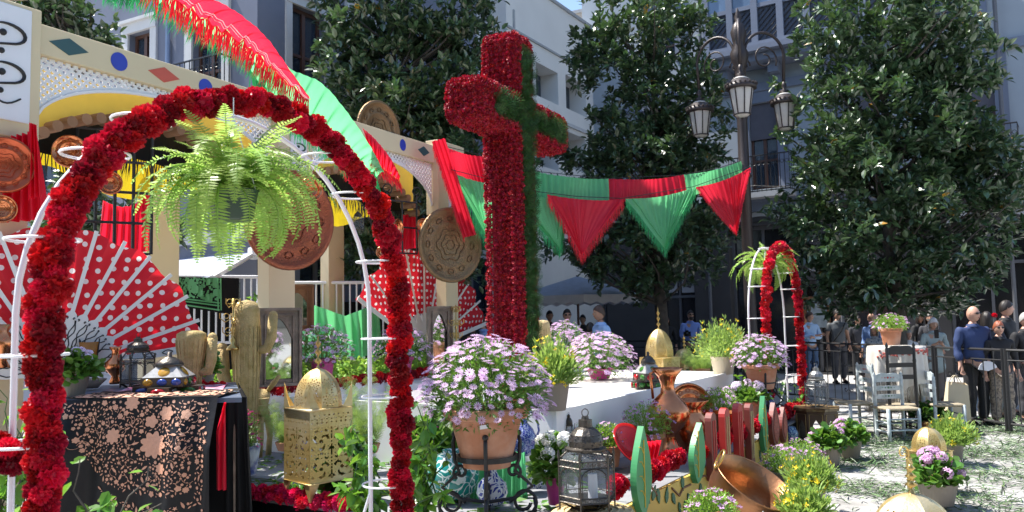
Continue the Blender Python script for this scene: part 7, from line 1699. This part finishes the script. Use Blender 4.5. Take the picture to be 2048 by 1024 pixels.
def head_mesh(par, c, r_, yaw, m, hair=None, hstyle='short', glasses=False, bald=False, pitch=0):
    Q = (rotz(yaw) @ Matrix.Rotation(pitch, 4, 'X')).to_3x3(); nu, nv = 28, 20
    def f(u_, v_):
        a = 2 * PI * u_ - PI / 2; th = PI * v_; x, y, z = math.sin(th) * math.cos(a), math.sin(th) * math.sin(a), math.cos(th)
        sx = .76 - .20 * max(0, -z) ** 1.4 - .04 * max(0, z); X, Y, Z = x * sx, y * .92, z * 1.18
        fr = max(0, -y)
        if -.75 < z < .1: Y -= .03 * fr
        nose = math.exp(-((x / .12) ** 2)) * math.exp(-(((z + .10) / .16) ** 2)) * fr; Y -= .20 * nose
        Y += .09 * fr * math.exp(-(((z - .10) / .10) ** 2)) * math.exp(-(((abs(x) - .33) / .16) ** 2))
        Y -= .06 * fr * math.exp(-(((z - .26) / .10) ** 2)); Y -= .07 * fr * math.exp(-(((z + .78) / .14) ** 2)) * math.exp(-((x / .3) ** 2))
        return Vector((X, Y, Z)) * r_
    b = MB(); b.grid(lambda u_, v_: Q @ f(u_, v_) + c, nu, nv)
    for sg in (-1, 1): b.ball(Q @ Vector((sg * .74 * r_, .08 * r_, -.02 * r_)) + c, r_ * .2, 8, 6, sz=(.35, .6, 1.1))
    obj('head', b, m, par, smooth=True)
    b = MB(); b.ball(Q @ Vector((0, -.90 * r_, -.52 * r_)) + c, r_ * .18, 8, 5, sz=(1, .35, .3)); obj('mouth', b, LIP, par)
    if glasses:
        b = MB()
        for sg in (-1, 1): b.ball(Q @ Vector((sg * .31 * r_, -.90 * r_, .12 * r_)) + c, r_ * .26, 10, 6, sz=(1, .3, .62)); b.tube([Q @ Vector((sg * .5 * r_, -.82 * r_, .15 * r_)) + c, Q @ Vector((sg * .78 * r_, .1 * r_, .12 * r_)) + c], r_ * .03, 4)
        obj('sunglasses', b, DK, par, smooth=True)
    else:
        b = MB()
        for sg in (-1, 1): b.ball(Q @ Vector((sg * .31 * r_, -.80 * r_, .10 * r_)) + c, r_ * .10, 8, 5, sz=(1.2, .5, .6))
        obj('eyes', b, DK, par)
    if hair:
        b = MB(); lim = {'short': .50, 'long': .62, 'bald': .0}[hstyle]
        def g(u_, v_):
            a = 2 * PI * u_ - PI / 2; back = .5 + .5 * math.sin(a); th = PI * v_ * lerp(.36, .66 if hstyle == 'short' else .72, back); x, y, z = math.sin(th) * math.cos(a), math.sin(th) * math.sin(a), math.cos(th)
            k = 1.07 + .03 * math.sin(a * 7 + v_ * 9); return Q @ (Vector((x * .78, y * .95, z * 1.2)) * r_ * k) + c
        b.grid(g, 28, 12)
        if hstyle == 'long':
            L = 1.9
            b.grid(lambda u_, v_: Q @ (Vector((.92 * math.cos(R(-25) + R(230) * u_), .80 * math.sin(R(-25) + R(230) * u_) + .1, .45 - L * v_)) * r_ * (1 + .10 * math.sin(v_ * 3) + .03 * math.sin(u_ * 40))) + c, 30, 10)
        obj('hair', b, hair, par, smooth=True)
def person(label, px, d, headpy, shirt, trousers, yaw=0, hair=None, hstyle='short', glasses=False, arms='down', sk=0, fem=False, long_sleeve=True, width=1.0, group=None, headyaw=None, dress=0, hpitch=0, shoe=None):
    top = P(px, headpy, d).z; s = top / 1.76; base = P(px, 600, d); base.z = 0
    t = thing('person', label, 'person', base, yaw, group); W = width * (.92 if fem else 1.0)
    t.scale = (s, s, s); WM[t.name] = Matrix.Translation(base) @ rotz(yaw) @ Matrix.Scale(s, 4)
    A = {'down': [((-.25, .03, 1.14), (-.26, -.05, .90)), ((.25, .03, 1.14), (.26, -.05, .90))],
         'crossed': [((-.27, -.04, 1.14), (.08, -.23, 1.20)), ((.27, -.04, 1.14), (-.10, -.25, 1.14))],
         'phone': [((-.24, -.02, 1.12), (-.06, -.26, 1.24)), ((.24, -.02, 1.12), (.07, -.26, 1.22))],
         'camera': [((-.26, -.03, 1.12), (-.07, -.25, 1.10)), ((.26, -.03, 1.12), (.07, -.24, 1.08))],
         'reach': [((-.25, .03, 1.14), (-.26, -.05, .90)), ((.27, -.12, 1.22), (.28, -.42, 1.20))]}[arms]
    V = [(0, 0, .93), (0, -.005, 1.12), (0, 0, 1.34), (0, .005, 1.47), (0, -.01, 1.56)]; E = [(0, 1), (1, 2), (2, 3), (3, 4)]
    Rr = [(.155 * W, .11), (.135 * W, .105), (.165 * W, .115), (.075, .07), (.052, .055)]
    def add(v, r_, e): V.append(v); Rr.append(r_); E.append((e, len(V) - 1)); return len(V) - 1
    for k, sg in enumerate((-1, 1)):
        el, wr = A[k]; sh_ = add((sg * .175 * W, .005, 1.42), .062, 2); e = add(el, .043, sh_); w = add(wr, .030, e); dv = (Vector(wr) - Vector(el)).normalized(); pm = add(tuple(Vector(wr) + dv * .07), (.036, .020), w)
        side = dv.cross(Vector((0, 1, 0))).normalized() if abs(dv.y) < .8 else Vector((0, 0, 1))
        for q, L in ((-.030, .07), (-.010, .085), (.010, .08), (.029, .065)):
            f1 = add(tuple(Vector(V[pm]) + dv * L * .55 + side * q), .0095, pm); add(tuple(Vector(V[pm]) + dv * L + side * q * 1.05 + Vector((0, -.012, -.004))), .008, f1)
        th = add(tuple(Vector(wr) + dv * .05 + side * -.045), .011, w); add(tuple(Vector(wr) + dv * .085 + side * -.052), .009, th)
        hp = add((sg * .095, .0, .88), .10, 0); kn = add((sg * .10, -.015, .49), .062, hp); an_ = add((sg * .105, .03, .08), .042, kn); add((sg * .12, -.13, .035), .036, an_)
    skin_obj('body', t, V, E, Rr, SKIN[sk], 1)
    # shirt
    SV = [(0, 0, .90 - dress), (0, -.01, 1.12), (0, -.005, 1.34), (0, .005, 1.475)]; SE = [(0, 1), (1, 2), (2, 3)]; SR = [(.185 * W + dress * .25, .14 + dress * .2), (.168 * W, .135), (.195 * W, .14), (.085, .08)]
    for k, sg in enumerate((-1, 1)):
        el, wr = A[k]; SV.append((sg * .185 * W, .005, 1.425)); SR.append(.078); SE.append((2, len(SV) - 1)); i = len(SV) - 1
        if long_sleeve: SV.append(el); SR.append(.060); SE.append((i, i + 1)); SV.append(tuple(Vector(el).lerp(Vector(wr), .82))); SR.append(.044); SE.append((i + 1, i + 2))
        else: SV.append(tuple(Vector(V[5]).lerp(Vector(el), .62) if False else Vector((sg * .185 * W, .005, 1.425)).lerp(Vector(el), .62))); SR.append(.066); SE.append((i, i + 1))
    skin_obj('shirt', t, SV, SE, SR, shirt, 2)
    b = MB(); b.lathe([(.060, 1.505), (.088, 1.485), (.095, 1.46)], 14, c=(0, 0, 0)); obj('collar', b, shirt, t, smooth=True)
    TV = [(0, 0, .97)]; TE = []; TRr = [(.165 * W, .125)]
    for sg in (-1, 1): n_ = len(TV); TV += [(sg * .095, 0, .86), (sg * .10, -.01, .50), (sg * .105, .02, .10)]; TRr += [.115, .085, .072 if not fem else .09]; TE += [(0, n_), (n_, n_ + 1), (n_ + 1, n_ + 2)]
    skin_obj('trousers', t, TV, TE, TRr, trousers, 2)
    b = MB()
    for sg in (-1, 1): b.box((sg * .115, -.05, .02), (.085, .25, .04)); b.ball((sg * .115, -.04, .045), .05, 10, 6, sz=(.85, 2.4, .9))
    obj('shoes', b, shoe or M['black_cloth'], t, smooth=True)
    head_mesh(t, Vector((0, -.025, 1.645)), .100, (headyaw or 0), SKIN[sk], hair, hstyle, glasses, pitch=hpitch)
    return t
cm = lambda n, c, **k: mat('cloth_' + n, c, .8, var=.12, bump=.12, bscale=50, **k)
navy_, lblue, jeans, blackc, greyc, whitec, dgrey, sblue = cm('navy', (.022, .042, .125)), cm('light_blue', (.32, .50, .80)), cm('jeans', (.06, .10, .20)), cm('black', (.015, .015, .018)), cm('grey', (.26, .28, .30)), cm('white', (.65, .65, .68)), cm('dark_grey', (.05, .05, .06)), cm('sky', (.22, .36, .70))
print_ = mat('cloth_print', (.32, .26, .20), .8, col2=(.06, .05, .05), c2s=28); bwpr = mat('cloth_checked', (.55, .58, .62), .8, col2=(.10, .16, .24), c2s=22)
hd, hb, hg, hr = mat('hair_dark', (.018, .013, .011), .5), mat('hair_brown', (.07, .04, .025), .5), mat('hair_grey', (.35, .34, .33), .6), mat('hair_red', (.25, .07, .03), .5)
p1 = person('bald man in a navy shirt and sunglasses holding a paper bag behind the railing', 1942, 11.9, 613, navy_, blackc, R(6), None, glasses=True, width=1.12, headyaw=R(22))
t = thing('paper_bag', 'big cream paper carrier bag held by the man in navy', 'bag', P(1912, 800, 11.75)); kraft = mat('kraft', (.62, .52, .36), .8, var=.06, bump=.2, bscale=8)
b = MB(); zb_, zt_ = -.30, .24
for (x0, x1, y0, y1, m_) in ((-.24, .24, -.08, .08, 0),):
    bt = [(-.19, -.09, zb_), (.17, -.06, zb_), (.17, .09, zb_), (-.19, .07, zb_)]; tp_ = [(-.11, -.035, zt_ + .02), (.16, -.05, zt_ - .03), (.17, .05, zt_), (-.10, .05, zt_ + .02)]; b.add(bt + tp_, [(0, 3, 2, 1), (0, 1, 5, 4), (1, 2, 6, 5), (2, 3, 7, 6), (3, 0, 4, 7)])
obj('bag_body', b, kraft, t)
for y in (-.05, .05): b = MB(); b.tube([(-.08 + .16 * q, y * (1 - math.sin(PI * q) * .7), zt_ - .02 + .13 * math.sin(PI * q)) for q in np.linspace(0, 1, 9)], .006, 5); obj('handle', b, kraft, t)
p2 = person('woman with red hair, sunglasses and patterned trousers, white fan in hand', 1992, 11.8, 643, blackc, print_, R(-8), hr, 'short', True, 'down', fem=True, width=1.0)
t = thing('hand_fan', 'white hand fan held low by the red haired woman', 'fan', P(1976, 742, 11.6)); b = MB(); b.lathe([(.0, 0), (.14, .0)], 14, M=frame((0, -1, 0)).to_3x3(), a0=R(20), a1=R(170)); o = obj('leaf', b, M['sign_white'], t); o.modifiers.new('t', 'SOLIDIFY').thickness = .006
person('dark haired young man in a black t-shirt looking away, behind the red haired woman', 2008, 12.9, 602, blackc, dgrey, R(35), hd, 'short', False, 'down', 0, long_sleeve=False, headyaw=R(40))
p3 = person('dark haired woman with a red flower in her hair behind the man in navy', 1972, 12.6, 624, dgrey, greyc, R(170), hd, 'long', fem=True)
b = MB(); b.stamp(CARN[0], [Matrix.Translation((-.10, .03, 1.70)) @ Matrix.Scale(.05, 4)]); obj('hair_flower', b, M['carnation'], p3)
person('person in black at the picture edge behind the railing', 2046, 12.2, 626, blackc, dgrey, R(10), hg, 'short', sk=0)
ph = person('woman in a pale headscarf and sage top looking at her phone', 1863, 14.6, 636, cm('sage', (.32, .38, .36)), cm('taupe', (.18, .15, .13)), R(-10), mat('scarf', (.58, .56, .54), .8), 'long', False, 'phone', 1, fem=True, dress=.30, hpitch=R(15))
t = thing('phone', 'dark phone in the hands of the woman with the headscarf', 'phone', P(1873, 668, 14.33)); b = MB(); b.box((0, 0, 0), (.075, .012, .15)); obj('case', b, DK, t)
person('bald man in a blue shirt beyond the terracotta petunia pot', 1742, 17.2, 627, sblue, dgrey, R(-60), None, arms='down')
person('grey haired woman in a checked blouse just left of the cloth table top', 1746, 15.8, 651, bwpr, dgrey, R(-50), hg, 'long', fem=True, arms='down')
pm = person('man in a grey t-shirt with a shoulder strap standing in deep shade', 1672, 19.3, 620, cm('grey_tee', (.10, .11, .12)), dgrey, R(0), hd, 'short', long_sleeve=False, sk=1)
b = MB(); b.tube([(.15, -.10, 1.45), (.02, -.17, 1.25), (-.16, -.12, 1.0)], .014, 5); obj('strap', b, M['black_cloth'], pm)
person('man in a light blue shirt and jeans with folded arms near the far arch', 1616, 19.2, 624, cm('pale_blue', (.42, .60, .85)), mat('cloth_jeans2', (.08, .14, .26), .8), R(15), hb, 'short', False, 'crossed', headyaw=R(30))
person('person in white seated low behind the terracotta petunia pot', 1812, 15.5, 660, whitec, dgrey, R(0), hg, 'short', fem=True)
person('dark haired woman in deep shade beside the trunk of the broad tree', 1836, 18.8, 626, blackc, dgrey, R(20), hd, 'long', fem=True, sk=1)
person('second dark haired woman in shade behind the headscarf woman', 1856, 18.6, 627, dgrey, dgrey, R(-20), hd, 'long', fem=True, sk=0)
person('man in shade behind the lamp post pots, dark clothes', 1712, 20.2, 632, dgrey, blackc, R(0), hd, 'short', sk=1)
pc_ = person('bearded man in a blue shirt holding a black camera by the dark shop door', 1379, 20.6, 621, cm('cobalt', (.22, .33, .75)), dgrey, R(8), hd, 'short', True, 'camera')
b = MB(); b.ball((0, -.09, 1.565), .085, 10, 6, sz=(.8, .5, .55)); obj('beard', b, hd, pc_, smooth=True)
t = thing('camera_body', 'black photo camera held by the bearded man in blue', 'camera', P(1374, 668, 20.3)); b = MB(); b.box((0, 0, 0), (.17, .08, .12)); b.box((0, 0, .075), (.07, .07, .03)); obj('case', b, DK, t); b = MB(); b.lathe([(0, 0), (.045, 0), (.05, .09), (0, .1)], 12, M=frame((0, -1, 0)).to_3x3(), c=(0, -.04, 0)); obj('lens', b, DK, t)
person('woman in black with sunglasses standing by the shop posters', 1331, 22.0, 633, blackc, dgrey, R(0), hb, 'long', True, fem=True)
person('girl looking down beside the far yellow broom pot', 1438, 18.6, 636, greyc, dgrey, R(50), hb, 'short', fem=True, hpitch=R(20))
person('man in a light blue polo shirt seen from the side beside the parasol', 1200, 13.8, 612, lblue, jeans, R(-75), hb, 'short', False, 'down', 1, long_sleeve=False, width=1.08)
person('man with sunglasses in a white shirt behind the lilac daisies', 1133, 16.5, 619, whitec, dgrey, R(5), hd, 'short', True)
person('dark haired child between the two men, arm stretched out over the daisies', 1178, 14.2, 646, cm('mauve', (.45, .30, .28)), dgrey, R(150), hd, 'short', False, 'reach', fem=True, long_sleeve=False)
person('person in black cap in shade under the parasol', 1098, 19.5, 622, blackc, dgrey, R(10), hd, 'short', sk=1)
person('seated looking dark haired person under the parasol beyond the white shirt', 1165, 21.0, 630, dgrey, dgrey, R(-20), hd, 'short', sk=1)
person('dark haired man in blue partly hidden by the cross foot', 966, 16.0, 632, sblue, dgrey, R(-80), hd, 'short')
person('person in a black jacket beside the polka dot fan, near the cross', 944, 16.2, 640, blackc, dgrey, R(160), hd, 'short')
# ------------------------------------------------------------------ the near side of the square, behind the viewpoint (seen in mirrors and brass)
ob_ = thing('opposite_building', 'dark toned building on the near side of the square, outside the picture', 'building', (0, -19, 0))
b = MB(); b.box((0, -20, 7), (70, 2, 14)); obj('wall', b, mat('opp_wall', (.20, .19, .17), .9, col2=(.10, .11, .09), c2s=.6), ob_, world=True)
src = bpy.data.objects['magnolia_tree.002']
for x, y, lab in ((-9, -10, 'magnolia tree behind the viewpoint beyond the near arch'), (0, -12, 'magnolia tree straight behind the viewpoint'), (8, -10, 'magnolia tree behind the viewpoint on the side of the railing')):
    c = copy_thing(src, (x, y, 0), 1.3 + x, lab)
